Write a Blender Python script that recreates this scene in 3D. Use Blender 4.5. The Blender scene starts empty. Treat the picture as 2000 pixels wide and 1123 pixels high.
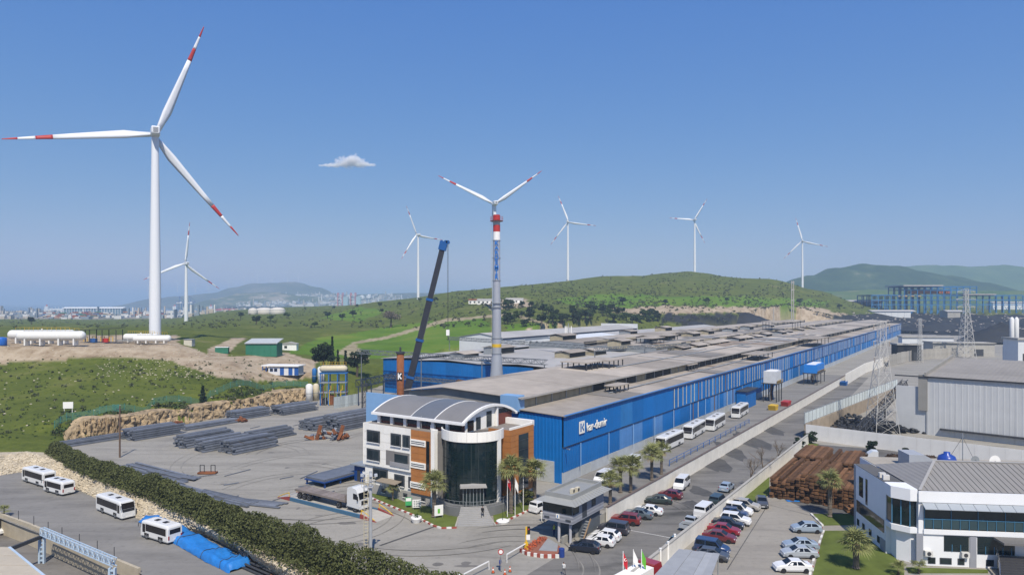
import bpy, math, random
from mathutils import Vector, Matrix, noise
R_ = math.radians
random.seed(7)
scene = bpy.context.scene

# ------------------------------------------------------------------ camera
F, HZ, H = 1334.0, 592.0, 33.0          # focal length in photo pixels, horizon row, camera height
cam_d = bpy.data.cameras.new('camera'); cam = bpy.data.objects.new('camera', cam_d)
scene.collection.objects.link(cam); scene.camera = cam
cam.location = (0, 0, H); cam.rotation_euler = (R_(90), 0, 0)
cam_d.sensor_width = 36; cam_d.lens = F / 2000 * 36; cam_d.shift_y = (HZ - 561.5) / 2000
cam_d.clip_start = 0.5; cam_d.clip_end = 60000

# ------------------------------------------------------------------ light
SUN_EL = 53.0; sx, sy = 0.15, -1.0
sl = math.hypot(sx, sy)
sun_dir = Vector((sx / sl * math.cos(R_(SUN_EL)), sy / sl * math.cos(R_(SUN_EL)), math.sin(R_(SUN_EL))))
sun_d = bpy.data.lights.new('sun', 'SUN'); sun_d.energy = 5.0; sun_d.angle = R_(0.55); sun_d.color = (1.0, 0.92, 0.80)
sun = bpy.data.objects.new('sun', sun_d); scene.collection.objects.link(sun)
sun.rotation_euler = sun_dir.to_track_quat('Z', 'Y').to_euler(); sun.location = (40, -60, 200)
SKYTONE = ((1.06, .077), (.65, .133), (.21, .397))
w = bpy.data.worlds.new('World'); scene.world = w; w.use_nodes = True
nt = w.node_tree; bg = nt.nodes['Background']
sky = nt.nodes.new('ShaderNodeTexSky'); sky.sky_type = 'NISHITA'; sky.sun_disc = False
sky.sun_elevation = R_(SUN_EL); sky.sun_rotation = math.atan2(sx, sy)
sky.altitude = 0; sky.air_density = 1.0; sky.dust_density = 0.0; sky.ozone_density = 8.0
# even tone response over the whole sky: the camera's film compresses the blue towards the horizon
sp_ = nt.nodes.new('ShaderNodeSeparateColor'); cb_ = nt.nodes.new('ShaderNodeCombineColor'); nt.links.new(sky.outputs[0], sp_.inputs[0])
for i, (g_, k_) in enumerate(SKYTONE):
    pw = nt.nodes.new('ShaderNodeMath'); pw.operation = 'POWER'; pw.inputs[1].default_value = g_; nt.links.new(sp_.outputs[i], pw.inputs[0])
    mu = nt.nodes.new('ShaderNodeMath'); mu.operation = 'MULTIPLY'; mu.inputs[1].default_value = k_ / .12; nt.links.new(pw.outputs[0], mu.inputs[0]); nt.links.new(mu.outputs[0], cb_.inputs[i])
nt.links.new(cb_.outputs[0], bg.inputs[0]); bg.inputs[1].default_value = 0.12
vs = scene.view_settings; vs.view_transform = 'Standard'; vs.look = 'None'; vs.exposure = 0.15; vs.gamma = 1.0
vs.use_curve_mapping = False
scene.cycles.max_bounces = 6; scene.cycles.volume_bounces = 3; scene.cycles.transparent_max_bounces = 12
scene.cycles.volume_max_steps = 256
scene.cycles.use_denoising = True

# ------------------------------------------------------------------ geometry helpers
def at(px, py, z=0.0):
    """point of the plane z seen at photo pixel (px, py)"""
    Y = (H - z) * F / (py - HZ)
    return Vector(((px - 1000) / F * Y, Y, z))
def aty(px, py, Y):
    return Vector(((px - 1000) / F * Y, Y, H - (py - HZ) / F * Y))

class MB:
    def __init__(s): s.v = []; s.f = []
    def add(s, vs, fs):
        n = len(s.v); s.v += [tuple(p) for p in vs]; s.f += [tuple(i + n for i in f) for f in fs]; return s
    def box(s, x0, x1, y0, y1, z0, z1):
        return s.add([(x0,y0,z0),(x1,y0,z0),(x1,y1,z0),(x0,y1,z0),(x0,y0,z1),(x1,y0,z1),(x1,y1,z1),(x0,y1,z1)],
                     [(3,2,1,0),(4,5,6,7),(0,1,5,4),(1,2,6,5),(2,3,7,6),(3,0,4,7)])
    def obox(s, c, sx, sy, z0, z1, rz=0.0):
        ca, sa = math.cos(rz), math.sin(rz)
        q = [(c[0] + x*ca - y*sa, c[1] + x*sa + y*ca) for x, y in ((-sx/2,-sy/2),(sx/2,-sy/2),(sx/2,sy/2),(-sx/2,sy/2))]
        return s.prism(q, z0, z1)
    def prism(s, poly, z0, z1):
        n = len(poly); vs = [(p[0], p[1], z0) for p in poly] + [(p[0], p[1], z1) for p in poly]
        return s.add(vs, [tuple(range(n-1, -1, -1)), tuple(range(n, 2*n))] + [(i, (i+1) % n, n + (i+1) % n, n + i) for i in range(n)])
    def extr(s, prof, y0, y1):          # profile in (x, z), counter-clockwise seen from -y
        n = len(prof); vs = [(p[0], y0, p[1]) for p in prof] + [(p[0], y1, p[1]) for p in prof]
        return s.add(vs, [tuple(range(n)), tuple(range(2*n-1, n-1, -1))] + [(i, n + i, n + (i+1) % n, (i+1) % n) for i in range(n)])
    def extx(s, prof, x0, x1):          # profile in (y, z), extruded along x
        n = len(prof); vs = [(x0, p[0], p[1]) for p in prof] + [(x1, p[0], p[1]) for p in prof]
        return s.add(vs, [tuple(range(n-1, -1, -1)), tuple(range(n, 2*n))] + [(i, (i+1) % n, n + (i+1) % n, n + i) for i in range(n)])
    def face(s, *vs): return s.add(vs, [tuple(range(len(vs)))])
    def cyl(s, p0, p1, r0, r1=None, n=10, caps=True):
        r1 = r0 if r1 is None else r1; p0, p1 = Vector(p0), Vector(p1); d = (p1 - p0)
        if d.length < 1e-6: return s
        d.normalize(); a = d.orthogonal().normalized(); b = d.cross(a)
        vs = []
        for p, r in ((p0, r0), (p1, r1)):
            for i in range(n):
                t = 2 * math.pi * i / n; vs.append(p + a * (math.cos(t) * r) + b * (math.sin(t) * r))
        fs = [(i, (i+1) % n, n + (i+1) % n, n + i) for i in range(n)]
        if caps: fs += [tuple(range(n-1, -1, -1)), tuple(range(n, 2*n))]
        return s.add(vs, fs)
    def tube(s, pts, r, n=6):
        for a, b in zip(pts, pts[1:]): s.cyl(a, b, r, n=n)
        return s
    def beam(s, p0, p1, wd, ht=None):
        ht = wd if ht is None else ht; p0, p1 = Vector(p0), Vector(p1); d = (p1 - p0).normalized()
        a = d.cross(Vector((0, 0, 1)))
        a = a.normalized() if a.length > 1e-3 else Vector((1, 0, 0)); b = a.cross(d)
        vs = [p + a * (i * wd/2) + b * (j * ht/2) for p in (p0, p1) for i, j in ((-1,-1),(1,-1),(1,1),(-1,1))]
        return s.add(vs, [(3,2,1,0),(4,5,6,7),(0,1,5,4),(1,2,6,5),(2,3,7,6),(3,0,4,7)])
    def lathe(s, prof, n=16, c=(0,0,0), cap=True):
        vs = []
        for r, z in prof:
            for i in range(n):
                t = 2*math.pi*i/n; vs.append((c[0] + r*math.cos(t), c[1] + r*math.sin(t), c[2] + z))
        m = len(prof); fs = [(k*n+i, k*n+(i+1) % n, (k+1)*n+(i+1) % n, (k+1)*n+i) for k in range(m-1) for i in range(n)]
        if cap: fs += [tuple(range(n-1, -1, -1)), tuple(range((m-1)*n, m*n))]
        return s.add(vs, fs)
    def loft(s, rings, caps=True):
        n = len(rings[0]); m = len(rings); vs = [p for r in rings for p in r]
        fs = [(k*n+i, k*n+(i+1) % n, (k+1)*n+(i+1) % n, (k+1)*n+i) for k in range(m-1) for i in range(n)]
        if caps: fs += [tuple(range(n-1, -1, -1)), tuple(range((m-1)*n, m*n))]
        return s.add(vs, fs)
    def hlathe(s, prof, y0=0, z0=0, n=16):     # body of revolution about the x axis, profile (x, r)
        vs = []
        for x, r in prof:
            for i in range(n):
                t = 2*math.pi*i/n; vs.append((x, y0 + r*math.cos(t), z0 + r*math.sin(t)))
        m = len(prof); fs = [(k*n+i, k*n+(i+1) % n, (k+1)*n+(i+1) % n, (k+1)*n+i) for k in range(m-1) for i in range(n)]
        fs += [tuple(range(n-1, -1, -1)), tuple(range((m-1)*n, m*n))]
        return s.add(vs, fs)
    def mesh(s, name, mat, smooth=False):
        me = bpy.data.meshes.new(name); me.from_pydata(s.v, [], s.f); me.materials.append(mat)
        if smooth: me.polygons.foreach_set('use_smooth', [True] * len(me.polygons))
        me.update(); return me
    def build(s, name, mat, parent=None, smooth=False, loc=None, rz=None):
        return put(s.mesh(name, mat, smooth), name, parent, loc, rz)

COL = scene.collection
def put(me, name, parent=None, loc=None, rz=None):
    o = bpy.data.objects.new(name, me); COL.objects.link(o)
    if parent is not None: o.parent = parent
    if loc is not None: o.location = loc
    if rz is not None: o.rotation_euler = (0, 0, rz)
    return o
def tag(o, label, cat, group=None):
    o['label'] = label; o['category'] = cat
    if group: o['group'] = group
    return o
def thing(name, label, cat, loc=(0,0,0), rz=0.0, group=None):
    o = bpy.data.objects.new(name, None); COL.objects.link(o); o.empty_display_size = .3
    o.location = loc; o.rotation_euler = (0, 0, rz)
    return tag(o, label, cat, group)
def struct(o, kind='structure', label=None):
    o['kind'] = kind
    if label: o['label'] = label
    return o
def copy_tree(o, parent=None):
    kids = list(o.children); c = o.copy(); COL.objects.link(c); c.parent = parent
    for k in kids: copy_tree(k, c)
    return c
def clone(o, label, loc, rz=0.0, group=None, scale=None):
    c = copy_tree(o); c['label'] = label; c.location = loc; c.rotation_euler = (0, 0, rz)
    if group: c['group'] = group
    if scale: c.scale = (scale,) * 3
    return c
def text_part(s, name, mat, parent, size, loc, rot, extrude=.03, align='LEFT', bold=0.0):
    cu = bpy.data.curves.new(name, 'FONT'); cu.body = s; cu.size = size; cu.extrude = extrude; cu.align_x = align; cu.offset = bold
    o = bpy.data.objects.new(name, cu); COL.objects.link(o)
    bpy.context.view_layer.update()
    me = bpy.data.meshes.new_from_object(o); bpy.data.objects.remove(o)
    me.materials.clear(); me.materials.append(mat)
    o = put(me, name, parent, loc); o.rotation_euler = rot
    return o

# ------------------------------------------------------------------ materials
def lin(c): return tuple(((x/255 + .055)/1.055)**2.4 if x > 10 else x/255/12.92 for x in c)
_m = {}
def mat(name, col, rough=.7, var=.12, scale=3.0, metal=0.0, bump=0.0, bscale=None, ribs=None, big=None, streak=0.0, rnd=0.0, spec=.3):
    """procedural material: base colour broken up by two noises (dirt and wear), optional fine relief and sheet ribs"""
    if name in _m: return _m[name]
    m = bpy.data.materials.new(name); m.use_nodes = True; t = m.node_tree; N, L = t.nodes, t.links
    b = N['Principled BSDF']; b.inputs['Roughness'].default_value = rough; b.inputs['Metallic'].default_value = metal
    b.inputs['Specular IOR Level'].default_value = spec
    tc = N.new('ShaderNodeTexCoord')
    def nz(sc, det=4.0, vec=None):
        n = N.new('ShaderNodeTexNoise'); n.inputs['Scale'].default_value = sc; n.inputs['Detail'].default_value = det
        L.new(vec or tc.outputs['Object'], n.inputs['Vector']); return n
    n1 = nz(scale); n2 = nz(big or scale * .13, 3.0)
    add = N.new('ShaderNodeMath'); add.operation = 'ADD'; L.new(n1.outputs[0], add.inputs[0]); L.new(n2.outputs[0], add.inputs[1])
    fac = add.outputs[0]
    if streak:
        mp = N.new('ShaderNodeMapping'); mp.inputs['Scale'].default_value = (1.3, 1.3, .06); L.new(tc.outputs['Object'], mp.inputs['Vector'])
        n3 = nz(1.6, 5.0, mp.outputs[0]); a2 = N.new('ShaderNodeMath'); a2.operation = 'MULTIPLY_ADD'
        L.new(n3.outputs[0], a2.inputs[0]); a2.inputs[1].default_value = streak; L.new(fac, a2.inputs[2]); fac = a2.outputs[0]
        off = streak * .5
    else: off = 0
    mr = N.new('ShaderNodeMapRange'); L.new(fac, mr.inputs[0]); mr.inputs[1].default_value = .6 + off; mr.inputs[2].default_value = 1.4 + off
    mr.inputs[3].default_value = 1 - var; mr.inputs[4].default_value = 1 + var
    v = mr.outputs[0]
    if rnd:
        oi = N.new('ShaderNodeObjectInfo'); r2 = N.new('ShaderNodeMapRange'); L.new(oi.outputs['Random'], r2.inputs[0])
        r2.inputs[3].default_value = 1 - rnd; r2.inputs[4].default_value = 1 + rnd
        mu = N.new('ShaderNodeMath'); mu.operation = 'MULTIPLY'; L.new(v, mu.inputs[0]); L.new(r2.outputs[0], mu.inputs[1]); v = mu.outputs[0]
    mx = N.new('ShaderNodeVectorMath'); mx.operation = 'SCALE'; mx.inputs[0].default_value = col; L.new(v, mx.inputs['Scale'])
    L.new(mx.outputs[0], b.inputs['Base Color'])
    h = None
    if bump:
        nb = nz(bscale or scale * 3, 6.0); h = nb.outputs[0]
        bp = N.new('ShaderNodeBump'); bp.inputs['Strength'].default_value = bump; bp.inputs['Distance'].default_value = .1
        L.new(h, bp.inputs['Height']); L.new(bp.outputs[0], b.inputs['Normal'])
    if ribs:                            # ('X' or 'Y' or 'Z', ribs per metre): profiled sheet
        wv = N.new('ShaderNodeTexWave'); wv.bands_direction = ribs[0]; wv.inputs['Scale'].default_value = ribs[1] * .314; L.new(tc.outputs['Object'], wv.inputs['Vector'])
        b2 = N.new('ShaderNodeBump'); b2.inputs['Strength'].default_value = .35; b2.inputs['Distance'].default_value = .08
        L.new(wv.outputs[0], b2.inputs['Height']); L.new(b2.outputs[0], b.inputs['Normal'])
    _m[name] = m; return m
def glass(name, col, rough=.08, spec=.5):
    if name in _m: return _m[name]
    m = mat(name, col, rough, .25, .4, spec=spec); return m
WHITE = mat('white_paint', (.80,.79,.76), .45, .06, 1.0)
WDIRT = mat('white_render_weathered', (.62,.61,.56), .8, .14, .8, streak=.5)
TURB = mat('turbine_white', (.70,.72,.74), .4, .05, .3)
RED = mat('signal_red', (.42,.035,.03), .45, .1, 1.0)
GREY = mat('galvanised_grey', (.30,.32,.33), .5, .15, 1.5, metal=.3)
DARK = mat('dark_steel', (.045,.047,.052), .55, .25, 2.0)
BLACK = mat('rubber_black', (.018,.018,.02), .8, .2, 3.0)
CONC = mat('concrete', (.36,.345,.31), .9, .16, 1.2, bump=.15)
GLASSD = mat('dark_glass', (.016,.023,.027), .1, .5, .5, rnd=.7, spec=.5)
STEELBLUE = mat('steel_blue', (.012,.10,.32), .5, .15, 1.0)
YELLOW = mat('safety_yellow', (.62,.40,.03), .5, .12, 2.0)
SKIN = mat('skin', (.45,.26,.18), .6, .08, 6)
LEAFG = None
# ------------------------------------------------------------------ the mill's own axes: s along the long hall, t to its left
P0 = Vector((9.3, 124.7, 0)); AX = Vector((.5618, .8273, 0)); NX = Vector((-.8273, .5618, 0)); ROT = math.atan2(.8273, .5618)
def st(s, t, z=0.0): return P0 + AX * s + NX * t + Vector((0, 0, z))
def inside(x, y, poly):
    c = False; n = len(poly); j = n - 1
    for i in range(n):
        xi, yi = poly[i][0], poly[i][1]; xj, yj = poly[j][0], poly[j][1]
        if (yi > y) != (yj > y) and x < (xj - xi) * (y - yi) / (yj - yi) + xi: c = not c
        j = i
    return c
def smooth01(x): x = max(0., min(1., x)); return x*x*(3-2*x)

HOUT = ((122,862,2.4),(192,892,2.8),(330,934,3.0),(420,968,3.2),(480,989,3.4),(600,1024,3.8),(700,1060,4.0),(800,1094,4.0),(900,1116,4.0),(980,1150,4.0))   # crest of the hedge
HC = [at(p, q, z) for p, q, z in HOUT]; HC = [Vector((p.x - .5, p.y - 1.2, 0)) for p in HC]
YARD = HC[::-1] + [at(p, q) for p, q in ((125,858),(235,848),(330,832),(440,812),(560,785),(620,779),(690,770))] + \
       [st(72,128), st(172,170), st(345,170), st(348,140), st(445,134), st(700,112), st(740,20), st(700,-170), st(-160,-170), st(-160,-60), Vector((0,40,0))]
LOTZ, LOWZ = -2.5, -5.2
LOTP = [at(p, q, LOTZ) for p, q in ((640,1260),(494,1095),(461,1074),(396,1042),(348,1032),(272,1014),(174,966),(141,951),(38,922),(0,928),(-300,990),(-420,1020),(-340,1180),(0,1012),(130,1062),(275,1120),(420,1230))]

# ground profiles: photo column -> (distance, row of the photo there) or (distance, None, height)
def Zr(Y, row): return H - (row - HZ) / F * Y
PROF = {
 -900: [(50,None,-3),(140,None,-3),(150,None,.3),(200,None,6),(235,None,10.5),(247,None,17.4),(310,None,17.6),(450,None,20),(900,None,12),(1300,None,3.5),(2700,None,2.5),(2900,None,-25),(60000,None,-60)],
    0: [(50,None,-3),(146,None,-3),(150,None,.3),(170,None,2.6),(200,None,5.6),(235,715),(246,None,17.4),(310,None,17.6),(330,None,16.5),(450,643),(900,None,7),(1300,None,3.5),(2700,None,2.5),(2900,None,-25),(60000,None,-60)],
  130: [(50,None,-3),(146,None,-3),(150,None,.3),(166,None,.8),(170,None,3.6),(200,None,6.3),(236,708),(246,None,17.4),(310,None,17.6),(330,None,16.5),(450,642),(900,None,7),(1300,None,3.5),(2700,None,2.5),(2900,None,-25),(60000,None,-60)],
  235: [(50,None,-3),(160,None,-.3),(173,None,-.3),(175,None,4.6),(200,None,6.5),(236,706),(247,None,17.3),(310,None,17.6),(330,None,16.5),(450,642),(900,None,6),(1300,None,3.5),(2700,None,2.5),(2900,None,-25),(60000,None,-60)],
  330: [(50,None,-3),(160,None,-.3),(184,None,-.3),(186,None,5.0),(206,None,7.0),(232,712),(243,695),(255,672),(300,None,17.4),(330,None,16.5),(480,641),(912,631),(1400,None,4),(2600,None,2.5),(2800,None,-25),(60000,None,-60)],
  450: [(50,None,-3),(190,None,-.3),(201,None,-.3),(203,None,4.6),(220,735),(235,712),(262,692),(330,662),(480,638),(760,622),(1000,612),(1400,606),(1800,None,4),(2600,None,2),(2800,None,-25),(60000,None,-60)],
  560: [(50,None,-3),(215,None,-.3),(229,None,-.3),(232,None,4.0),(245,732),(262,705),(300,683),(380,660),(520,638),(900,614),(1400,601),(1700,600),(2000,None,5),(2500,None,4),(2900,None,3),(3300,None,-25),(60000,None,-60)],
  640: [(50,None,-3),(236,None,-.3),(248,730),(280,708),(330,682),(420,658),(600,632),(900,609),(1300,598),(1700,598),(2000,None,12),(4000,None,8),(60000,None,5)],
  750: [(50,None,-3),(250,None,-.3),(285,715),(330,690),(420,664),(560,634),(750,609),(1000,590),(1150,588),(1500,None,18),(3000,None,12),(60000,None,8)],
  900: [(50,None,-3),(330,None,-.3),(345,690),(420,652),(520,622),(600,603),(700,586),(900,567),(1050,None,50),(1500,None,25),(3000,None,20),(60000,None,10)],
 1050: [(50,None,-3),(352,None,-.3),(385,668),(440,632),(520,610),(640,589),(950,554),(1100,None,60),(1600,None,25),(3000,None,20),(60000,None,10)],
 1200: [(50,None,-3),(428,None,-.3),(452,648),(520,620),(600,602),(700,584),(1000,540),(1150,None,70),(1700,None,25),(3000,None,20),(60000,None,10)],
 1350: [(50,None,-3),(535,None,-.3),(556,630),(600,607),(645,597),(760,572),(1057,531),(1200,None,78),(1800,None,25),(3000,None,20),(60000,None,10)],
 1500: [(50,None,-3),(630,None,-.3),(650,628),(700,606),(760,590),(980,545),(1120,None,60),(1700,None,25),(3000,None,20),(60000,None,10)],
 1600: [(50,None,-3),(690,None,-.3),(715,628),(760,610),(820,596),(1000,566),(1120,None,42),(1600,None,25),(3000,None,20),(60000,None,10)],
 1680: [(50,None,-3),(720,None,-.3),(760,636),(820,617),(870,606),(950,592),(1150,None,25),(1600,None,25),(3000,None,25),(60000,None,10)],
 1760: [(50,None,-3),(720,None,-.3),(790,633),(860,618),(900,612),(1100,None,22),(1600,None,25),(3000,None,25),(60000,None,10)],
 1900: [(50,None,-3),(600,None,-.3),(700,None,3),(800,626),(900,612),(1100,None,22),(1600,None,25),(3000,None,25),(60000,None,10)],
 2100: [(50,None,-3),(520,None,-.3),(700,None,4),(900,612),(1100,None,22),(1600,None,25),(3000,None,25),(60000,None,10)],
 2900: [(50,None,-3),(520,None,-.3),(700,None,4),(900,612),(1100,None,22),(1600,None,25),(3000,None,25),(60000,None,10)],
}
PK = sorted(PROF); PT = {}
for k in PK: PT[k] = [(math.log(q[0]), q[2] if len(q) == 3 else Zr(q[0], q[1])) for q in PROF[k]]
def prof_z(tab, l):
    if l <= tab[0][0]: return tab[0][1]
    for a, b in zip(tab, tab[1:]):
        if l <= b[0]: return a[1] + (b[1] - a[1]) * (l - a[0]) / (b[0] - a[0])
    return tab[-1][1]
def base_z(X, Y):
    px = max(-899, min(2899, 1000 + F * X / max(Y, 1))); l = math.log(max(Y, 40))
    for a, b in zip(PK, PK[1:]):
        if px <= b: break
    u = (px - a) / (b - a); u = u*u*(3-2*u)*.5 + u*.5
    return prof_z(PT[a], l) * (1-u) + prof_z(PT[b], l) * u
def ground_z(X, Y):
    if Y > 300 or True:
        if inside(X, Y, YARD): return -.3
        if Y < 200 and inside(X, Y, LOTP): return -7.0
    z = base_z(X, Y)
    if Y < 150 and X < 0 and z < -1: z = -7.0
    if Y > 150 and z > 1:
        k = min(1., (Y - 140) / 300) * (1 if Y < 1300 else max(0, 1 - (Y - 1300) / 500))
        z += k * (2.2 * noise.noise((X * .013, Y * .013, 1.7)) + .7 * noise.noise((X * .05, Y * .05, 4.1)))
        if Y < 700: z += .35 * noise.noise((X * .16, Y * .16, 8.)) * min(1, z / 4)
    return z

# ---- ground sheet, finer near the camera, reaching the horizon
us = []; u = -900.0
while u <= 2900: us.append(u); u += 5.5 if -60 < u < 2060 else 40
ls = []; y = 52.0
while y < 60000: ls.append(y); y *= (1.03 if y < 140 else 1.008 if y < 270 else 1.012 if y < 1100 else 1.05 if y < 3500 else 1.25)
DIRT = [[(-50,660),(240,654),(345,655),(352,672),(420,700),(520,690),(560,688),(620,705),(610,735),(560,745),(440,740),(380,722),(330,704),(200,694),(-50,715)],
        [(400,700),(412,678),(455,662),(480,660),(455,680),(440,702)], [(1180,604),(1290,598),(1480,599),(1610,604),(1660,616),(1500,622),(1440,610),(1300,613),(1190,612)],
        [(1480,598),(1600,600),(1600,630),(1480,630)], [(940,588),(1030,584),(1040,600),(960,606)], [(985,652),(1050,640),(1100,652),(1060,664),(985,668)], [(1090,632),(1060,622),(1130,640),(1100,642)]]
FIELD = [[(560,690),(620,660),(720,645),(800,632),(940,618),(965,640),(900,692),(740,702)], [(1080,584),(1200,574),(1300,578),(1300,598),(1180,603),(1120,598)], [(1300,580),(1450,578),(1620,588),(1600,602),(1300,597)],
         [(620,622),(700,600),(760,606),(700,628)], [(980,634),(1080,630),(1120,645),(1000,655)]]
SLAG = [[(1395,611),(1500,619),(1515,636),(1390,640)], [(1630,616),(1720,612),(2600,622),(2600,668),(1640,668)], [(1290,628),(1300,612),(1400,616),(1400,640)]]
TRACK = [[(690,668),(760,655),(870,622),(1000,612),(1100,640),(1105,645),(1000,617),(875,628),(765,660),(695,672)], [(655,690),(690,668),(720,700),(710,704)]]
vs, cols = [], []
for y in ls:
    for u in us:
        X = (u - 1000) / F * y; z = ground_z(X, y)
        vs.append((X, y, z))
        row = HZ + (H - z) / y * F; r = g = b = a = 0.
        if y > 148:
            jx = u + 7 * noise.noise((X*.06, y*.06, 0)); jy = row + 3.5 * noise.noise((X*.06, y*.06, 9))
            if any(inside(jx, jy, p) for p in FIELD): r = 1.
            if any(inside(jx, jy, p) for p in DIRT): g = 1.
            if y > 300 and z < -.2: g = 1.; r = 0.
            if any(inside(u, row, p) for p in TRACK): g = .8
            if any(inside(jx, jy, p) for p in SLAG): b = 1.
            if y > 1250 and z < 6: a = 1.
        cols += [r, g, b, 1.0 - a]
nu = len(us); fs = [(j*nu+i, j*nu+i+1, (j+1)*nu+i+1, (j+1)*nu+i) for j in range(len(ls)-1) for i in range(nu-1)]
me = bpy.data.meshes.new('ground'); me.from_pydata(vs, [], fs)
ca = me.color_attributes.new('cover', 'FLOAT_COLOR', 'POINT'); ca.data.foreach_set('color', cols)
me.polygons.foreach_set('use_smooth', [True] * len(me.polygons))

def ground_mat():
    m = bpy.data.materials.new('rough_ground'); m.use_nodes = True; t = m.node_tree; N, L = t.nodes, t.links; b = N['Principled BSDF']
    b.inputs['Roughness'].default_value = .95; b.inputs['Specular IOR Level'].default_value = .1
    tc = N.new('ShaderNodeTexCoord')
    def nz(sc, det=6, ro=.6):
        n = N.new('ShaderNodeTexNoise'); n.inputs['Scale'].default_value = sc; n.inputs['Detail'].default_value = det; n.inputs['Roughness'].default_value = ro
        L.new(tc.outputs['Object'], n.inputs['Vector']); return n.outputs[0]
    def ramp(fac, stops):
        r = N.new('ShaderNodeValToRGB'); L.new(fac, r.inputs[0]); e = r.color_ramp.elements
        while len(e) < len(stops): e.new(.5)
        for x, (p, c) in zip(e, stops): x.position = p; x.color = (*c, 1)
        return r.outputs[0]
    def mix(f, a, c):
        x = N.new('ShaderNodeMix'); x.data_type = 'RGBA'
        if isinstance(f, float): x.inputs[0].default_value = f
        else: L.new(f, x.inputs[0])
        L.new(a, x.inputs[6]); L.new(c, x.inputs[7]); return x.outputs[2]
    at_ = N.new('ShaderNodeAttribute'); at_.attribute_name = 'cover'; sp = N.new('ShaderNodeSeparateColor'); L.new(at_.outputs['Color'], sp.inputs[0])
    rough = ramp(nz(.045, 9, .68), [(.30, (.032,.040,.010)), (.42, (.062,.074,.016)), (.52, (.088,.105,.018)), (.61, (.13,.135,.035)), (.70, (.25,.205,.11))])
    fine = ramp(nz(.55, 8, .7), [(.30, (.032,.044,.010)), (.45, (.080,.110,.016)), (.60, (.112,.138,.022)), (.70, (.16,.155,.045)), (.80, (.34,.30,.19))])
    grass = mix(.5, rough, fine)
    field = ramp(nz(.03, 8, .62), [(.32, (.064,.122,.011)), (.5, (.092,.165,.014)), (.68, (.14,.185,.025))])
    dirt = ramp(nz(.16, 9, .7), [(.28, (.17,.12,.075)), (.45, (.30,.235,.16)), (.6, (.40,.33,.24)), (.74, (.34,.25,.15))])
    slag = ramp(nz(.05, 6), [(.35, (.012,.013,.016)), (.6, (.03,.031,.035)), (.75, (.10,.09,.08))])
    town = ramp(nz(.02, 7, .7), [(.36, (.05,.065,.035)), (.48, (.20,.19,.17)), (.56, (.30,.26,.22)), (.64, (.42,.40,.38)), (.7, (.20,.09,.06))])
    c = mix(sp.outputs[0], grass, field); c = mix(sp.outputs[1], c, dirt); c = mix(sp.outputs[2], c, slag)
    inv = N.new('ShaderNodeMath'); inv.operation = 'SUBTRACT'; inv.inputs[0].default_value = 1; L.new(at_.outputs['Alpha'], inv.inputs[1])
    c = mix(inv.outputs[0], c, town)
    L.new(c, b.inputs['Base Color'])
    bp = N.new('ShaderNodeBump'); bp.inputs['Strength'].default_value = .8; bp.inputs['Distance'].default_value = .6; L.new(nz(.5, 8, .7), bp.inputs['Height']); L.new(bp.outputs[0], b.inputs['Normal'])
    return m
me.materials.append(ground_mat()); struct(put(me, 'ground'))

# ---- sea behind the port
m = bpy.data.materials.new('sea_water'); m.use_nodes = True; b = m.node_tree.nodes['Principled BSDF']
b.inputs['Base Color'].default_value = (.025,.055,.085,1); b.inputs['Roughness'].default_value = .22
nz = m.node_tree.nodes.new('ShaderNodeTexNoise'); nz.inputs['Scale'].default_value = .05; nz.inputs['Detail'].default_value = 8
bp = m.node_tree.nodes.new('ShaderNodeBump'); bp.inputs['Strength'].default_value = .6; bp.inputs['Distance'].default_value = 2
m.node_tree.links.new(nz.outputs[0], bp.inputs['Height']); m.node_tree.links.new(bp.outputs[0], b.inputs['Normal'])
struct(MB().face((-30000,1400,-2),(3000,1400,-2),(3000,40000,-2),(-30000,40000,-2)).build('sea', m))

# ---- far hills
def far_hill(name, ridge, Y, depth, base, m, seed):
    """a ridge of hills: outline points (photo column, row) at distance Y give its crest heights"""
    mb = MB(); n = 90; mrow = 14; x0, x1 = ridge[0][0], ridge[-1][0]; vs = []
    for j in range(mrow + 1):
        w_ = j / mrow
        for i in range(n + 1):
            px = x0 + (x1 - x0) * i / n
            for a, c in zip(ridge, ridge[1:]):
                if px <= c[0] + 1e-6: break
            k = (px - a[0]) / (c[0] - a[0]); k = k*k*(3-2*k)
            hgt = Zr(Y, a[1] + (c[1] - a[1]) * k)
            yy = Y + depth * (w_ - .5) * 2; X = (px - 1000) / F * Y
            sh = math.cos((w_ - .5) * math.pi) ** 1.3
            z = base + (hgt - base) * sh * (1 + .10 * noise.noise((X*.004, yy*.004, seed)) * (1 - abs(2*w_ - 1) ** .5)) + 6 * noise.noise((X*.02, yy*.02, seed)) * sh
            vs.append((X, yy, z))
    fs = [(j*(n+1)+i, j*(n+1)+i+1, (j+1)*(n+1)+i+1, (j+1)*(n+1)+i) for j in range(mrow) for i in range(n)]
    return struct(mb.add(vs, fs).build(name, m, smooth=True))
def hill_mat(name, stops, sc):
    m = bpy.data.materials.new(name); m.use_nodes = True; N, L = m.node_tree.nodes, m.node_tree.links; b = N['Principled BSDF']; b.inputs['Roughness'].default_value = 1
    b.inputs['Specular IOR Level'].default_value = 0
    tc = N.new('ShaderNodeTexCoord'); n = N.new('ShaderNodeTexNoise'); n.inputs['Scale'].default_value = sc; n.inputs['Detail'].default_value = 8; n.inputs['Roughness'].default_value = .68
    L.new(tc.outputs['Object'], n.inputs['Vector']); r = N.new('ShaderNodeValToRGB'); L.new(n.outputs[0], r.inputs[0]); e = r.color_ramp.elements
    while len(e) < len(stops): e.new(.5)
    for x, (p, c) in zip(e, stops): x.position = p; x.color = (*c, 1)
    L.new(r.outputs[0], b.inputs['Base Color']); return m
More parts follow.
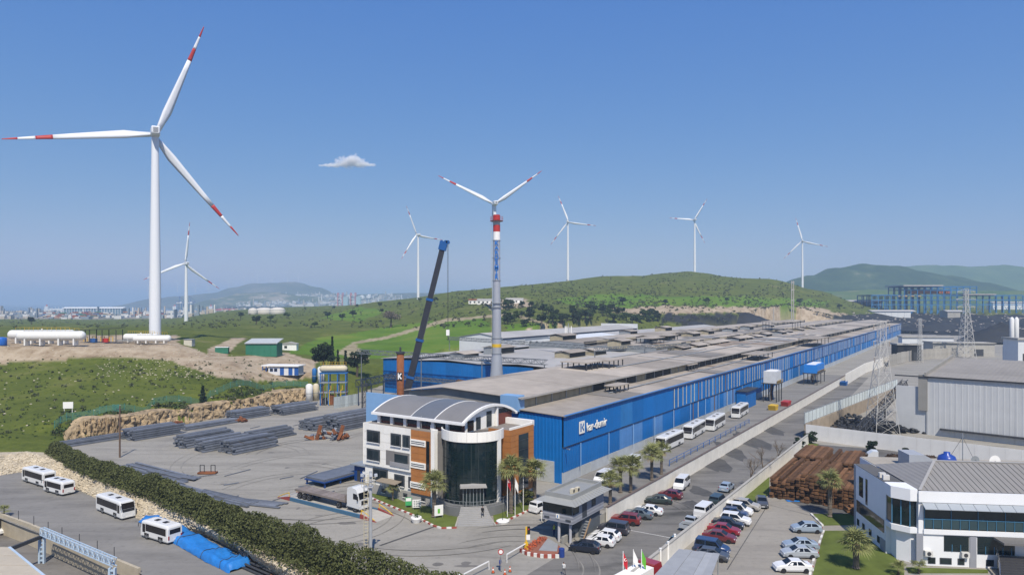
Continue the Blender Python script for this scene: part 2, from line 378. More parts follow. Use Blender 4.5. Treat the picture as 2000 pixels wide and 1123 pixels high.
HM1 = hill_mat('wooded_hill', [(.3,(.012,.030,.014)),(.5,(.022,.05,.018)),(.62,(.05,.08,.03)),(.74,(.20,.18,.12))], .012)
HM2 = hill_mat('pasture_hill', [(.3,(.03,.06,.02)),(.5,(.06,.11,.03)),(.64,(.10,.13,.05)),(.76,(.34,.30,.22))], .006)
HM3 = hill_mat('quarried_hill', [(.35,(.04,.06,.03)),(.5,(.08,.10,.05)),(.6,(.28,.24,.18)),(.7,(.45,.42,.38))], .006)
far_hill('hill', [(1480,592),(1520,552),(1580,538),(1640,522),(1690,514),(1735,517),(1790,532),(1850,543),(1910,553),(1960,592)], 2600, 420, 15, HM1, 1.3)
far_hill('hill', [(1600,594),(1700,540),(1750,518),(1830,514),(1880,520),(1960,520),(2080,524),(2300,534),(2500,594)], 3700, 600, 15, HM2, 2.7)
far_hill('hill', [(1480,592),(1560,574),(1700,566),(1850,568),(2000,566),(2200,570),(2400,592)], 1900, 240, 18, HM2, 5.1)
HM4 = hill_mat('bay_hill', [(.3,(.035,.045,.03)),(.5,(.06,.07,.045)),(.62,(.12,.11,.08)),(.74,(.30,.27,.22))], .004)
far_hill('hill', [(262,598),(300,584),(350,579),(420,573),(460,562),(500,554),(540,552),(575,551),(620,560),(655,574),(690,598)], 5700, 500, 2, HM4, 3.9)
struct(MB().face(*[aty(p, r, Y) for p, r, Y in ((420,600,3400),(980,597,3400),(960,573,5300),(800,572,5300),(640,577,5300),(470,590,5300))]).build('coastal_plain', HM4))
far_hill('hill', [(380,600),(430,582),(480,573),(540,572),(600,578),(680,590),(720,600)], 4300, 420, 2, HM3, 7.7)
far_hill('hill', [(660,600),(720,588),(820,586),(900,584),(1000,588),(1060,600)], 7800, 900, 2, HM2, 9.7)
# ------------------------------------------------------------------ paved ground
def paving(name, base, dark, light, sc=.5):
    m = bpy.data.materials.new(name); m.use_nodes = True; t = m.node_tree; N, L = t.nodes, t.links; b = N['Principled BSDF']
    b.inputs['Roughness'].default_value = .92; b.inputs['Specular IOR Level'].default_value = .15
    tc = N.new('ShaderNodeTexCoord')
    def nz(scale, det, ro, vec=None, dist=0.):
        n = N.new('ShaderNodeTexNoise'); n.inputs['Scale'].default_value = scale; n.inputs['Detail'].default_value = det; n.inputs['Roughness'].default_value = ro; n.inputs['Distortion'].default_value = dist
        L.new(vec or tc.outputs['Object'], n.inputs['Vector']); return n.outputs[0]
    def ramp(fac, stops):
        r = N.new('ShaderNodeValToRGB'); L.new(fac, r.inputs[0]); e = r.color_ramp.elements
        while len(e) < len(stops): e.new(.5)
        for x, (p, c) in zip(e, stops): x.position = p; x.color = (*c, 1)
        return r.outputs[0]
    mp = N.new('ShaderNodeMapping'); mp.inputs['Rotation'].default_value = (0, 0, -ROT); mp.inputs['Scale'].default_value = (.05, .32, 1); L.new(tc.outputs['Object'], mp.inputs['Vector'])
    a = ramp(nz(.06, 8, .65, dist=.6), [(.30, dark), (.47, base), (.62, base), (.76, light)])
    c = ramp(nz(1.0, 7, .6, mp.outputs[0], .8), [(.36, dark), (.5, base), (.7, light)])           # tyre marks and drag lines
    d = ramp(nz(sc * 2.2, 8, .75), [(.28, (.45,.45,.45)), (.42, (.95,.95,.95)), (.7, (1.08,1.08,1.08))])
    x = N.new('ShaderNodeMix'); x.data_type = 'RGBA'; x.inputs[0].default_value = .45; L.new(a, x.inputs[6]); L.new(c, x.inputs[7])
    y_ = N.new('ShaderNodeMix'); y_.data_type = 'RGBA'; y_.blend_type = 'MULTIPLY'; y_.inputs[0].default_value = .8; L.new(x.outputs[2], y_.inputs[6]); L.new(d, y_.inputs[7])
    L.new(y_.outputs[2], b.inputs['Base Color'])
    bp = N.new('ShaderNodeBump'); bp.inputs['Strength'].default_value = .25; bp.inputs['Distance'].default_value = .05; L.new(nz(6, 5, .6), bp.inputs['Height']); L.new(bp.outputs[0], b.inputs['Normal'])
    return m
PAVE = paving('yard_concrete', (.275,.260,.228), (.18,.17,.15), (.335,.318,.28))
ROADM = paving('old_asphalt', (.165,.158,.145), (.055,.054,.052), (.26,.25,.23))
PARKM = paving('car_park_blocks', (.27,.25,.215), (.19,.175,.155), (.32,.30,.26))
LOTM = paving('lot_asphalt', (.205,.197,.182), (.135,.13,.12), (.26,.25,.23))
LAWN = mat('lawn', (.10,.128,.030), .95, .35, .5, bump=.6, bscale=9, big=.12, spec=.1)
def sheet(name, pts, m, z=None):
    return struct(MB().face(*[(p[0], p[1], p[2] if z is None else z) for p in pts]).build(name, m))
sheet('yard', YARD, PAVE, 0.0)
sheet('road', [st(-60,-17.2), st(-60,-29.2), st(64,-29.2), st(70,-27.5), st(150,-26), st(232,-23), st(232,-17.2)], ROADM, .004)
sheet('lane', [st(-10,0), st(-10,-16.6), st(235,-16.6), st(235,0)], LOTM, .004)
sheet('car_park', [st(-60,-30.2), st(26,-30.2), at(1500,972), at(1700,1003), at(1640,1300), at(1500,1300)], PARKM, .006)
sheet('steel_yard', [at(1505,960), at(1560,880), at(1600,868), at(2000,900), at(1990,1003), at(1590,1003)], paving('steel_yard_asphalt', (.12,.117,.113), (.06,.058,.055), (.19,.18,.165)), .010)
sheet('parking_lot', LOTP, LOTM, LOTZ)
sheet('service_road', [at(p, q, LOWZ) for p, q in ((-500,980),(60,1030),(150,1070),(262,1118),(420,1300),(-500,1500))], paving('service_road_asphalt', (.17,.16,.145), (.10,.09,.08), (.24,.22,.19)), LOWZ)
def lawn(pts, z=.09):
    q = [at(*p) for p in pts]; mb = MB().prism([(p.x, p.y) for p in q], .0, z) if True else None
    return struct(mb.build('lawn', LAWN))
def ccw(pts):
    q = [at(*p) for p in pts]; a = sum(q[i-1].x * q[i].y - q[i].x * q[i-1].y for i in range(len(q)))
    return pts if a > 0 else pts[::-1]
for pts in ([(712,960),(758,986),(806,1005),(846,1026),(862,1031),(892,1030),(893,1004),(870,990),(806,988),(750,962)],
            [(966,1022),(990,1016),(1046,990),(1046,974),(1000,974),(962,1000)],
            [(1586,1004),(1707,1004),(1709,1024),(1607,1026)], [(1610,1037),(1700,1036),(1765,1108),(1770,1180),(1572,1180)],
            [(1770,1108),(1930,1113),(1930,1119),(1775,1119)], [(1447,970),(1470,984),(1502,966),(1503,928),(1545,892),(1600,868),(1574,862),(1520,905)]):
    lawn(ccw(pts))
KERBR = mat('kerb_red', (.30,.07,.05), .7, .2, 4); KERBW = mat('kerb_white', (.66,.65,.61), .7, .15, 4)
def kerb(path, step=.75, label=None, cols=(KERBR, KERBW), hgt=.2, wd=.28):
    root = thing('kerb', label, 'kerb'); P = [at(*p) for p in path]; k = 0
    for a, b in zip(P, P[1:]):
        d = b - a; n = max(1, round(d.length / step))
        for i in range(n):
            c = a + d * ((i + .5) / n)
            MB().box(-d.length/n/2*.97, d.length/n/2*.97, -wd/2, wd/2, 0, hgt + .02*(k % 3)/3).build('kerb_stone', cols[k % 2], root, loc=c, rz=math.atan2(d.y, d.x)); k += 1
    return root
kerb([(700,960),(722,972),(758,987),(806,1006),(846,1027),(862,1032),(892,1031)], label='red and white painted kerb along the weighbridge lawn')
kerb([(966,1023),(990,1017),(1018,1004),(1047,990)], label='red and white painted kerb right of the office steps')
kerb([(1584,1004),(1607,1027)], 1.2, 'short pale kerb at the lawn with the tall palm', (KERBW, CONC))
kerb([(1609,1037),(1600,1062),(1588,1098),(1578,1140)], 1.2, 'pale kerb between the silver cars and the lawn', (KERBW, CONC))

# ---- stone embankment below the hedge, from the bus lot up to the yard
STONE = mat('rubble_stone', (.40,.345,.25), .95, .42, .9, bump=1.0, bscale=2.2, big=.25)
bot = [(p, q, LOTZ) for p, q in ((-420,1005),(-200,960),(0,928),(38,922),(90,936),(141,951),(174,966),(272,1014),(348,1032),(396,1042),(461,1074),(494,1095),(560,1135),(640,1200))]
top = [(p, q, z) for p, q, z in ((-420,955,.8),(-200,915,.6),(0,888,.4),(55,883,.4),(90,892,.3),(131,908,.1),(180,932,-.1),(290,976,-.2),(362,1008,-.2),(405,1030,-.2),(470,1062,-.2),(505,1084,-.2),(580,1120,-.2),(660,1165,-.2))]
edge = [at(-420,945), at(-200,905), at(0,876), at(55,872), at(90,870)] + HC
def resample(P, n):
    L = [0.]
    for a, b in zip(P, P[1:]): L.append(L[-1] + 1.0)
    out = []
    for i in range(n + 1):
        d = L[-1] * i / n; k = min(int(d), len(P) - 2); out.append(P[k].lerp(P[k+1], d - k))
    return out
NB = 260
B_, T_, E_ = (resample([at(*p) for p in bot], NB), resample([at(*p) for p in top], NB), resample(edge, NB))
vs = []
rows = 9
for i in range(NB + 1):
    for j in range(rows + 3):
        if j <= rows:
            p = B_[i].lerp(T_[i], j / rows); k = .3 * (1 if 0 < j < rows else .2)
            p = p + Vector((noise.noise((i*.9, j*1.1, 2.)), noise.noise((i*.9, j*1.1, 5.)), noise.noise((i*.7, j*1.3, 9.)))) * k
            if j == 0: p.z = LOTZ - .1
        else: p = T_[i].lerp(E_[i], (j - rows) / 2); p = Vector((p.x, p.y, p.z + .05))
        vs.append(p)
W_ = rows + 3
struct(MB().add(vs, [(i*W_+j, (i+1)*W_+j, (i+1)*W_+j+1, i*W_+j+1) for i in range(NB) for j in range(W_-1)]).build('stone_embankment', STONE))
# loose boulders bedded in the embankment
rs = random.Random(3); bm_ = MB()
def rock(mb, c, r, rr):
    vs = []
    for k, (zz, q) in enumerate(((-.5, .6), (.1, 1.), (.6, .55))):
        for i in range(5):
            a = 2*math.pi*(i + rr.random()*.6)/5; vs.append((c[0] + math.cos(a)*r*q*rr.uniform(.7,1.2), c[1] + math.sin(a)*r*q*rr.uniform(.7,1.2), c[2] + zz*r*rr.uniform(.7,1.1)))
    mb.add(vs, [(k*5+i, k*5+(i+1) % 5, (k+1)*5+(i+1) % 5, (k+1)*5+i) for k in range(2) for i in range(5)] + [(10,11,12,13,14)])
for k in range(3800):
    i = rs.randrange(NB); j = rs.random(); p = B_[i].lerp(B_[i+1], rs.random()).lerp(T_[i], j); rock(bm_, p, rs.uniform(.14, .34), rs)
struct(bm_.build('embankment_rubble', mat('rubble_pieces', (.46,.40,.30), .95, .35, .7, rnd=.1, big=.4)), 'stuff', 'pale rubble stones covering the bank below the hedge')

# ---- quarried cliff at the back of the steel yard
CLIFF = mat('cliff_rock', (.30,.225,.135), .95, .75, 1.1, bump=1.0, bscale=2.6, big=.35)
cb = resample([at(p, q) for p, q in ((118,862),(175,853),(235,848),(330,832),(440,812),(500,799),(560,785),(625,779))], 230)
vs = []; rows = 16
for i, p in enumerate(cb):
    q = cb[min(i+1, 230)] - cb[max(i-1, 0)]; nrm = Vector((-q.y, q.x, 0)).normalized()
    if nrm.y < 0: nrm = -nrm
    hh = 4.9 * smooth01(i / 30) * (1 - .25 * i / 230) + .5 * noise.noise((i*.06, 0, 1.)) + .3
    for j in range(rows + 1):
        k = j / rows; zz = hh * k - .2
        off = k * 1.6 - 1.3 + 1.0 * noise.noise((i*.2, zz*.35, 3.)) + 1.1 * noise.noise((i*.55, zz*.6, 6.)) + .6 * noise.noise((i*1.1, zz*1.6, 8.))
        if j == rows: off += 2.8
        vs.append(p + nrm * off + Vector((0, 0, zz)))
struct(MB().add(vs, [(i*(rows+1)+j, (i+1)*(rows+1)+j, (i+1)*(rows+1)+j+1, i*(rows+1)+j+1) for i in range(230) for j in range(rows)]).build('cliff', CLIFF))

# ---- repairs, drains and painted lines on the paving
TARM = mat('tar_patch', (.075,.073,.07), .9, .3, .9, big=.3); LINEW = mat('road_paint', (.50,.49,.46), .8, .25, 2.5)
def strip(name, a, b, w_, m, z):
    a, b = at(*a), at(*b); d = (b - a).normalized(); e = Vector((-d.y, d.x, 0))*w_/2
    return struct(MB().face(*[(p.x, p.y, z) for p in (a-e, b-e, b+e, a+e)]).build(name, m))
strip('trench_drain', (742,1065), (848,1028), .45, TARM, .006)
strip('road_line', (1226,1034), (1312,1050), .16, LINEW, .009)
strip('seam', (1420,1112), (1500,985), .12, TARM, .012); strip('seam', (1500,985), (1590,1008), .12, TARM, .012)
rp = random.Random(17)
def patch(px, py, w_, h_, z, m=TARM, n=14):
    c = at(px, py); pts = [(c.x + math.cos(2*math.pi*i/n)*w_*rp.uniform(.6,1.1), c.y + math.sin(2*math.pi*i/n)*h_*rp.uniform(.6,1.1), z) for i in range(n)]
    return struct(MB().face(*pts).build('asphalt_patch', m))
for px, py, w_, h_ in ((1395,905,3.2,9),(1425,880,3.0,10),(1465,860,3.5,12),(1370,960,2.0,4),(1350,985,1.6,3),(1500,838,3,10)): patch(px, py, w_, h_, .010 + .001*w_)
OILM = mat('oil_stain', (.15,.142,.13), .8, .25, .8, big=.3)
for k in range(46):
    px, py = rp.uniform(240,1000), rp.uniform(870,1110)
    c = at(px, py)
    if inside(c.x, c.y, YARD): patch(px, py, rp.uniform(.3,1.8), rp.uniform(.2,1.0), .004 + .0004*k, OILM, 11)

# ---- tyre tracks swept over the yard by turning lorries
mb = MB(); TYM = mat('tyre_track', (.215,.203,.18), .9, .3, .5, big=.2); k = 0
def track(c, r, a0, a1, w_):
    global k
    for dr_ in (0, 2.0):
        n = 22; pts = []
        for i in range(n + 1):
            a = a0 + (a1 - a0)*i/n; e = w_*(.3 + .7*math.sin(math.pi*i/n)); rr0 = r + dr_
            pts.append((Vector((c[0] + math.cos(a)*(rr0 - e/2), c[1] + math.sin(a)*(rr0 - e/2), .02 + .0009*k)), Vector((c[0] + math.cos(a)*(rr0 + e/2), c[1] + math.sin(a)*(rr0 + e/2), .02 + .0009*k))))
        if all(inside(p.x, p.y, YARD) and inside(q.x, q.y, YARD) for p, q in pts):
            for (p, q), (u_, v_) in zip(pts, pts[1:]): mb.face(p, u_, v_, q)
        k += 1
rt = random.Random(23)
for _ in range(46):
    c = at(rt.uniform(380,1050), rt.uniform(870,1120)); a0 = rt.random()*6.28; track((c.x, c.y), rt.uniform(7,30), a0, a0 + rt.uniform(.5,1.4), rt.uniform(.12,.32))
struct(mb.build('tyre_tracks', TYM), 'stuff', 'dark curved tyre tracks on the yard paving')
# ------------------------------------------------------------------ the long blue rolling mill
BLUE = mat('blue_cladding', (.004,.128,.40), .5, .13, .5, streak=.5, rnd=.10)
BLUE2 = mat('blue_cladding_faded', (.075,.21,.47), .55, .14, .5, streak=.4)
LBLUE = mat('pale_blue_sheet', (.20,.36,.58), .5, .07, .6, streak=.3)
ROOF = mat('fibre_cement_roof', (.325,.288,.245), .95, .22, .35, ribs=('X', 1.1), rnd=.22, streak=0)
ROOFL = mat('light_roof_sheet', (.36,.35,.335), .8, .12, .35, ribs=('X', .9), rnd=.08)
BEIGE = mat('beige_infill', (.33,.29,.20), .9, .25, .8, streak=.3, rnd=.15)
CREAM = mat('translucent_strip', (.50,.49,.43), .6, .2, .8, streak=.4, rnd=.12)
RUSTS = mat('rusted_strip', (.22,.13,.09), .8, .3, 1.0, rnd=.2)
WHITEC = mat('white_cladding', (.60,.62,.63), .5, .06, .5, streak=.2)
SHUT = mat('grey_shutter', (.42,.44,.44), .6, .12, .8, ribs=('Z', 4))
LEN = 680.0
mill = thing('steel_mill_hall', 'very long blue clad steel mill hall with grey stepped roofs and a kar-demir sign', 'factory', P0, ROT)
def ribbed(w_, z0, z1, y, d=.045, pitch=.75, thick=.12):
    """profiled wall sheet of width w_ along x, facing -y"""
    pr = []; x = 0.0
    while x < w_ - 1e-6:
        for dx, dy in ((0, 0), (.18, 0), (.24, -d), (.48, -d), (.54, 0)):
            if x + dx <= w_: pr.append((x + dx, y + dy))
        x += pitch
    pr += [(w_, y), (w_, y + thick), (0, y + thick)]
    return MB().prism(pr, z0, z1)
up_me = ribbed(5.97, 6.72, 12.4, -.24).mesh('upper_cladding_panel', BLUE)
up2_me = ribbed(5.97, 6.72, 12.4, -.24).mesh('upper_cladding_panel', mat('blue_cladding_worn', (.022,.165,.43), .6, .2, .5, streak=.7, rnd=.08))
lo_me = ribbed(5.97, 2.05, 6.55, 0).mesh('lower_cladding_panel', BLUE); lo2_me = ribbed(5.97, 2.05, 6.55, 0).mesh('lower_cladding_panel', BLUE2)
st1 = MB().box(0, .34, -.42, -.335, 6.9, 11.7).mesh('light_strip', CREAM); st2 = MB().box(0, .34, -.42, -.335, 6.9, 11.7).mesh('light_strip', RUSTS)
st3 = MB().box(0, .34, -.17, -.095, 2.2, 6.5).mesh('light_strip', CREAM); st4 = MB().box(0, .34, -.17, -.095, 2.2, 6.5).mesh('light_strip', RUSTS)
sh_me = MB().box(0, 4.0, -.06, .02, .02, 2.0).mesh('shutter_door', SHUT)
rr = random.Random(11)
nb = int(LEN / 6)
for i in range(nb):
    s_ = i * 6.0
    put(up2_me if rr.random() < .16 else up_me, 'upper_cladding_panel', mill, (s_, 0, rr.uniform(-.03,.03)))
    put(lo2_me if i in (4, 5, 40, 41) or rr.random() < .08 else lo_me, 'lower_cladding_panel', mill, (s_, 0, 0))
    if s_ > 48:
        for dx in (.6, 3.2):
            if rr.random() < .92: put(st2 if rr.random() < .22 else st1, 'light_strip', mill, (s_ + dx, 0, rr.uniform(-.15, .1)))
        if rr.random() < .55: put(st4 if rr.random() < .6 else st3, 'light_strip', mill, (s_ + rr.choice((.9, 3.0)), 0, rr.uniform(-.1, .1)))
    if i in (1, 3, 6, 9, 12, 16, 20, 26): put(sh_me, 'shutter_door', mill, (s_ + 1.0, 0, 0))
MB().box(0, LEN, .02, .3, 0, 2.05).build('base_wall', mat('base_wall_render', (.40,.43,.46), .85, .15, .6, streak=.3), mill)
MB().box(0, LEN, -.2, .1, 6.56, 6.71).build('ledge', DARK, mill)
MB().box(-.3, LEN, -.75, -.28, 12.42, 12.56).build('gutter', BLUE2, mill)
for i in range(0, 56):
    MB().cyl((i*12 + 5.9, -.5, 2.2), (i*12 + 5.9, -.5, 6.6), .09, n=6).build('downpipe', LBLUE, mill)
# front wall, along t
fr_me = ribbed(5.97, 0, 12.4, 0).mesh('front_cladding_panel', BLUE)
for i in range(6):
    o = put(fr_me, 'front_cladding_panel', mill, (-.02, 6.0 * (i + 1) + .2, 0), -math.pi/2)
MB().box(-.3, .1, 36.3, 50.5, 0, 13.1).build('pale_front_wall', LBLUE, mill)
MB().box(-1.0, 1.4, 9.3, 13.3, 12.45, 15.4).build('roof_upstand', LBLUE, mill)
MB().box(-.25, .08, 1.8, 5.6, .02, 3.9).build('front_door', SHUT, mill)
MB().prism([(-.02, 8.0), (72, 8.0), (72, 8.2), (-.02, 8.2)], 0, .05) if False else None
# set-back facade and other outer walls
for i in range(11): put(fr_me, 'setback_cladding_panel', mill, (75, 60 + 6.0 * (i + 1) - 6, 0), -math.pi/2)
MB().box(.1, 75, 37.8, 38.1, 0, 13.2).build('inner_side_wall', BLUE, mill)
MB().box(75, 190, 119.8, 120.1, 0, 12.4).build('left_side_wall', BLUE, mill)
MB().box(75.1, 75.4, 38, 60, 0, 12.2).build('inner_back_wall', DARK, mill)
MB().box(LEN, LEN+.3, 0, 104, 0, 12.6).build('end_wall', BLUE, mill)
MB().extx([(0, 12.4), (9.4, 12.4), (9.4, 14.8), (28, 15.6), (38, 14.3), (38, 12.4), (50, 12.4), (50, 12.2), (0, 12.2)], .12, .3).build('gable', mat('gable_sheet', (.24,.23,.21), .8, .2, .6), mill)
# roof slopes in bays, each bay a part
def slope(t0, z0, t1, z1, s0, s1, bay=20.0, m=ROOF, over=.0, rag=.0):
    n = max(1, round((s1 - s0) / bay)); b_ = (s1 - s0) / n; th = .12
    me = MB().extx([(t0, z0 - th), (t1, z1 - th), (t1, z1), (t0, z0)], 0, b_ - .05).mesh('roof_sheet', m)
    for i in range(n): put(me, 'roof_sheet', mill, (s0 + i * b_, 0, rr.uniform(-.05, .05)))
slope(-.7, 12.42, 9.7, 12.85, -.4, LEN, 17)
slope(8.7, 15.1, 28, 15.95, -.8, LEN, 23); slope(28, 15.95, 38.6, 14.6, -.8, 72, 18); slope(28, 15.93, 44, 13.9, 72, LEN, 23)
slope(43.2, 15.3, 60, 16.1, 150, LEN, 24); slope(60, 16.1, 76, 14.5, 150, LEN, 24); slope(42, 12.6, 60, 13.4, 74.6, 150, 19, ROOFL); slope(60, 13.4, 76, 12.7, 74.6, 150, 19, ROOFL); slope(76, 12.72, 90, 13.4, 74.6, 150, 19, ROOFL); slope(90, 13.4, 104.2, 12.7, 74.6, 150, 19, ROOFL)
MB().extx([(43.5, 12), (104, 12), (104, 15), (90, 16.5), (76, 15.8), (76, 14.4), (60, 15.9), (43.5, 15.1)], 150.1, 150.4).build('step_gable', GREY, mill)
slope(75.2, 15.9, 90, 16.7, 150, 610, 25); slope(90, 16.7, 104, 15.0, 150, 610, 25); slope(104, 13.6, 121, 12.6, 74.5, 190, 25, ROOFL)
MB().box(77, LEN, 9.9, 103.8, 11.4, 12.1).build('roof_deck', DARK, mill)
# clerestory between the low eaves roof and the main nave
cl = {k: MB().box(.15, 5.85, 9.62, 9.75, 12.86, 14.9).mesh('clerestory_panel', m_) for k, m_ in (('b', BEIGE), ('d', mat('louvre_dark', (.03,.03,.028), .8, .3, 2)), ('g', GREY))}
for i in range(nb):
    put(cl['b'] if i < 4 else rr.choice([cl['b'], cl['d'], cl['d'], cl['d']] if i < 30 else [cl['b'], cl['d']]), 'clerestory_panel', mill, (i*6., 0, 0))
for i in range(25, nb):
    for dy, dz, lim in ((34.4, .95, nb), (66.4, 1.55, 101)):
        if i < lim: put(cl['b'] if rr.random() < .5 else cl['d'], 'clerestory_panel', mill, (i*6., dy, dz))
post = MB().box(-.12, .12, 9.45, 9.62, 12.82, 14.95).mesh('clerestory_post', GREY)
for i in range(nb + 1): put(post, 'clerestory_post', mill, (i*6., 0, 0))
MB().box(-.8, LEN, 8.45, 8.72, 14.8, 15.16).build('eave_fascia', mat('eave_grey', (.36,.34,.31), .8, .15, .5), mill)
# ridge monitors with louvred sides
def monitor(s_, t_, l, w_, z, h, m=ROOF):
    root = MB().box(-l/2, l/2, -w_/2, w_/2, -1.2, h).build('roof_monitor', BEIGE if rr.random() < .5 else GREY, mill, loc=(s_, t_, z))
    MB().box(-l/2 + .5, l/2 - .5, -w_/2 - .06, -w_/2, .35, h - .1).build('louvre', _m['louvre_dark'], root)
    MB().extx([(-w_/2 - .9, h), (0, h + .75), (w_/2 + .9, h), (w_/2 + .9, h + .1), (0, h + .87), (-w_/2 - .9, h + .1)][::-1], -l/2 - .5, l/2 + .5).build('cap', m, root)
for s_ in (138, 155, 172, 188, 206, 222, 240, 258, 290, 310, 345, 380): monitor(s_ + rr.uniform(-2,2), 29 + rr.uniform(-1,1), rr.uniform(9, 12.5), 5.5, 15.4, rr.uniform(1.1, 1.7))
for s_ in (112, 128, 150, 178, 205, 235, 262, 300, 340, 400): monitor(s_ + rr.uniform(-2,2), 60 + rr.uniform(-1.5,1.5), rr.uniform(9, 13), 6, 15.9 if s_ > 145 else 13.2, rr.uniform(1.2, 2.2))
for s_ in (88, 110, 160, 230, 280): monitor(s_, 92, rr.uniform(9, 13), 6.5, 16.3 if s_ > 145 else 13.2, rr.uniform(1.5, 2.6))
def local(p):
    d = Vector(p) - P0; return d.dot(AX), d.dot(NX)
def canopy(px, py, z, l, w_, base):
    s_, t_ = local(at(px, py, z))
    c = MB().box(-l/2, l/2, -w_/2, w_/2, 0, .25).build('raised_roof', ROOF, mill, loc=(s_, t_, z))
    lg = MB()
    for i in (-1, -.33, .33, 1):
        for j in (-1, 1): lg.box(i*l*.46 - .12, i*l*.46 + .12, j*w_*.45 - .12, j*w_*.45 + .12, base - z, 0)
    o = lg.build('support_frame', DARK, c); o['kind'] = 'stuff'
for a in ((1138,706,17.5,10,8,14.8), (1180,702,17.5,9,8,14.8), (1480,690,14.6,20,6.5,12.8), (1590,660,16.2,30,9,13.2), (1527,628,21,26,20,14.5), (1205,752,14.2,7,3,12.9), (1345,712,14.4,8,3,12.9), (1270,660,18,14,8,14.5), (1300,655,18,12,8,14.5)):
    canopy(*a)
for a, b in (((1112,718),(1165,738)), ((1388,676),(1418,686))):      # white flashing lines over the roof
    s0, t0 = local(at(a[0], a[1], 15.4)); s1, t1 = local(at(b[0], b[1], 14.9))
    MB().beam((s0, t0, 15.3), (s1, t1, 15.0), .4, .3).build('roof_flashing', WHITE, mill)
# replaced and stained sheets, pipes and skylights lying on the slopes
SLP = ((-.5, 12.43, 9.5, 12.84), (9.5, 15.14, 27.8, 15.94), (28.2, 15.9, 42, 14.1), (44, 15.34, 59.5, 16.08), (60.5, 16.05, 75, 14.6), (76, 15.95, 89.5, 16.68))
PATM = [mat('roof_patch_brown', (.25,.195,.15), .95, .2, .6), mat('roof_patch_dark', (.19,.176,.16), .95, .2, .6), mat('roof_patch_pale', (.38,.36,.33), .9, .15, .6), mat('roof_patch_grey', (.21,.205,.20), .9, .2, .6)]
for k in range(85):
    i = rr.choice((0, 0, 1, 1, 1, 2, 3, 3, 4, 5)); t0, z0, t1, z1 = SLP[i]; l, f0 = rr.uniform(2, 13), rr.uniform(0, .7); f1 = min(1, f0 + rr.uniform(.12, .5)); s_ = rr.uniform(4 if i < 2 else 80 if i == 2 else 153, 330 if rr.random() < .75 else 600)
    if i in (0, 1) and rr.random() < .3: f0, f1 = 0, 1
    a, b = (t0 + (t1-t0)*f0, z0 + (z1-z0)*f0), (t0 + (t1-t0)*f1, z0 + (z1-z0)*f1); e_ = .06 + .0007*k
    MB().extx([(a[0], a[1] + e_ - .03), (b[0], b[1] + e_ - .03), (b[0], b[1] + e_), (a[0], a[1] + e_)], 0, l).build('roof_patch', PATM[k % 4 if rr.random() < .8 else 1], mill, loc=(s_, 0, .05))
for t_, z_, s0, s1 in ((18, 15.75, 60, 300), (36, 15.3, 78, 420), (52, 15.95, 155, 500), (5.5, 12.95, 30, 240)): MB().cyl((s0, t_, z_), (s1, t_, z_), .16, n=6).build('roof_pipe', GREY, mill)
# lettering and emblem on the long wall
SIGNW = mat('sign_letters', (.80,.78,.70), .4, .04, 1)
tx = text_part('kar-demir', 'sign_lettering', SIGNW, mill, 2.35, (8.4, -.42, 8.35), (R_(90), 0, 0), .06, bold=.015)
wd = max(v.co.x for v in tx.data.vertices); tx.scale = (8.7 / wd, 1.0, 1)
em = MB().box(5.4, 7.5, -.5, -.4, 8.3, 10.6).build('sign_emblem', SIGNW, mill)
MB().box(5.75, 6.15, -.53, -.5, 8.65, 10.25).build('emblem_bar', BLUE, em)
MB().extr([(6.3, 9.4), (7.05, 10.25), (7.2, 9.9), (6.75, 9.4), (7.2, 8.9), (7.05, 8.6)], -.53, -.5).build('emblem_mark', BLUE, em)
s_ = 108
MB().box(s_, s_+12, -3.2, -.35, 0, 5.4).build('side_annex', BLUE, mill)
MB().box(s_-.4, s_+12.4, -3.8, -.35, 5.4, 5.62).build('annex_roof', DARK, mill)
MB().cyl((.4, -.6, 6.4), (-.4, -1.6, 6.6), .12, n=8).build('floodlight', GREY, mill)

# ------------------------------------------------------------------ white halls behind the mill
hall = thing('white_hall', 'white clad hall with pale grey roof behind the chimney, green field beyond', 'factory', st(174, 135), ROT)
MB().extx([(0, 0), (28, 0), (28, 15.2), (14, 17.4), (0, 15.2)], 0, .4).build('gable_wall', WHITEC, hall)
for i in range(11):
    MB().box(i*15 + .4, i*15 + 15.35, 0, .3, 0, 14.6).build('wall_panel', WHITEC, hall)
MB().box(.2, 165, -.3, .05, 14.62, 15.3).build('fascia', mat('navy_trim', (.02,.03,.07), .5, .1, 1), hall)
for i in range(8):
    for k, (t0, z0, t1, z1) in enumerate(((-.5, 15.4, 14, 17.6), (14, 17.6, 28.5, 15.4))):
        MB().extx([(t0, z0-.1), (t1, z1-.1), (t1, z1), (t0, z0)], -.5 + i*20.7, i*20.7 + 20.1).build('roof_sheet', ROOFL, hall)
MB().box(120, 165, -.6, 28, 17.3, 18.2).build('end_parapet', LBLUE, hall) if False else None
MB().box(164.6, 165, -.5, 28, 0, 18.4).build('end_wall', WHITEC, hall)
hall2 = thing('windowed_hall', 'white hall with tall dark slit windows beside the phone mast', 'factory', st(190, 104), ROT)
g = MB().extx([(0, 0), (28, 0), (28, 14.2), (14, 15.6), (0, 14.2)], 0, .4).build('gable_wall', WHITEC, hall2)
for i in range(6): MB().box(-.06, 0, 5 + i*3.8, 6.1 + i*3.8, 7.5, 13.4).build('slit_window', GLASSD, g)
MB().box(.4, 240, 0, .3, 0, 14.2).build('side_wall', WHITEC, hall2)
for i in range(12):
    mm = WHITEC if i < 3 else ROOFL
    for t0, z0, t1, z1 in ((-.5, 14.4, 14, 15.9), (14, 15.9, 28.5, 14.4)):
        MB().extx([(t0, z0-.1), (t1, z1-.1), (t1, z1), (t0, z0)], -.5 + i*20.1, i*20.1 + 19.5).build('roof_sheet', mm, hall2)

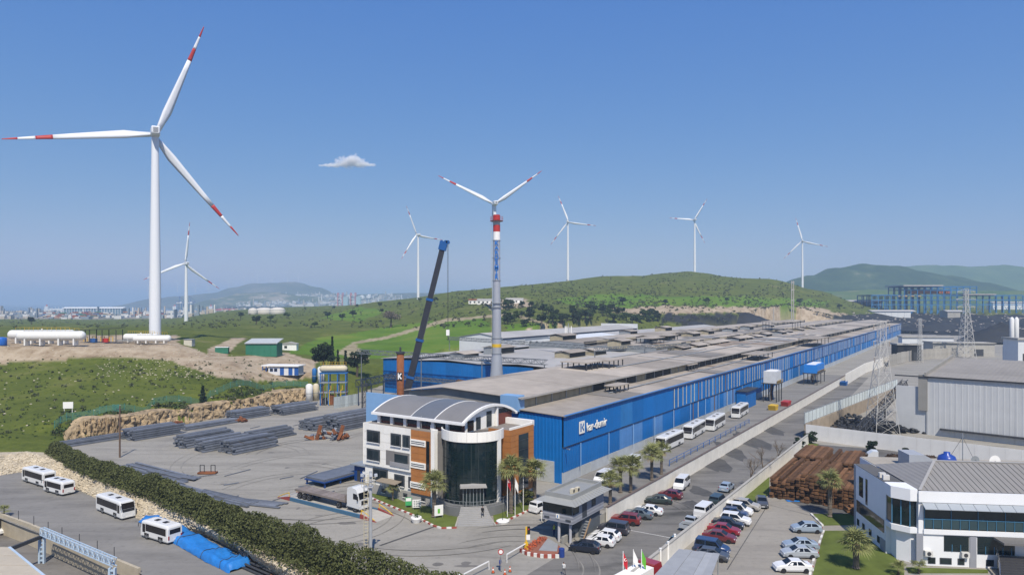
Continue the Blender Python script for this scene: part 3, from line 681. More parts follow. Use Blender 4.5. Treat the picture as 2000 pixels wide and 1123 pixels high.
# ------------------------------------------------------------------ chimney with the vertical company name
cpos = Vector(((970 - 1000) / F * 207, 207, 0))
chim = thing('chimney', 'tall grey steel chimney with blue vertical KARDEMIR letters and red white top', 'chimney', cpos)
ALU = mat('aluminium_grey', (.42,.44,.47), .38, .08, .4, metal=.35, streak=.3)
def zc(row): return H - (row - HZ) / F * 207
MB().lathe([(2.05, 0), (2.0, zc(735)), (1.42, zc(690)), (1.38, zc(640)), (1.3, zc(600))], 40).build('lower_shaft', ALU, chim)
MB().lathe([(1.18, zc(600)), (1.12, zc(550)), (1.06, zc(470))], 40).build('upper_shaft', ALU, chim)
for r0, r1, c in ((470, 453, WHITE), (453, 440, RED), (440, 432, mat('shaft_weathered', (.45,.47,.42), .6, .1, 1)), (432, 420, RED)):
    MB().lathe([(1.08, zc(r0)), (1.07, zc(r1) - .02)], 40).build('painted_band', c, chim)
for row, r in ((600, 1.65), (660, 1.55), (690, 1.62), (548, 1.3), (504, 1.25), (470, 1.2), (592, 1.6)):
    MB().lathe([(r, zc(row)-.12), (r, zc(row)+.12)], 20).build('flange', GREY, chim)
pl = MB().lathe([(1.95, zc(432)-.1), (1.95, zc(432)+.08)], 18).build('platform', mat('platform_rust', (.16,.05,.04), .7, .2, 2), chim)
rl = MB()
for k in range(12):
    a = 2*math.pi*k/12; rl.cyl((1.9*math.cos(a), 1.9*math.sin(a), zc(432)), (1.9*math.cos(a), 1.9*math.sin(a), zc(432)+1.3), .04, n=4)
    b = 2*math.pi*(k+1)/12
    for hh in (.65, 1.3): rl.cyl((1.9*math.cos(a), 1.9*math.sin(a), zc(432)+hh), (1.9*math.cos(b), 1.9*math.sin(b), zc(432)+hh), .04, n=4)
rl.build('railing', RED, pl)
MB().lathe([(1.45, zc(674)-.6), (1.45, zc(674)+.4)], 20).build('yellow_ring', YELLOW, chim)
ld = MB(); ld.box(-1.62, -1.58, -.3, -.26, zc(690), zc(434)); ld.box(-1.62, -1.58, .26, .3, zc(690), zc(434))
z = zc(690)
while z < zc(434): ld.box(-1.62, -1.58, -.26, .26, z, z + .05); z += .6
ld.build('ladder', mat('ladder_cream', (.45,.40,.26), .6, .15, 2), chim)
LET = mat('letter_blue', (.02,.16,.52), .45, .08, 2)
for k, ch in enumerate('KARDEM\u0130R'):
    text_part(ch, 'letter', LET, chim, 1.75, (0, -1.24, 50.55 - k * 1.47), (R_(90), 0, 0), .07, 'CENTER', .04)

# ------------------------------------------------------------------ rusty stack and duct
RUST = mat('rust', (.20,.075,.03), .9, .45, 1.1, bump=.3, big=.3)
rp = aty(782, 775, 165); rp.z = 0
rst = thing('rusty_stack', 'short rusty brown stack with a black and white mark behind the office roof', 'chimney', rp)
MB().lathe([(.88, 0), (.88, 21.2)], 20).build('shaft', RUST, rst, True)
MB().lathe([(1.05, 20.8), (1.05, 21.3)], 20).build('top_flange', DARK, rst)
MB().lathe([(.25, 21.3), (.2, 22.3), (0.02, 22.5)], 8).build('cap', DARK, rst)
pt = MB().box(-.62, .62, -.98, -.86, 14.5, 16.4).build('mark_plate', BLACK, rst)
MB().extr([(-.45, 14.7), (-.2, 14.7), (-.2, 15.3), (.3, 14.7), (.55, 14.9), (.05, 15.45), (.5, 16.1), (.2, 16.2), (-.2, 15.6), (-.2, 16.2), (-.45, 16.2)], -1.01, -.98).build('mark_letter', WHITE, pt)
d0 = st(52, 66, 9.3); d1 = st(40, 38.9, 10.2)
duct = thing('rusty_duct', 'rusty brown horizontal duct crossing in front of the blue set-back wall', 'duct', (d0.x, d0.y, 0))
MB().cyl((0, 0, d0.z), (d1.x - d0.x, d1.y - d0.y, d0.z), .95, n=18).build('pipe', mat('duct_rust', (.28,.14,.055), .85, .35, 1.0), duct, True)
for k in (.15, .5, .85):
    q = (d1 - d0) * k; MB().beam((q.x, q.y, 0), (q.x, q.y, d0.z - .8), .4).build('support', DARK, duct)

# ------------------------------------------------------------------ telescopic crane behind the office
cb_ = aty(800, 745, 190); tipp = aty(867, 474, 190); dirb = (tipp - cb_).normalized(); foot = cb_ - dirb * ((cb_.z - 3.0) / dirb.z)
crane = thing('mobile_crane', 'mobile crane with black telescopic boom raised high behind the office', 'crane', (foot.x, foot.y, 0))
CB = mat('crane_blue', (.012,.085,.27), .45, .1, 1.5); BOOM = mat('boom_black', (.03,.032,.04), .4, .2, .8)
def on(k): p = foot + (tipp - foot) * k; return Vector((p.x - foot.x, p.y - foot.y, p.z))
for i, (a, b, wd) in enumerate(((0, .2, 1.9), (.2, .42, 1.75), (.42, .66, 1.6), (.66, .97, 1.42))):
    MB().beam(on(a), on(b), wd * .85, wd).build('boom_section', BOOM, crane)
for k, wd in ((.2, 2.0), (.42, 1.95), (.66, 1.75)):
    MB().beam(on(k - .006), on(k + .008), wd * .95, wd * 1.1).build('boom_collar', CB, crane)
hd = MB().beam(on(.955), on(1.0), 1.7, 2.1).build('boom_head', CB, crane)
h1 = on(1.0)
for dx in (-.6, .5, 1.1): MB().cyl((h1.x + dx, -.5, h1.z + .1), (h1.x + dx, .5, h1.z + .1), .55, n=12).build('sheave', CB, crane)
cz = 24.0
for dx in (-.12, .12): MB().cyl((h1.x + 1.1 + dx, 0, cz + 1.5), (h1.x + 1.1 + dx, 0, h1.z), .045, n=5).build('hoist_rope', DARK, crane)
hk = MB().box(h1.x + .65, h1.x + 1.55, -.35, .35, cz, cz + 1.6).build('hook_block', WHITE, crane)
MB().tube([(h1.x + 1.1, 0, cz), (h1.x + 1.1, 0, cz - .5), (h1.x + 1.4, 0, cz - .9), (h1.x + 1.1, 0, cz - 1.2), (h1.x + .8, 0, cz - .9)], .12).build('hook', DARK, hk)
MB().box(-6.5, 6.5, -1.4, 1.4, .9, 2.0).build('carrier', CB, crane)
MB().box(-3, 2.6, -1.4, 1.4, 2.05, 3.9).build('slewing_body', CB, crane)
MB().box(4.3, 6.5, -1.35, 1.35, 2.02, 3.3).build('driver_cab', GLASSD, crane)
for x in (-5, -3.4, 2.4, 4.2):
    for y in (-1.3, 1.3): MB().cyl((x, y - .18, .65), (x, y + .18, .65), .65, n=14).build('wheel', BLACK, crane)
MB().beam(on(.03) + Vector((2.2, 0, -.5)), on(.18), .5).build('lift_cylinder', GREY, crane)

# ------------------------------------------------------------------ lattice pipe bridges over the roofs
LAT = mat('lattice_grey', (.13,.145,.16), .6, .2, 1.5)
def truss(label, a, b, h, wd, posts=(), ground=0., mats=LAT, name='pipe_bridge', cat='bridge', pw=.3, bay=None, ch=.16):
    a, b = Vector(a), Vector(b); root = thing(name, label, cat, (a.x, a.y, 0)); d = b - a; L_ = d.length; ex = d.normalized(); ey = Vector((-ex.y, ex.x, 0)).normalized()
    o = Vector((0, 0, a.z)); n = max(2, round(L_ / (bay or h * 1.3)))
    for j in (-1, 1):
        for k in (0, 1):
            MB().beam(o + ey*(j*wd/2) + Vector((0,0,k*h)), o + d + ey*(j*wd/2) + Vector((0,0,k*h)), ch).build('chord', mats, root)
    br = MB()
    for i in range(n):
        p, q = o + d * (i/n), o + d * ((i+1)/n)
        for j in (-1, 1):
            e = ey * (j*wd/2); up = Vector((0,0,h))
            br.beam(p + e, p + e + up, ch*.7); br.beam((p if i % 2 else q) + e, (q if i % 2 else p) + e + up, ch*.7)
        br.beam(p + ey*(wd/2), p - ey*(wd/2), ch*.7); br.beam(p + ey*(wd/2) + Vector((0,0,h)), p - ey*(wd/2) + Vector((0,0,h)), ch*.7)
    x = br.build('bracing', mats, root); x['kind'] = 'stuff'
    for k in posts:
        q = o + d * k; MB().beam((q.x, q.y, ground), (q.x, q.y, q.z), pw).build('post', mats, root)
    return root
truss('grey lattice pipe bridge above the blue set-back wall behind the chimney', st(70,128,14.2), st(70,46,14.2), 1.5, 1.2, (.02, .38, .7, .99))
truss('grey lattice pipe bridge in front of the white hall gable', st(150,150,15.2), st(128,62,15.2), 1.4, 1.2, (.0, .5, .95), 10)
truss('lattice pipe bridge standing on the mid roof right of the phone mast', st(98,44,16.8), st(140,26,16.8), 1.2, 1.0, (.0, .5, 1.), 14)
truss('low lattice walkway hung along the blue set-back wall', st(73.4,118,5.6), st(73.4,62,5.6), 1.1, .8, (.0, .5, 1.), 0)
# ------------------------------------------------------------------ office building with the glass drum (u back from the front, v to the left)
ORNG = mat('orange_panel', (.40,.165,.050), .55, .10, .6, streak=.25, rnd=.05)
WPAN = mat('white_panel', (.82,.80,.74), .5, .05, .6, streak=.25, rnd=.03)
FRM = mat('charcoal_frame', (.055,.062,.072), .5, .12, 2)
JOINT = mat('panel_joint', (.16,.15,.14), .8, .1, 2)
BRICKR = mat('dark_red_panel', (.15,.045,.03), .7, .12, 1)
BROOF = mat('barrel_roof_sheet', (.185,.18,.175), .55, .10, .4, ribs=('Y', 1.5))
STONEG = mat('grey_stone_base', (.34,.33,.31), .8, .14, .8)
CGLASS = glass('curtain_glass', (.008,.018,.02), .07)
off = thing('office_building', 'four storey office with round dark glass front, orange and white panels and barrel roof', 'office', st(-24, 0), ROT)
MB().prism([(.12, 9.2), (.12, 26), (14, 26), (14, .12), (7.1, .12), (7.1, 4.5)][::-1], 0, 12.0).build('body', JOINT, off)
def panels(face, a0, a1, z0, z1, na, nz_, m, off_=.0, name='wall_panel'):
    """a grid of cladding panels; face 'u' fronts -u at u=off_, face 'v' fronts -v at v=off_"""
    da, dz = (a1 - a0) / na, (z1 - z0) / nz_
    if face == 'u': me = MB().box(0, .12, .02, da - .02, .02, dz - .02).mesh(name, m)
    else: me = MB().box(.02, da - .02, 0, .12, .02, dz - .02).mesh(name, m)
    for i in range(na):
        for j in range(nz_):
            put(me, name, off, (off_, a0 + i*da, z0 + j*dz) if face == 'u' else (a0 + i*da, off_, z0 + j*dz))
def window(u, v0, v1, z0, z1, pr=.16, mull=2, parent=None):
    o = MB().box(u - pr, u + .02, v0, v1, z0, z1).build('window_frame', FRM, parent or off)
    w_ = (v1 - v0 - .44) / mull
    for k in range(mull):
        MB().box(u - pr - .02, u - pr, v0 + .22 + k*w_ + .04, v0 + .22 + (k+1)*w_ - .04, z0 + .25, z1 - .25).build('pane', GLASSD, o)
    MB().box(u - pr - .08, u - pr - .021, v0 - .05, v1 + .05, z0 + .02, z0 + .14).build('sill', WHITE, o)
MB().prism([(.0, 9.6), (-.05, 26.1), (14, 26.1), (14, 26.0), (.1, 26.0), (.1, 9.6)][::-1], 0, 1.7).build('plinth', STONEG, off)
panels('u', 15.0, 26.0, 5.0, 12.2, 9, 5, WPAN, -.35)                    # upper white block, standing proud
MB().box(-.22, .14, 15.0, 26.0, 5.02, 12.1).build('block_core', JOINT, off)
MB().box(-.4, 14.1, 26.0, 26.1, 5.0, 12.2).build('end_wall_cladding', WPAN, off)
panels('u', 15.0, 26.0, 1.7, 5.0, 9, 2, WPAN, .0)
# middle-floor balcony: flat dark sheet paints the recess shade, with its own parapet
bal = MB().box(-.38, -.352, 15.2, 20.6, 5.6, 8.1).build('balcony_shade_sheet', mat('reveal_shade', (.20,.19,.18), .8, .1, 1), off)
MB().box(-.5, -.382, 15.2, 19.6, 5.6, 6.3).build('balcony_parapet', mat('parapet_grey', (.30,.30,.31), .7, .1, 1), bal)
MB().box(-.42, -.382, 15.6, 18.6, 6.3, 7.7).build('balcony_window', GLASSD, bal)
for v0, v1, z0, z1 in ((22.0, 25.1, 8.9, 11.1), (17.1, 19.4, 8.9, 11.1), (15.1, 16.7, 8.9, 11.1), (22.0, 25.1, 5.8, 7.9)): window(-.35, v0, v1, z0, z1)
for v0, v1, z0, z1 in ((20.5, 24.0, 2.4, 4.6), (16.6, 18.9, 2.2, 4.2), (15.1, 15.7, 2.2, 4.2)): window(0, v0, v1, z0, z1)
for v0 in (12, 16, 21): window(-.05, v0, v0 + .9, .5, 1.3, .06, 1)
panels('u', 9.7, 14.95, 1.7, 12.1, 3, 11, ORNG, -.30)
MB().box(-.2, .14, 9.7, 14.95, 1.7, 12.05).build('orange_core', JOINT, off)
MB().box(-.34, -.302, 10.9, 11.6, 4.6, 10.6).build('slit_window', GLASSD, off)
for z0 in (9.6, 5.9, 2.6): 
    lg = MB().box(-.42, -.304, 11.7, 15.05, z0, z0 + 1.0).build('louvre_band', WPAN, off)
    MB().box(-.45, -.421, 11.9, 14.8, z0 + .3, z0 + .42).build('louvre_slot', FRM, lg); MB().box(-.45, -.421, 11.9, 14.8, z0 + .6, z0 + .72).build('louvre_slot', FRM, lg)
panels('u', .1, 4.4, 1.7, 12.4, 3, 11, ORNG, 6.95)
panels('v', 7.0, 14.0, 1.7, 12.4, 5, 11, ORNG, -.05)
MB().box(9.3, 12.2, -.12, -.052, 2.2, 11.3).build('tall_window', GLASSD, off)
for z0 in (3.6, 5.3, 7.0, 8.7, 10.3): MB().box(9.3, 12.2, -.15, -.121, z0, z0 + .06).build('glazing_bar', FRM, off)
MB().box(7.0, 14.0, -.1, 0.05, 0, 1.68).build('side_plinth', STONEG, off)
# glass drum
cu, cv, rd = 4.1, 5.45, 4.9
dr = bpy.data.objects.new('glass_drum', None); COL.objects.link(dr); dr.parent = off; dr.location = (cu, cv, 0)
MB().lathe([(rd - .12, 1.6), (rd - .12, 11.3)], 48).build('drum_core', mat('mullion_grey', (.05,.065,.07), .4, .1, 1), dr)
na, dz = 26, (11.2 - 1.7) / 7
a0 = 2*math.pi/na
def arc_panel(r, a, z0, z1, th=.1, g_=.006):
    p = [((r+th)*math.cos(x), (r+th)*math.sin(x)) for x in (-a/2 + g_, 0, a/2 - g_)] + [(r*math.cos(x), r*math.sin(x)) for x in (a/2 - g_, 0, -a/2 + g_)]
    return MB().prism(p, z0, z1)
me = arc_panel(rd - .1, a0, .03, dz - .03, .1, .008).mesh('glass_pane', CGLASS)
for k in range(na):
    ang = k * a0
    if 60 < math.degrees(ang) % 360 < 315 or True:
        if math.cos(ang - R_(188)) > -.35:
            for j in range(7): put(me, 'glass_pane', dr, (0, 0, 1.7 + j*dz), ang)
me = arc_panel(rd, 2*math.pi/20, 0, 1.55, .22, .004).mesh('parapet_panel', WPAN)
for k in range(20):
    if math.cos(k*2*math.pi/20 - R_(188)) > -.45: put(me, 'parapet_panel', dr, (0, 0, 11.3), k*2*math.pi/20)
MB().lathe([(rd + 1.3, 0), (rd + 1.3, 1.45)], 40).build('podium', mat('podium_grey', (.16,.165,.17), .7, .15, 1), dr)
rl = MB()
for k in range(40):
    a, b = 2*math.pi*k/40, 2*math.pi*(k+1)/40; r = rd + 1.15
    rl.cyl((r*math.cos(a), r*math.sin(a), 1.45), (r*math.cos(a), r*math.sin(a), 2.4), .03, n=4)
    for hh in (1.9, 2.4): rl.cyl((r*math.cos(a), r*math.sin(a), hh), (r*math.cos(b), r*math.sin(b), hh), .03, n=4)
rl.build('podium_railing', GREY, dr)
for v_, u_ in ((9.95, -.1), (.75, 4.6)): MB().box(u_ - .55, u_ + .3, v_ - .38, v_ + .38, 0, 12.6).build('white_pier', WPAN, off)
# roof deck, barrel-vaulted penthouse
MB().prism([(.3, 10.6), (.3, 25.7), (13.8, 25.7), (13.8, .3), (7.3, .3), (7.3, 4.5)][::-1], 12.0, 12.06).build('roof_deck', mat('deck_grey', (.22,.20,.18), .9, .15, 1), off)
def arc(u0, u1, ze, za, n=14):
    cx, hw = (u0 + u1)/2, (u1 - u0)/2; ri = za - ze; R0 = (hw*hw + ri*ri) / (2*ri); zc_ = za - R0; aa = math.asin(hw / R0)
    return [(cx + R0*math.sin(-aa + 2*aa*i/n), zc_ + R0*math.cos(-aa + 2*aa*i/n)) for i in range(n + 1)]
ar = arc(1.2, 16.2, 13.75, 15.75)
def vault(v0, v1, th, lift, m, name):
    pr = [(x, z + lift) for x, z in ar] + [(x, z + lift - th) for x, z in reversed(ar)]
    return MB().extr(pr[::-1], v0, v1).build(name, m, off)
vault(16.4, 25.1, .2, .2, BROOF, 'barrel_roof'); vault(11.2, 16.3, .2, .24, mat('roof_glazing', (.125,.135,.15), .4, .08, .6), 'barrel_rooflight'); vault(5.4, 11.1, .2, .2, BROOF, 'barrel_roof')
vault(16.3, 16.4, .25, .27, WHITE, 'roof_rib'); vault(11.05, 11.2, .25, .28, WHITE, 'roof_rib')
vault(5.0, 5.4, .42, .26, WHITE, 'end_arch'); vault(25.1, 25.4, .5, .26, WHITE, 'end_arch')
MB().box(.85, 1.35, 4.9, 25.4, 13.55, 13.98).build('front_fascia', WHITE, off); MB().box(16.0, 16.4, 4.9, 25.4, 13.5, 13.9).build('rear_fascia', WHITE, off)
MB().box(2.0, 2.2, 5.6, 25, 12.06, 13.7).build('penthouse_wall', BRICKR, off)
for k in range(6):
    v0 = 21.6 - k*3.1; MB().box(1.9, 1.995, v0, v0 + 2.4, 12.5, 13.5).build('clerestory_window', GLASSD, off); MB().box(1.6, 2.0, v0 + 2.45, v0 + 3.05, 12.06, 13.7).build('clerestory_pier', WHITE, off)
MB().extr([(2.2, 12.06), (15.8, 12.06)] + [(x, z - .2) for x, z in reversed(ar[1:-1])], 5.7, 5.9).build('penthouse_end_wall', WPAN, off)
for u0, u1, z1 in ((3.0, 4.6, 13.9), (5.3, 6.5, 14.2), (8.2, 9.6, 14.8)): MB().box(u0, u1, 5.62, 5.7, 12.2, z1).build('penthouse_window', GLASSD, off)
MB().box(11.0, 15.5, 5.55, 5.69, 12.1, 14.0).build('penthouse_panel', BRICKR, off); MB().box(11.0, 15.2, 5.6, 5.69, 14.05, 14.8).build('penthouse_window', GLASSD, off)
MB().box(10.6, 10.95, 5.2, 5.6, 12.06, 15.3).build('penthouse_post', WHITE, off)
MB().box(7.0, 14.0, 0, .25, 12.4, 12.75).build('parapet_cap', WPAN, off); MB().box(13.5, 14.2, 0, 5.5, 12.1, 13.1).build('rear_parapet', WHITE, off)
MB().box(1.5, 1.9, 11.5, 12.3, 12.1, 12.9).build('air_conditioner', WHITE, off)
MB().cyl((1.2, 14, 12), (1.2, 14, 14.3), .06, n=5).build('mast', GREY, off)
# entrance stairs facing the gate
D0 = st(-20, 5.7); fd = Vector((.12, -.99, 0)).normalized(); wdv = Vector((-fd.y, fd.x, 0))
stz = math.atan2(wdv.y, wdv.x) 
stair = thing('entrance_stairs', 'wide grey stone stairs up to the office entrance', 'stairs', D0 + fd * 5.6, stz)
STEP = mat('stair_stone', (.30,.295,.285), .85, .12, 1.5)
for k in range(11):
    y = -.1 - k * .43; hw = 2.0 + .075 * k
    MB().box(-hw, hw, y - .43, y, 0, 1.62 - k*.147).build('step', STEP, stair)
for sgn in (-1, 1): MB().prism([(sgn*2.05, 0.3), (sgn*2.3, .3), (sgn*3.05, -4.9), (sgn*2.8, -4.9)][::sgn], 0, .25).build('side_kerb', CONC, stair)
porch = thing('entrance_porch', 'small glazed entrance porch with flat grey canopy on the office drum', 'porch', D0 + fd * 4.9, stz)
MB().extr([(-2.1, 4.5), (2.1, 4.5), (2.0, 4.75), (0, 4.95), (-2.0, 4.75)], -1.3, .5).build('canopy', mat('canopy_grey', (.36,.35,.33), .6, .1, 1), porch)
MB().box(-1.6, 1.6, -.5, .3, 1.45, 4.5).build('lobby_glass', CGLASS, porch)
for k in range(7): MB().box(-1.62 + k*.53, -1.54 + k*.53, -.6, -.5, 1.45, 4.5).build('mullion', GREY, porch)

# ------------------------------------------------------------------ gatehouse
GH0 = Vector((8.5, 91.6, 0))
gh = thing('gatehouse', 'two storey grey gatehouse with dark glass band and shallow metal roof', 'gatehouse', GH0, ROT)
GHW = mat('gatehouse_grey', (.27,.28,.31), .6, .08, 1.2, ribs=('Z', 2)); GHR = mat('gatehouse_roof', (.27,.275,.265), .5, .08, 1)
MB().box(.9, 10.2, .9, 5.7, 2.9, 5.55).build('upper_floor', GHW, gh)
MB().box(.84, .9, 1.0, 5.6, 4.15, 5.5).build('front_glazing', CGLASS, gh); MB().box(.86, 2.6, .84, .9, 4.15, 5.5).build('side_glazing', CGLASS, gh)
MB().box(3.6, 4.9, .85, .9, 3.1, 5.4).build('dark_panel', FRM, gh); w_ = MB().box(6.4, 7.6, .84, .9, 4.0, 5.2).build('window', FRM, gh); MB().box(6.55, 7.45, .82, .84, 4.15, 5.05).build('pane', GLASSD, w_)
MB().box(4.5, 10.0, 1.4, 5.4, 0, 2.9).build('ground_floor', mat('gatehouse_dark', (.10,.115,.13), .6, .12, 1), gh)
for y in (1.6, 3.4): MB().cyl((1.5, y, 0), (1.5, y, 2.9), .2, n=12).build('column', mat('column_grey', (.42,.42,.44), .5, .08, 1), gh)
MB().box(.82, .9, 1.2, 2.0, 3.2, 3.45).build('small_vent', FRM, gh); MB().box(.82, .9, 4.6, 5.4, 3.2, 3.45).build('small_vent', FRM, gh)
e = MB().box(.8, .9, 3.0, 3.5, 3.4, 3.95).build('emblem_plate', SIGNW, gh); MB().box(.78, .8, 3.18, 3.32, 3.5, 3.85).build('emblem_mark', BLUE, e)
ring = [[(x, y, z) for x, y in ((i, i), (11.2 - i, i), (11.2 - i, 6.6 - i), (i, 6.6 - i))] for i, z in ((.2, 5.55), (0, 5.62), (1.15, 6.15), (1.15, 6.75), (1.4, 6.75), (1.4, 6.35))]
MB().loft(ring).build('roof', GHR, gh)
for k in range(26): MB().beam((.25 + k*.42, .02, 5.66), (1.2 + k*.346, 1.14, 6.16), .06, .06).build('roof_seam', GHR, gh) if k % 2 == 0 else None
for x, y in ((3.2, 2.2), (4.2, 2.0)):
    a = MB().box(x, x + .8, y, y + .45, 6.36, 7.0).build('air_conditioner', mat('ac_beige', (.55,.50,.38), .6, .1, 2), gh); MB().cyl((x + .4, y - .02, 6.68), (x + .4, y, 6.68), .24, n=12).build('fan', DARK, a)
sr = MB()
for k in range(9): sr.box(2.0 + k*.28, 2.3 + k*.28, .1, .8, k*.31, k*.31 + .06)
x = sr.build('stair_treads', GREY, gh); x['kind'] = 'stuff'
MB().beam((2.0, .1, .1), (4.6, .1, 2.9), .08, .25).build('stair_stringer', mat('timber_ochre', (.30,.20,.11), .8, .2, 2), gh)
gw = thing('boundary_wall', 'low grey block wall with a dark name plate beside the gatehouse', 'wall', at(1098,1062))
a, b = at(1098,1062), at(1183,1022); d = b - a
for k in range(4):
    p, q = d * (k/4), d * ((k+1)/4 - .01); hh = 1.0 + .25*k
    MB().beam((p.x, p.y, hh/2), (q.x, q.y, hh/2), .3, hh).build('wall_block', mat('wall_block_grey', (.30,.29,.26), .9, .15, 1), gw)
p, q = d*.10, d*.26; nn = Vector((d.y, -d.x, 0)).normalized()*.17
MB().beam((p.x + nn.x, p.y + nn.y, .62), (q.x + nn.x, q.y + nn.y, .62), .05, .6).build('name_plate', DARK, gw)
# ------------------------------------------------------------------ walls along the road
def wall_run(name, label, pts, hgt, th, seg, m, cap=None, part='wall_panel', jit=.02, z=0.0):
    pts = [Vector(p) for p in pts]; root = thing(name, label, 'wall', (pts[0].x, pts[0].y, z)); o = pts[0]
    for a, b in zip(pts, pts[1:]):
        d = b - a; L_ = d.length; n = max(1, round(L_ / seg)); w_ = L_ / n; rz = math.atan2(d.y, d.x)
        me = MB().box(.01, w_ - .01, -th/2, th/2, 0, hgt).mesh(part, m)
        cm = MB().box(0, w_, -th*.8, th*.8, hgt + .03, hgt + .15).mesh('coping', cap) if cap else None
        for i in range(n):
            p = a + d * (i / n) - o; dz = random.uniform(-jit, jit)
            put(me, part, root, (p.x, p.y, dz), rz)
            if cm: put(cm, 'coping', root, (p.x, p.y, dz), rz)
    return root
WALLW = mat('white_wall', (.70,.67,.60), .9, .12, .7, streak=.55, rnd=.03)
wall_run('boundary_wall', 'long white wall between the parked cars and the mill lane', [st(-16.4,-16.9), st(208,-16.9)], 2.6, .25, 6, WALLW, mat('brown_coping', (.13,.10,.085), .8, .2, 1))
wall_run('boundary_wall', 'white wall between the road and the right hand car park', [st(-36,-29.8), st(64,-29.8)], 2.2, .25, 5, WALLW, CONC)
wall_run('boundary_wall', 'tall white wall rising behind the far end of the road', [at(1652,752), at(1690,728), at(1735,712)], 4.5, .3, 6, WALLW)
wall_run('sheet_fence', 'tall white sheet fence in front of the grey shed', [Vector((71.4,166,0)), Vector((104,135,0)), Vector((140,100.5,0))], 3.6, .12, 2.6, mat('white_sheet', (.68,.67,.64), .6, .08, .6, streak=.35), None, 'fence_sheet')
wall_run('sheet_fence', 'weathered grey panel fence on the far slope beside the slag heaps', [at(1735,716), at(1790,702), at(1860,698), at(1935,694)], 6.0, .2, 4.5, mat('weathered_panel', (.36,.34,.30), .9, .2, .6, streak=.6, rnd=.12), None, 'fence_sheet', .25)
# frosted panel fence on its retaining wall
fa, fb = Vector((71.6,167,0)), Vector((136,241,0))
mf = thing('frosted_panel_fence', 'frosted glass panel fence on a retaining wall beside the pylon', 'fence', fa)
FROST = mat('frosted_panel', (.60,.66,.65), .4, .12, .5, streak=.3, rnd=.08)
d = fb - fa; n = 34
MB().beam((0,0,1.75), (d.x, d.y, 1.75), .4, 3.5).build('retaining_wall', mat('stained_retaining_wall', (.33,.27,.20), .9, .3, .5, streak=.5), mf)
for i in range(n):
    p, q = d * (i/n), d * ((i + .93)/n); MB().beam((p.x, p.y, 4.9), (q.x, q.y, 4.9), .06, 2.5).build('panel', FROST, mf)
    MB().beam((p.x - .1, p.y - .08, 3.5), (p.x - .1, p.y - .08, 6.4), .2).build('fence_post', GREY, mf)
MB().beam((0,0,6.25), (d.x, d.y, 6.25), .1).build('top_rail', GREY, mf)

# blue pipe railing along the lane
rl = thing('pipe_railing', 'blue pipe railing with posts beside the parked coaches', 'railing', st(24,-11), ROT)
for i in range(15): MB().cyl((i*4.2, 0, 0), (i*4.2, 0, 1.25), .07, n=6).build('post', STEELBLUE, rl)
for hh in (.65, 1.22): MB().cyl((0, 0, hh), (58.8, 0, hh), .05, n=6).build('rail', STEELBLUE, rl)

# ------------------------------------------------------------------ white office on the right
RW = -R_(7)
ro = thing('white_office', 'white two storey office with blue framed glazing and grey hipped roof', 'office', (51.3, 86.2, 0), RW)
OFW = mat('office_white', (.74,.75,.76), .6, .04, .8); OFG = mat('office_grey', (.27,.28,.31), .6, .07, 1); BFR = mat('blue_frame', (.06,.18,.30), .4, .1, 1)
HROOF = mat('standing_seam_roof', (.235,.225,.21), .55, .07, .5, ribs=('X', 2.0))
MB().prism([(0, 0), (30, 0), (30, 14.5), (0, 14.5)], 0, 9.0).build('body', OFW, ro)
MB().box(-.06, 30.1, -.25, -.02, 8.0, 9.35).build('fascia', OFW, ro)
MB().box(.55, 30, -.22, -.02, 4.0, 4.6).build('sill_band', OFW, ro)
MB().box(.6, 30, -.06, -.01, 4.6, 7.7).build('upper_glazing', CGLASS, ro)
for k in range(26):
    MB().box(.62 + k*1.05, .68 + k*1.05, -.14, -.06, 4.6, 6.0 if k % 3 else 7.7).build('mullion', BFR, ro)
    if k < 25: MB().box(.72 + k*1.05, 1.6 + k*1.05, -.12, -.09, 4.75, 5.8).build('balustrade_pane', glass('green_glass', (.03,.06,.07), .1), ro)
MB().box(.55, 30, -.16, -.08, 5.85, 5.95).build('balustrade_rail', BFR, ro)
for k in range(9): MB().extx([(-1.2, 7.35), (-.26, 7.85), (-.26, 7.95), (-1.2, 7.42)][::-1], .3 + k*1.5, 1.75 + k*1.5).build('sunshade', mat('sunshade_grey', (.30,.33,.36), .5, .06, 1), ro)
for x0, x1, z0, z1 in ((3.0, 5.9, 1.9, 3.85), (6.9, 11.2, 1.7, 3.85)):
    gz = MB().box(x0, x1, -.06, -.01, z0, z1).build('lower_glazing', CGLASS, ro)
    x = x0 + .9
    while x < x1: MB().box(x, x + .06, -.1, -.06, z0, z0 + (z1 - z0)*.45).build('mullion', BFR, gz); x += 1.0
MB().box(6.0, 6.75, -.12, -.01, 0, 4.0).build('pier', OFG, ro); MB().box(-.3, 0.5, -.14, -.01, 0, 4.0).build('pier', OFG, ro)
for x0, x1 in ((1.1, 2.0), (2.5, 3.9), (4.6, 5.4), (7.9, 8.8), (9.2, 10.7)):
    f = MB().box(x0, x1, -.05, -.01, .25, 1.05).build('basement_window', FRM, ro); MB().box(x0 + .1, x1 - .1, -.07, -.05, .33, .97).build('pane', GLASSD, f)
for x0 in (.6, 4.9): 
    a = MB().box(x0, x0 + .9, -.5, -.05, 1.3, 1.95).build('air_conditioner', mat('ac_white', (.58,.57,.54), .6, .08, 2), ro); MB().cyl((x0 + .45, -.52, 1.62), (x0 + .45, -.5, 1.62), .25, n=14).build('fan', DARK, a)
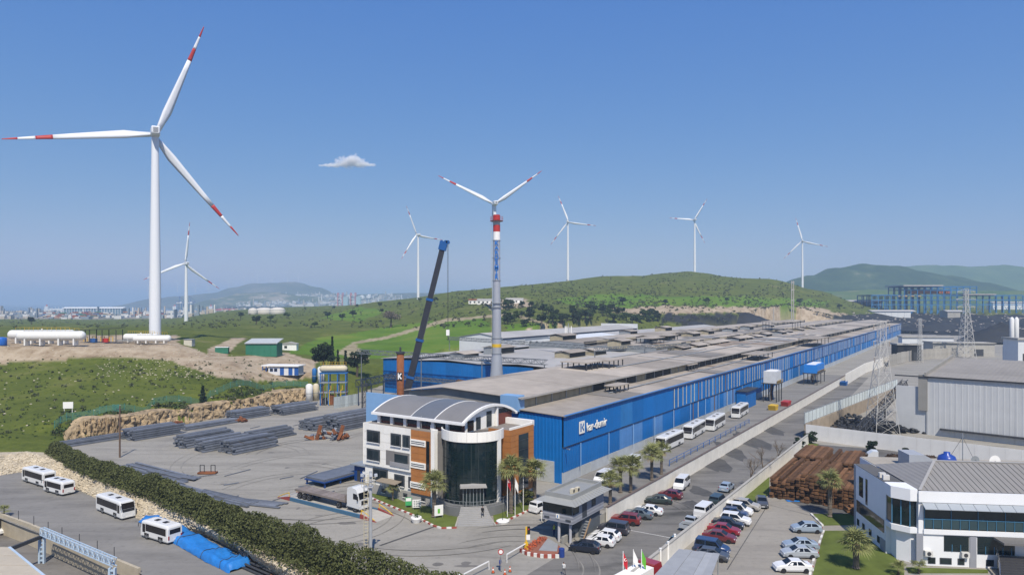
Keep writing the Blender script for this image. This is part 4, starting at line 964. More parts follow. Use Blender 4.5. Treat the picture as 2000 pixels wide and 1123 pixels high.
# splayed corner bay and side wall
MB().prism([(-2.6, 1.6), (-.9, .2), (-.02, .2), (-.02, 3.5), (-2.6, 3.5)], 3.9, 4.6).build('bay_base', OFW, ro)
MB().prism([(-2.4, 1.9), (-.8, .6), (-.02, .6), (-.02, 3.5), (-2.4, 3.5)], 4.6, 8.0).build('bay_glazing', CGLASS, ro)
for q in ((-2.42, 1.85), (-1.6, 1.2), (-.8, .52)): MB().box(q[0] - .05, q[0] + .05, q[1] - .05, q[1] + .05, 4.6, 8.0).build('mullion', BFR, ro)
MB().prism([(-2.7, 1.5), (-.95, .05), (-.08, .05), (-.08, 3.5), (-2.7, 3.5)], 8.0, 9.5).build('bay_fascia', OFW, ro)
MB().box(-2.5, -.02, 3.5, 14.5, 0, 9.3).build('side_block', OFW, ro)
MB().box(-2.56, -2.5, 4.0, 13.6, 2.6, 4.3).build('side_ribbon_window', CGLASS, ro)
for y0, y1, z0, z1 in ((11.2, 12.6, 5.2, 8.0), (9.6, 10.2, 4.6, 8.2)): MB().box(-2.56, -2.5, y0, y1, z0, z1).build('side_window', CGLASS, ro)
for y0 in (5.4, 8.2, 10.6, 12.6): MB().box(-2.56, -2.5, y0, y0 + .8, .7, 1.6).build('side_window', CGLASS, ro)
MB().box(-2.58, -2.5, 14.0, 14.5, 0, 9.3).build('corner_pier', OFG, ro)
MB().prism([(-1.9, 1.8), (-.6, .8), (-.02, .8), (-.02, 3.5), (-1.9, 3.5)], 0, 3.9).build('bay_foot', OFW, ro)
MB().box(-2.55, -2.5, 3.6, 5.2, 0, 1.7).build('side_plinth', OFG, ro)
# hipped roof with seams
e = 9.36; rz_ = 11.6
rf = MB().add([(.2,.1,e),(30,.1,e),(30,14.3,e),(.2,14.3,e),(5.2,7.2,rz_),(30,7.2,rz_)], [(0,1,5,4),(1,2,5),(2,3,4,5),(3,0,4)]).build('hipped_roof', HROOF, ro)
MB().beam((.2,.1,e+.06), (5.2,7.2,rz_+.06), .35, .1).build('hip_cap', mat('hip_cap_grey', (.34,.33,.31), .5, .06, 1), rf); MB().beam((5.2,7.2,rz_+.06), (30,7.2,rz_+.06), .4, .1).build('ridge_cap', _m['hip_cap_grey'], rf)
for k in range(40):
    x = 1.2 + k*.72; y1 = min(7.1, .1 + (x - .2)*1.42); zt = e + (rz_ - e)*(y1 - .1)/7.1
    MB().beam((x, .1, e + .04), (x, y1, zt + .04), .07, .07).build('roof_seam', HROOF, rf)
MB().prism([(-2.5, 3.5), (-.1, 3.5), (-.1, 14.3), (-2.5, 14.3)], 9.31, 9.36).build('side_roof', mat('side_roof_dark', (.10,.10,.10), .9, .1, 1), ro)
for y in (5.0, 6.2): a = MB().box(-2.2, -1.4, y, y + .5, 9.36, 10.0).build('air_conditioner', _m['ac_white'], ro)
MB().box(8.6, 30, -2.6, -.3, 3.75, 4.0).build('entrance_canopy', mat('canopy_dark', (.15,.145,.14), .6, .1, 1), ro)
es = thing('curved_stairs', 'dark curved entrance stairs with chrome handrails at the lower right corner', 'stairs', (60.2, 84.6, 0), RW)
for k in range(10): MB().box(-.2 - k*.16, 3.6 + k*.1, -.3 - k*.36 - .36, -.3 - k*.36, 0, 1.9 - k*.19).build('step', mat('dark_granite', (.05,.05,.055), .4, .15, 2), es)
for sx_ in (-1, 1):
    x0 = -.3 if sx_ < 0 else 3.7
    for hh in (.5, .75, 1.0): MB().tube([(x0 + sx_*.0, -.3, 1.9 + hh), (x0 + sx_*.7, -2.2, .95 + hh), (x0 + sx_*1.7, -4.1, hh)], .045).build('handrail', mat('chrome', (.6,.6,.62), .2, .05, 1, metal=.9), es)
    for q, zz in ((0, 1.9), (.7, .95), (1.7, 0)): MB().cyl((x0 + sx_*q, -.3 - q*2.3, zz), (x0 + sx_*q, -.3 - q*2.3, zz + 1.0), .04, n=6).build('baluster', _m['chrome'], es)
rb = thing('flat_roof_block', 'low flat roofed block with gravel roof behind the white office', 'building', (53.5, 102.4, 0), RW)
MB().box(2.0, 32, 0, 9, 0, 8.0).build('body', OFW, rb); MB().box(1.9, 32, -.1, .25, 8.0, 8.5).build('parapet', OFG, rb); MB().box(2.1, 32, .3, 9, 8.0, 8.1).build('roof_deck', mat('gravel_deck', (.34,.31,.26), .95, .15, 2), rb)
MB().extr([(6.2, 8.0), (11.2, 8.0), (11.2, 8.7), (8.4, 10.2), (6.2, 10.2)], 1.2, 5).build('stair_head', mat('stairhead_grey', (.33,.35,.38), .6, .1, 1), rb)
bx_ = Vector((53.5,102.4,0)); rot7 = Matrix.Rotation(RW, 3, 'Z')
def rbp(x, y, z): return bx_ + rot7 @ Vector((x, y, z))
wt = tag(MB().lathe([(.0,0),(1.0,.05),(1.25,.5),(1.3,1.1),(1.1,1.6),(.45,1.95),(.45,2.2),(.02,2.25)], 20, (0,0,0)).build('water_tank', mat('tank_blue', (.02,.06,.30), .3, .05, 1), smooth=True, loc=rbp(12.6,3.5,8.1)), 'round dark blue plastic water tank on the flat roof', 'water tank')
ant = thing('antenna_mast', 'thin antenna mast with stays on the flat roof', 'antenna', rbp(14.6,3.0,8.1))
MB().cyl((0,0,0),(0,0,5.2),.07,n=6).build('pole', GREY, ant)
for x, y in ((2.6,.5),(-1.6,1.8)): MB().cyl((x,y,0),(0,0,4.6),.025,n=4).build('stay', DARK, ant)
for i, (x, y, r) in enumerate(((16.0,2.6,.65),(18.6,2.4,.85))):
    dd = thing('satellite_dish', ('smaller grey satellite dish next to the antenna mast', 'larger white satellite dish right of the antenna mast')[i], 'satellite dish', rbp(x, y, 8.1))
    MB().cyl((0,0,0),(0,.1,1.1),.06,n=6).build('post', GREY, dd)
    pr = [Vector((0, -.12, 1.2)) + Vector((math.cos(t)*r, -.25*k*k, math.sin(t)*r))*1.0 if False else None for k in () for t in ()]
    rings = [[(math.cos(2*math.pi*j/16)*r*k, -.32*r*k*k - .05, 1.3 + math.sin(2*math.pi*j/16)*r*k) for j in range(16)] for k in (.05, .4, .75, 1.0)]
    MB().loft(rings, True).build('reflector', WHITE if i else GREY, dd); MB().cyl((0,-.1,1.3),(0,-.8,1.25),.03,n=5).build('feed_arm', DARK, dd)

# ------------------------------------------------------------------ grey shed behind the sheet fence
gs = thing('grey_shed', 'large pale grey corrugated shed with long ridged roof at the right edge', 'shed', (99.2,176.6,0), -R_(43.8))
GSW = mat('shed_sheet', (.50,.51,.51), .6, .08, .4, streak=.5, rnd=.03); GSD = mat('shed_dark_sheet', (.27,.26,.235), .8, .12, .5, streak=.4)
for i in range(10): put(ribbed(5.97, 0, 14.3, 0, .03, 1.2).mesh('wall_sheet', GSW) if i == 0 else bpy.data.meshes['wall_sheet'], 'wall_sheet', gs, (7 + i*6, 0, 0))
MB().box(0, 6.9, .3, .6, 0, 11.8).build('end_bay_wall', GSW, gs); MB().box(5.2, 7.2, -.3, .3, 6.0, 15.0).build('corner_duct', GSD, gs)
MB().box(-.1, 67, -.5, -.1, 14.32, 14.6).build('gutter', DARK, gs)
for k in range(5):
    MB().extx([(-.6 + k*6.2, 14.65 + k*.55), (5.7 + k*6.2, 15.25 + k*.55), (5.7 + k*6.2, 15.35 + k*.55), (-.6 + k*6.2, 14.75 + k*.55)], 7, 67).build('roof_sheet', mat('shed_roof', (.25,.235,.215), .9, .12, .4, ribs=('X', 1.0), rnd=.06), gs)
MB().extr([(0, 0), (0, 0.01), (0, .02)], 0, .01) if False else None
MB().prism([(6.9, 0.2), (7.0, .2), (7.0, 30), (6.9, 30)], 0, 13.6).build('side_wall', GSD, gs)
MB().extx([(-.6, 14.7), (30.5, 17.5), (30.5, 18.4), (-.6, 15.6)], 6.6, 7.0).build('verge', GSD, gs)
MB().box(10, 60, -.9, -.15, 1.6, 2.0).build('pipe_shelf', DARK, gs)

# ------------------------------------------------------------------ lattice pylons, poles and masts
def pylon(label, base, hgt, wb, wt_, m, arms=(), seg=9, ch=.18, name='lattice_pylon', cat='pylon'):
    root = thing(name, label, cat, base)
    def corner(k, i): w_ = wb + (wt_ - wb) * min(1, k*1.25) ; sx_, sy_ = ((-1,-1),(1,-1),(1,1),(-1,1))[i]; return Vector((sx_*w_/2, sy_*w_/2, k*hgt))
    for i in range(4):
        MB().cyl(corner(0, i), corner(.8, i), ch, n=5).cyl(corner(.8, i), corner(1, i), ch, n=5).build('leg', m, root)
    br = MB()
    for s_ in range(seg):
        k0 = 1 - (1 - s_/seg)**1.3 * 1.0 if False else s_/seg; k1 = (s_+1)/seg
        for i in range(4):
            a, b = corner(k0, i), corner(k1, (i+1) % 4); br.cyl(a, b, ch*.5, n=4); br.cyl(corner(k0, (i+1) % 4), corner(k1, i), ch*.5, n=4); br.cyl(corner(k1, i), corner(k1, (i+1) % 4), ch*.5, n=4)
    x = br.build('bracing', m, root); x['kind'] = 'stuff'
    for k, l in arms:
        a = MB().cyl((-l, 0, k*hgt), (l, 0, k*hgt), ch*.7, n=5).cyl((-l, 0, k*hgt), (0, 0, k*hgt + l*.35), ch*.5, n=4).cyl((l, 0, k*hgt), (0, 0, k*hgt + l*.35), ch*.5, n=4).build('cross_arm', m, root)
        for q in (-1, 1): MB().cyl((q*l*.9, 0, k*hgt), (q*l*.9, 0, k*hgt - 1.3), .12, n=6).build('insulator', mat('insulator', (.35,.30,.25), .4, .1, 2), a)
    return root
PYM = mat('pylon_zinc', (.50,.49,.46), .6, .2, 1.0)
pylon('nearest lattice pylon standing beside the grey shed wall', at(1722,848), 28.5, 6.0, 1.5, PYM, ((.97,2.2),(.82,2.2),(.68,2.0)), 9, .075)
pylon('tall lattice pylon in front of the blue steel frame', at(1887,700), 41, 7.5, 1.8, PYM, ((.97,5.5),(.86,6.0),(.75,5.5)), 11, .16)
pylon('slim lattice pylon between the two larger pylons', Vector((797/F*380 - .0, 380, 0)), 24.5, 2.2, 1.2, PYM, ((.97,1.8),(.85,2.0)), 12, .09)
pole = thing('concrete_pole', 'tall paired concrete pole behind the middle of the mill roof', 'pole', aty(1548, 612, 650))
for dx in (-.9, .9): MB().cyl((dx,0,-8),(dx,0,31),.6,.42,n=8).build('shaft', CONC, pole)
for zz in (12, 22, 29): MB().box(-1.6,1.6,-.3,.3,zz,zz+.8).build('cross_brace', CONC, pole)
pole = thing('concrete_pole', 'short concrete pole just left of the tall paired pole', 'pole', aty(1511, 620, 640))
MB().cyl((0,0,-8),(0,0,9),.55,.4,n=8).build('shaft', CONC, pole); MB().box(-1.4,1.4,-.2,.2,7,7.4).build('cross_arm', CONC, pole)
p = st(172, 96, 13.6); pm = thing('phone_mast', 'phone mast with pale panel antennas on the mill roof', 'mast', p)
MB().cyl((0,0,0),(0,0,10),.16,n=6).build('pole', GREY, pm)
for k, (x, y) in enumerate(((-1.5,0),(1.3,-.5),(.2,1.2),(-.8,-.9))):
    MB().cyl((0,0,3+k),(x,y,3.4+k),.08,n=4).build('bracket', GREY, pm); MB().box(x-.2,x+.2,y-.15,y+.15,5.2,8.6).build('antenna_panel', WHITE, pm)
    MB().cyl((x*1.8,y*1.8,0),(x*.3,y*.3,4.8),.06,n=4).build('brace', GREY, pm)
# floodlight mast in the hedge
fm = thing('floodlight_mast', 'slim lattice floodlight mast with ladder standing in the hedge', 'mast', (at(720,1098).x, at(720,1098).y, 0))
MASTC = mat('mast_zinc', (.44,.45,.46), .45, .12, 2, metal=.2)
MB().cyl((.25,0,0),(.25,0,11.6),.22,.17,n=10).build('pole', MASTC, fm)
lad = MB().box(-.62,-.55,-.05,.05,0,11.2).box(-.12,-.05,-.05,.05,0,11.2)
k = .3
while k < 11: lad.box(-.55,-.12,-.03,.03,k,k+.05); k += .4
lad.build('ladder', mat('mast_cream', (.48,.43,.30), .6, .1, 2), fm)
hp = MB().box(-.7,.6,-.45,.45,9.6,9.68).build('platform', MASTC, fm); rr_ = MB()
for x in (-.8,.8):
    for y in (-.5,.5): rr_.cyl((x,y,9.7),(x,y,10.7),.03,n=4)
for a, b in (((-.8,-.5),(.8,-.5)),((-.8,.5),(.8,.5)),((-.8,-.5),(-.8,.5)),((.8,-.5),(.8,.5))): rr_.cyl((*a,10.7),(*b,10.7),.03,n=4); rr_.cyl((*a,10.2),(*b,10.2),.03,n=4)
rr_.build('guard_rail', _m['mast_cream'], hp)
for x, a_ in ((-.75,-.5),(.35,.2),(.95,.6)): MB().obox((x,-.25), .36, .28, 11.0, 11.35, a_).build('floodlight', mat('lamp_grey', (.5,.52,.55), .3, .1, 2), fm)
pp = at(234, 893); pl = thing('timber_pole', 'weathered brown pole beside the left end of the hedge', 'pole', pp)
MB().cyl((0,0,0),(0,0,11.0),.2,.14,n=8).build('shaft', mat('timber_brown', (.13,.085,.06), .9, .2, 3), pl); MB().box(-.8,.8,-.06,.06,10.2,10.35).build('cross_arm', DARK, pl)
# ------------------------------------------------------------------ vehicles
def paint(name, c, rough=.28): 
    m = mat('paint_' + name, c, rough, .04, .8, spec=.6); m.node_tree.nodes['Principled BSDF'].inputs['Coat Weight'].default_value = .4; return m
CARG = glass('car_glass', (.008,.010,.013), .08, .4)
TRIM = mat('car_trim', (.02,.02,.022), .6, .1, 4); RIM = mat('wheel_rim', (.40,.41,.42), .35, .1, 4, metal=.6)
HEADL = mat('headlamp', (.62,.64,.66), .15, .05, 4); TAILL = mat('tail_lamp', (.30,.012,.012), .25, .05, 4); PLATE = mat('number_plate', (.65,.65,.63), .5, .05, 4)
# stations: x, half width, bottom, belt, top, half width at top
CARS = {
 'sedan': dict(S=[(-2.25,.70,.36,.74,.80,.62),(-2.08,.84,.26,.86,.99,.72),(-1.55,.88,.22,.91,1.04,.74),(-.92,.89,.22,.93,1.40,.60),(.30,.89,.22,.92,1.44,.61),(1.12,.88,.22,.90,1.00,.74),(1.85,.86,.24,.80,.89,.70),(2.22,.74,.32,.60,.70,.60)], cab=(2,3,4,5), wx=(-1.35,1.38), r=.32),
 'hatch': dict(S=[(-2.0,.72,.36,.78,.86,.64),(-1.9,.84,.26,.92,1.02,.72),(-1.75,.87,.24,.94,1.12,.70),(-1.25,.88,.22,.95,1.42,.60),(.35,.88,.22,.92,1.47,.62),(1.12,.87,.22,.90,1.02,.74),(1.75,.85,.24,.80,.90,.70),(2.05,.74,.32,.60,.72,.60)], cab=(2,3,4,5), wx=(-1.25,1.28), r=.31),
 'suv': dict(S=[(-2.2,.76,.45,.86,.95,.68),(-2.12,.88,.34,1.02,1.12,.76),(-2.0,.91,.32,1.05,1.25,.74),(-1.75,.92,.30,1.05,1.62,.68),(.35,.92,.30,1.03,1.68,.68),(1.15,.91,.30,1.02,1.14,.80),(1.9,.89,.32,.94,1.04,.76),(2.2,.80,.40,.72,.86,.66)], cab=(2,3,4,5), wx=(-1.3,1.35), r=.37),
 'mpv': dict(S=[(-2.2,.78,.36,.9,1.0,.70),(-2.16,.89,.28,1.04,1.2,.78),(-2.1,.91,.26,1.05,1.32,.78),(-2.0,.91,.25,1.05,1.76,.74),(.55,.91,.25,1.03,1.80,.72),(1.35,.90,.25,1.0,1.12,.80),(1.9,.88,.27,.88,.98,.74),(2.2,.78,.35,.66,.78,.64)], cab=(2,3,4,5), wx=(-1.35,1.4), r=.32),
 'minibus': dict(S=[(-2.65,.84,.36,1.0,1.2,.78),(-2.62,.96,.3,1.12,1.3,.86),(-2.58,.98,.28,1.14,1.5,.86),(-2.5,.98,.28,1.14,1.98,.82),(1.15,.98,.28,1.12,2.0,.80),(1.98,.96,.28,1.08,1.22,.86),(2.4,.92,.3,.92,1.06,.80),(2.62,.82,.38,.7,.86,.70)], cab=(2,3,4,5), wx=(-1.6,1.6), r=.34),
 'pickup': dict(S=[(-.55,.80,.5,.95,1.0,.74),(-.52,.86,.45,1.0,1.1,.8),(-.5,.87,.42,1.0,1.2,.8),(-.42,.88,.42,1.02,1.62,.68),(.45,.88,.42,1.0,1.66,.68),(1.2,.87,.42,1.0,1.1,.78),(1.9,.86,.42,.92,1.0,.74),(2.25,.78,.48,.7,.82,.66)], cab=(2,3,4,5), wx=(-1.45,1.4), r=.36),
}
_cm = {}
def car_meshes(kind):
    if kind in _cm: return _cm[kind]
    C_ = CARS[kind]; S = C_['S']; i0, i1, i2, i3 = C_['cab']; d = {}
    rings = [[(x,-w*.9,zb),(x,-w,zb+.22),(x,-w,be),(x,-tw,tp),(x,tw,tp),(x,w,be),(x,w,zb+.22),(x,w*.9,zb)] for x,w,zb,be,tp,tw in S]
    d['body'] = MB().loft(rings).mesh('body', TRIM)
    def sp(x, k, sgn, o=.012):
        for a, b in zip(S, S[1:]):
            if x <= b[0] + 1e-6: break
        u = (x - a[0]) / (b[0] - a[0]); q = [p + (r-p)*u for p, r in zip(a, b)]
        return (x, sgn*(q[1] + (q[5]-q[1])*k + o), q[3] + (q[4]-q[3])*k)
    xr0, xr1, xf0, xf1 = S[i0][0], S[i1][0], S[i2][0], S[i3][0]
    sw = {}
    segs = [(xr0 + (xr1-xr0)*.35, xr1 + .02, -.02), (None,)*3]
    mid = (xr1 + xf0)/2; wins = []
    wins.append(((xr0*.35 + xr1*.65) + .05, xr1 + .1, mid - .06)); wins.append((mid + .03, mid + .03, None))
    for s_ in (-1, 1):
        a = MB().face(*([sp(xr0*.45 + xr1*.55, .12, s_), sp(mid - .05, .12, s_), sp(mid - .05, .86, s_), sp(xr1 + .08, .86, s_)][::(1 if s_ < 0 else -1)]))
        b = MB().face(*([sp(mid + .05, .12, s_), sp(xf1*.75 + xf0*.25, .14, s_), sp(xf0 + .06, .86, s_), sp(mid + .05, .86, s_)][::(1 if s_ < 0 else -1)]))
        d['win%d0' % s_] = a.mesh('side_window', CARG); d['win%d1' % s_] = b.mesh('side_window', CARG)
    def band(a, b, k0, k1, lift):
        A, B = S[a], S[b]; P = lambda k: (A[0] + (B[0]-A[0])*k, (A[5] + (B[5]-A[5])*k)*.93, A[4] + (B[4]-A[4])*k + .015)
        p, q = P(k0), P(k1); up = Vector((-(q[2]-p[2]), 0, q[0]-p[0])).normalized()*lift
        if up.z < 0: up = -up
        return MB().face((p[0]+up.x,-p[1],p[2]+up.z),(q[0]+up.x,-q[1],q[2]+up.z),(q[0]+up.x,q[1],q[2]+up.z),(p[0]+up.x,p[1],p[2]+up.z))
    d['rear'] = band(i0, i1, .1, .92, .012).mesh('rear_window', CARG); d['front'] = band(i2, i3, .08, .92, .012).mesh('windscreen', CARG)
    r = C_['r']; d['tyre'] = MB().lathe([(r*.62,-.1),(r*.95,-.11),(r,-.06),(r,.06),(r*.95,.11),(r*.62,.1)], 16).mesh('tyre', BLACK); d['rim'] = MB().lathe([(.03,-.085),(r*.35,-.1),(r*.64,-.088),(r*.64,.088),(r*.35,.1),(.03,.085)], 14).mesh('rim', RIM)
    f, bk = S[-1], S[0]
    d['hl'] = MB().box(f[0]-.30, f[0]-.02, -.15, .15, f[3]+.0, f[3]+.13).mesh('headlight', HEADL); d['tl'] = MB().box(bk[0]+.02, bk[0]+.18, -.1, .1, bk[3]+.0, bk[3]+.2).mesh('tail_light', TAILL)
    d['bumf'] = MB().box(f[0]-.12, f[0]+.06, -f[1]*1.02, f[1]*1.02, f[2]-.02, f[2]+.16).mesh('front_bumper', TRIM); d['bumr'] = MB().box(bk[0]-.05, bk[0]+.12, -bk[1]*1.05, bk[1]*1.05, bk[2]-.04, bk[2]+.16).mesh('rear_bumper', TRIM)
    d['plate'] = MB().box(-.015, .015, -.26, .26, 0, .12).mesh('number_plate', PLATE)
    _cm[kind] = d; return d
def recolour(o, m): o.material_slots[0].link = 'OBJECT'; o.material_slots[0].material = m
def car(kind, m, label, loc, hd, cat='car', group=None, name='parked_car', bump=False, scale=1.0):
    d = car_meshes(kind); C_ = CARS[kind]; S = C_['S']; t = thing(name, label, cat, loc, hd, group)
    b = put(d['body'], 'body', t); recolour(b, m)
    put(d['front'], 'windscreen', t); put(d['rear'], 'rear_window', t)
    for k in ('win-10','win-11','win10','win11'): put(d[k], 'side_window', t)
    for x in C_['wx']:
        for y in (-1, 1):
            w_ = put(d['tyre'], 'wheel', t, (x, y*(S[3][1]-.07), C_['r'])); w_.rotation_euler = (R_(90), 0, 0); put(d['rim'], 'rim', w_)
    for y in (-1, 1):
        put(d['hl'], 'headlight', t, (0, y*(S[-1][1]-.13), 0)); put(d['tl'], 'tail_light', t, (0, y*(S[0][1]-.02), 0))
    o1, o2 = put(d['bumf'], 'front_bumper', t), put(d['bumr'], 'rear_bumper', t)
    if not bump: recolour(o1, m); recolour(o2, m)
    put(d['plate'], 'number_plate', t, (S[-1][0]+.075, 0, S[-1][2]+.05)); put(d['plate'], 'number_plate', t, (S[0][0]-.06, 0, S[0][2]+.12))
    if kind == 'pickup':
        MB().box(-2.35,-.6,-.87,.87,.5,.62).build('bed_floor', TRIM, t)
        for q in ((-2.35,-.6,-.9,-.82),(-2.35,-.6,.82,.9),(-2.4,-2.32,-.9,.9),(-.66,-.58,-.88,.88)): recolour(MB().box(*q,.5,1.02).build('bed_side', m, t), m)
    t.scale = (scale,)*3
    return t
P_ = {k: paint(k, c) for k, c in dict(navy=(.012,.016,.028), white=(.72,.72,.71), plum=(.045,.045,.06), red=(.17,.022,.022), bluegrey=(.09,.115,.135), green=(.03,.045,.045), darkred=(.13,.02,.025),
     silver=(.36,.39,.42), blue=(.02,.045,.12), brightred=(.23,.015,.025), graphite=(.06,.065,.075), silverblue=(.27,.33,.40), champagne=(.38,.36,.32), teal=(.10,.17,.21)).items()}
HN = math.atan2(NX.y, NX.x); G1 = 'cars parked along the white wall of the road'
for kind, c, lab, px, py, hd in (
  ('hatch','navy','dark navy hatchback nearest the gate barrier, nose to the low wall',1143,1076,HN+.25),
  ('hatch','white','white hatchback between the navy hatchback and a second white car',1172,1064,HN+.2),
  ('hatch','white','second white hatchback, beside the plum coloured car',1184,1053,HN+.15),
  ('mpv','plum','dark plum coloured people carrier with sloping tail beside the motorcycle',1198,1040,HN+.15),
  ('suv','red','dark red sport utility car at the end of the white wall',1222,1022,HN+.2),
  ('sedan','bluegrey','blue grey saloon half hidden behind the red sport utility car',1246,1010,HN+.15),
  ('sedan','white','white saloon parked by the white wall next to the blue grey saloon',1266,1003,HN+.2),
  ('sedan','green','dark green saloon parked askew by the white wall',1286,982,HN+.35),
  ('hatch','darkred','dark red car just in front of the white minibus',1309,972,HN+.05)):
    car(kind, P_[c], lab, at(px, py), hd, group=G1)
car('minibus', P_['white'], 'white minibus standing on the road beside the long white wall', at(1331,952), -2.05, 'minibus', name='minibus')
G2 = 'vehicles parked behind the car park wall'; HA = ROT
for kind, c, lab, px, py, hd, cat in (
  ('sedan','teal','blue grey car behind the wall next to the corrugated canopy',1321,1068,HA+3.1,'car'),
  ('pickup','silver','silver pickup with empty bed behind the car park wall',1349,1030,HA,'pickup'),
  ('minibus','white','white van behind the wall, ahead of the silver pickup',1377,1006,HA,'van'),
  ('mpv','green','dark green van parked tight behind the car park wall',1402,985,HA,'van'),
  ('hatch','silverblue','pale blue car farthest up behind the car park wall',1419,957,HA,'car')):
    car(kind, P_[c], lab, at(px, py), hd, cat, G2)
G3 = 'cars parked nose out along the car park wall'; HO = -R_(27)
for kind, c, lab, px, py, hd in (
  ('hatch','graphite','graphite hatchback half under the corrugated canopy',1391,1091,HO),
  ('mpv','blue','blue van with roof bars, nose out next to the canopy',1391,1078,HO-.05),
  ('sedan','darkred','dark red saloon between the blue van and a brighter red car',1405,1055,HO),
  ('sedan','brightred','bright red saloon parked next to the dark red saloon',1414,1041,HO),
  ('sedan','navy','navy saloon between the bright red saloon and a white off-roader',1422,1029,HO),
  ('suv','white','white off-roader with dark windows beside the navy saloon',1436,1022,HO-.05),
  ('hatch','blue','blue hatchback squeezed between two white cars',1434,1008,HO),
  ('mpv','white','white panel sided people carrier, second from the silver off-roader',1441,1003,HO-.05),
  ('suv','champagne','champagne coloured off-roader at the far end of the row',1456,994,HO-.1)):
    car(kind, P_[c], lab, at(px, py), hd, group=G3)
car('hatch', P_['graphite'], 'dark car facing the camera on the edge of the grass', at(1488,987), -R_(105))
G4 = 'light cars parked along the lawn kerb'
for kind, c, lab, px, py, hd in (
  ('hatch','silverblue','silver blue hatchback parked alone by the lawn with palms',1575,1038,R_(176)),
  ('sedan','silverblue','silver saloon mostly hidden behind another silver saloon',1563,1071,R_(177)),
  ('sedan','silver','silver saloon between the hidden silver saloon and the white one',1561,1087,R_(177)),
  ('sedan','white','white saloon nearest the camera in the car park',1548,1114,R_(178))):
    car(kind, P_[c], lab, at(px, py), hd, group=G4)
car('mpv', P_['white'], 'white people carrier parked behind the gatehouse by the kerb', at(1058,997), HA - .15)
car('sedan', P_['white'], 'white saloon in the shade between the office and gatehouse', st(-6,-4), HA + 2.9)
car('minibus', P_['white'], 'white van nearest the palms beside the mill wall', at(1178,940), HA + 3.2, 'van', name='van')
car('minibus', P_['white'], 'taller white van behind the palms, next to the coaches', at(1232,912), HA + 3.15, 'van', name='van', scale=1.1)
# motorcycle
mc = thing('motorcycle', 'black motorcycle parked between the plum car and the red car', 'motorcycle', at(1219,1036), HN)
for x in (-.7, .7): w_ = MB().lathe([(.2,-.06),(.3,-.06),(.31,.06),(.2,.06)], 14).build('wheel', BLACK, mc, loc=(x,0,.31)); w_.rotation_euler = (R_(90),0,0)
MB().hlathe([(-.6,.08),(-.3,.16),(.2,.2),(.5,.1)],0,.75,8).build('body', TRIM, mc); MB().box(-.7,-.05,-.13,.13,.85,.95).build('seat', BLACK, mc)
MB().tube([(.7,0,.31),(.45,0,1.0)],.05).build('fork', RIM, mc); MB().cyl((.45,-.38,1.08),(.45,.38,1.08),.03,n=6).build('handlebar', RIM, mc)

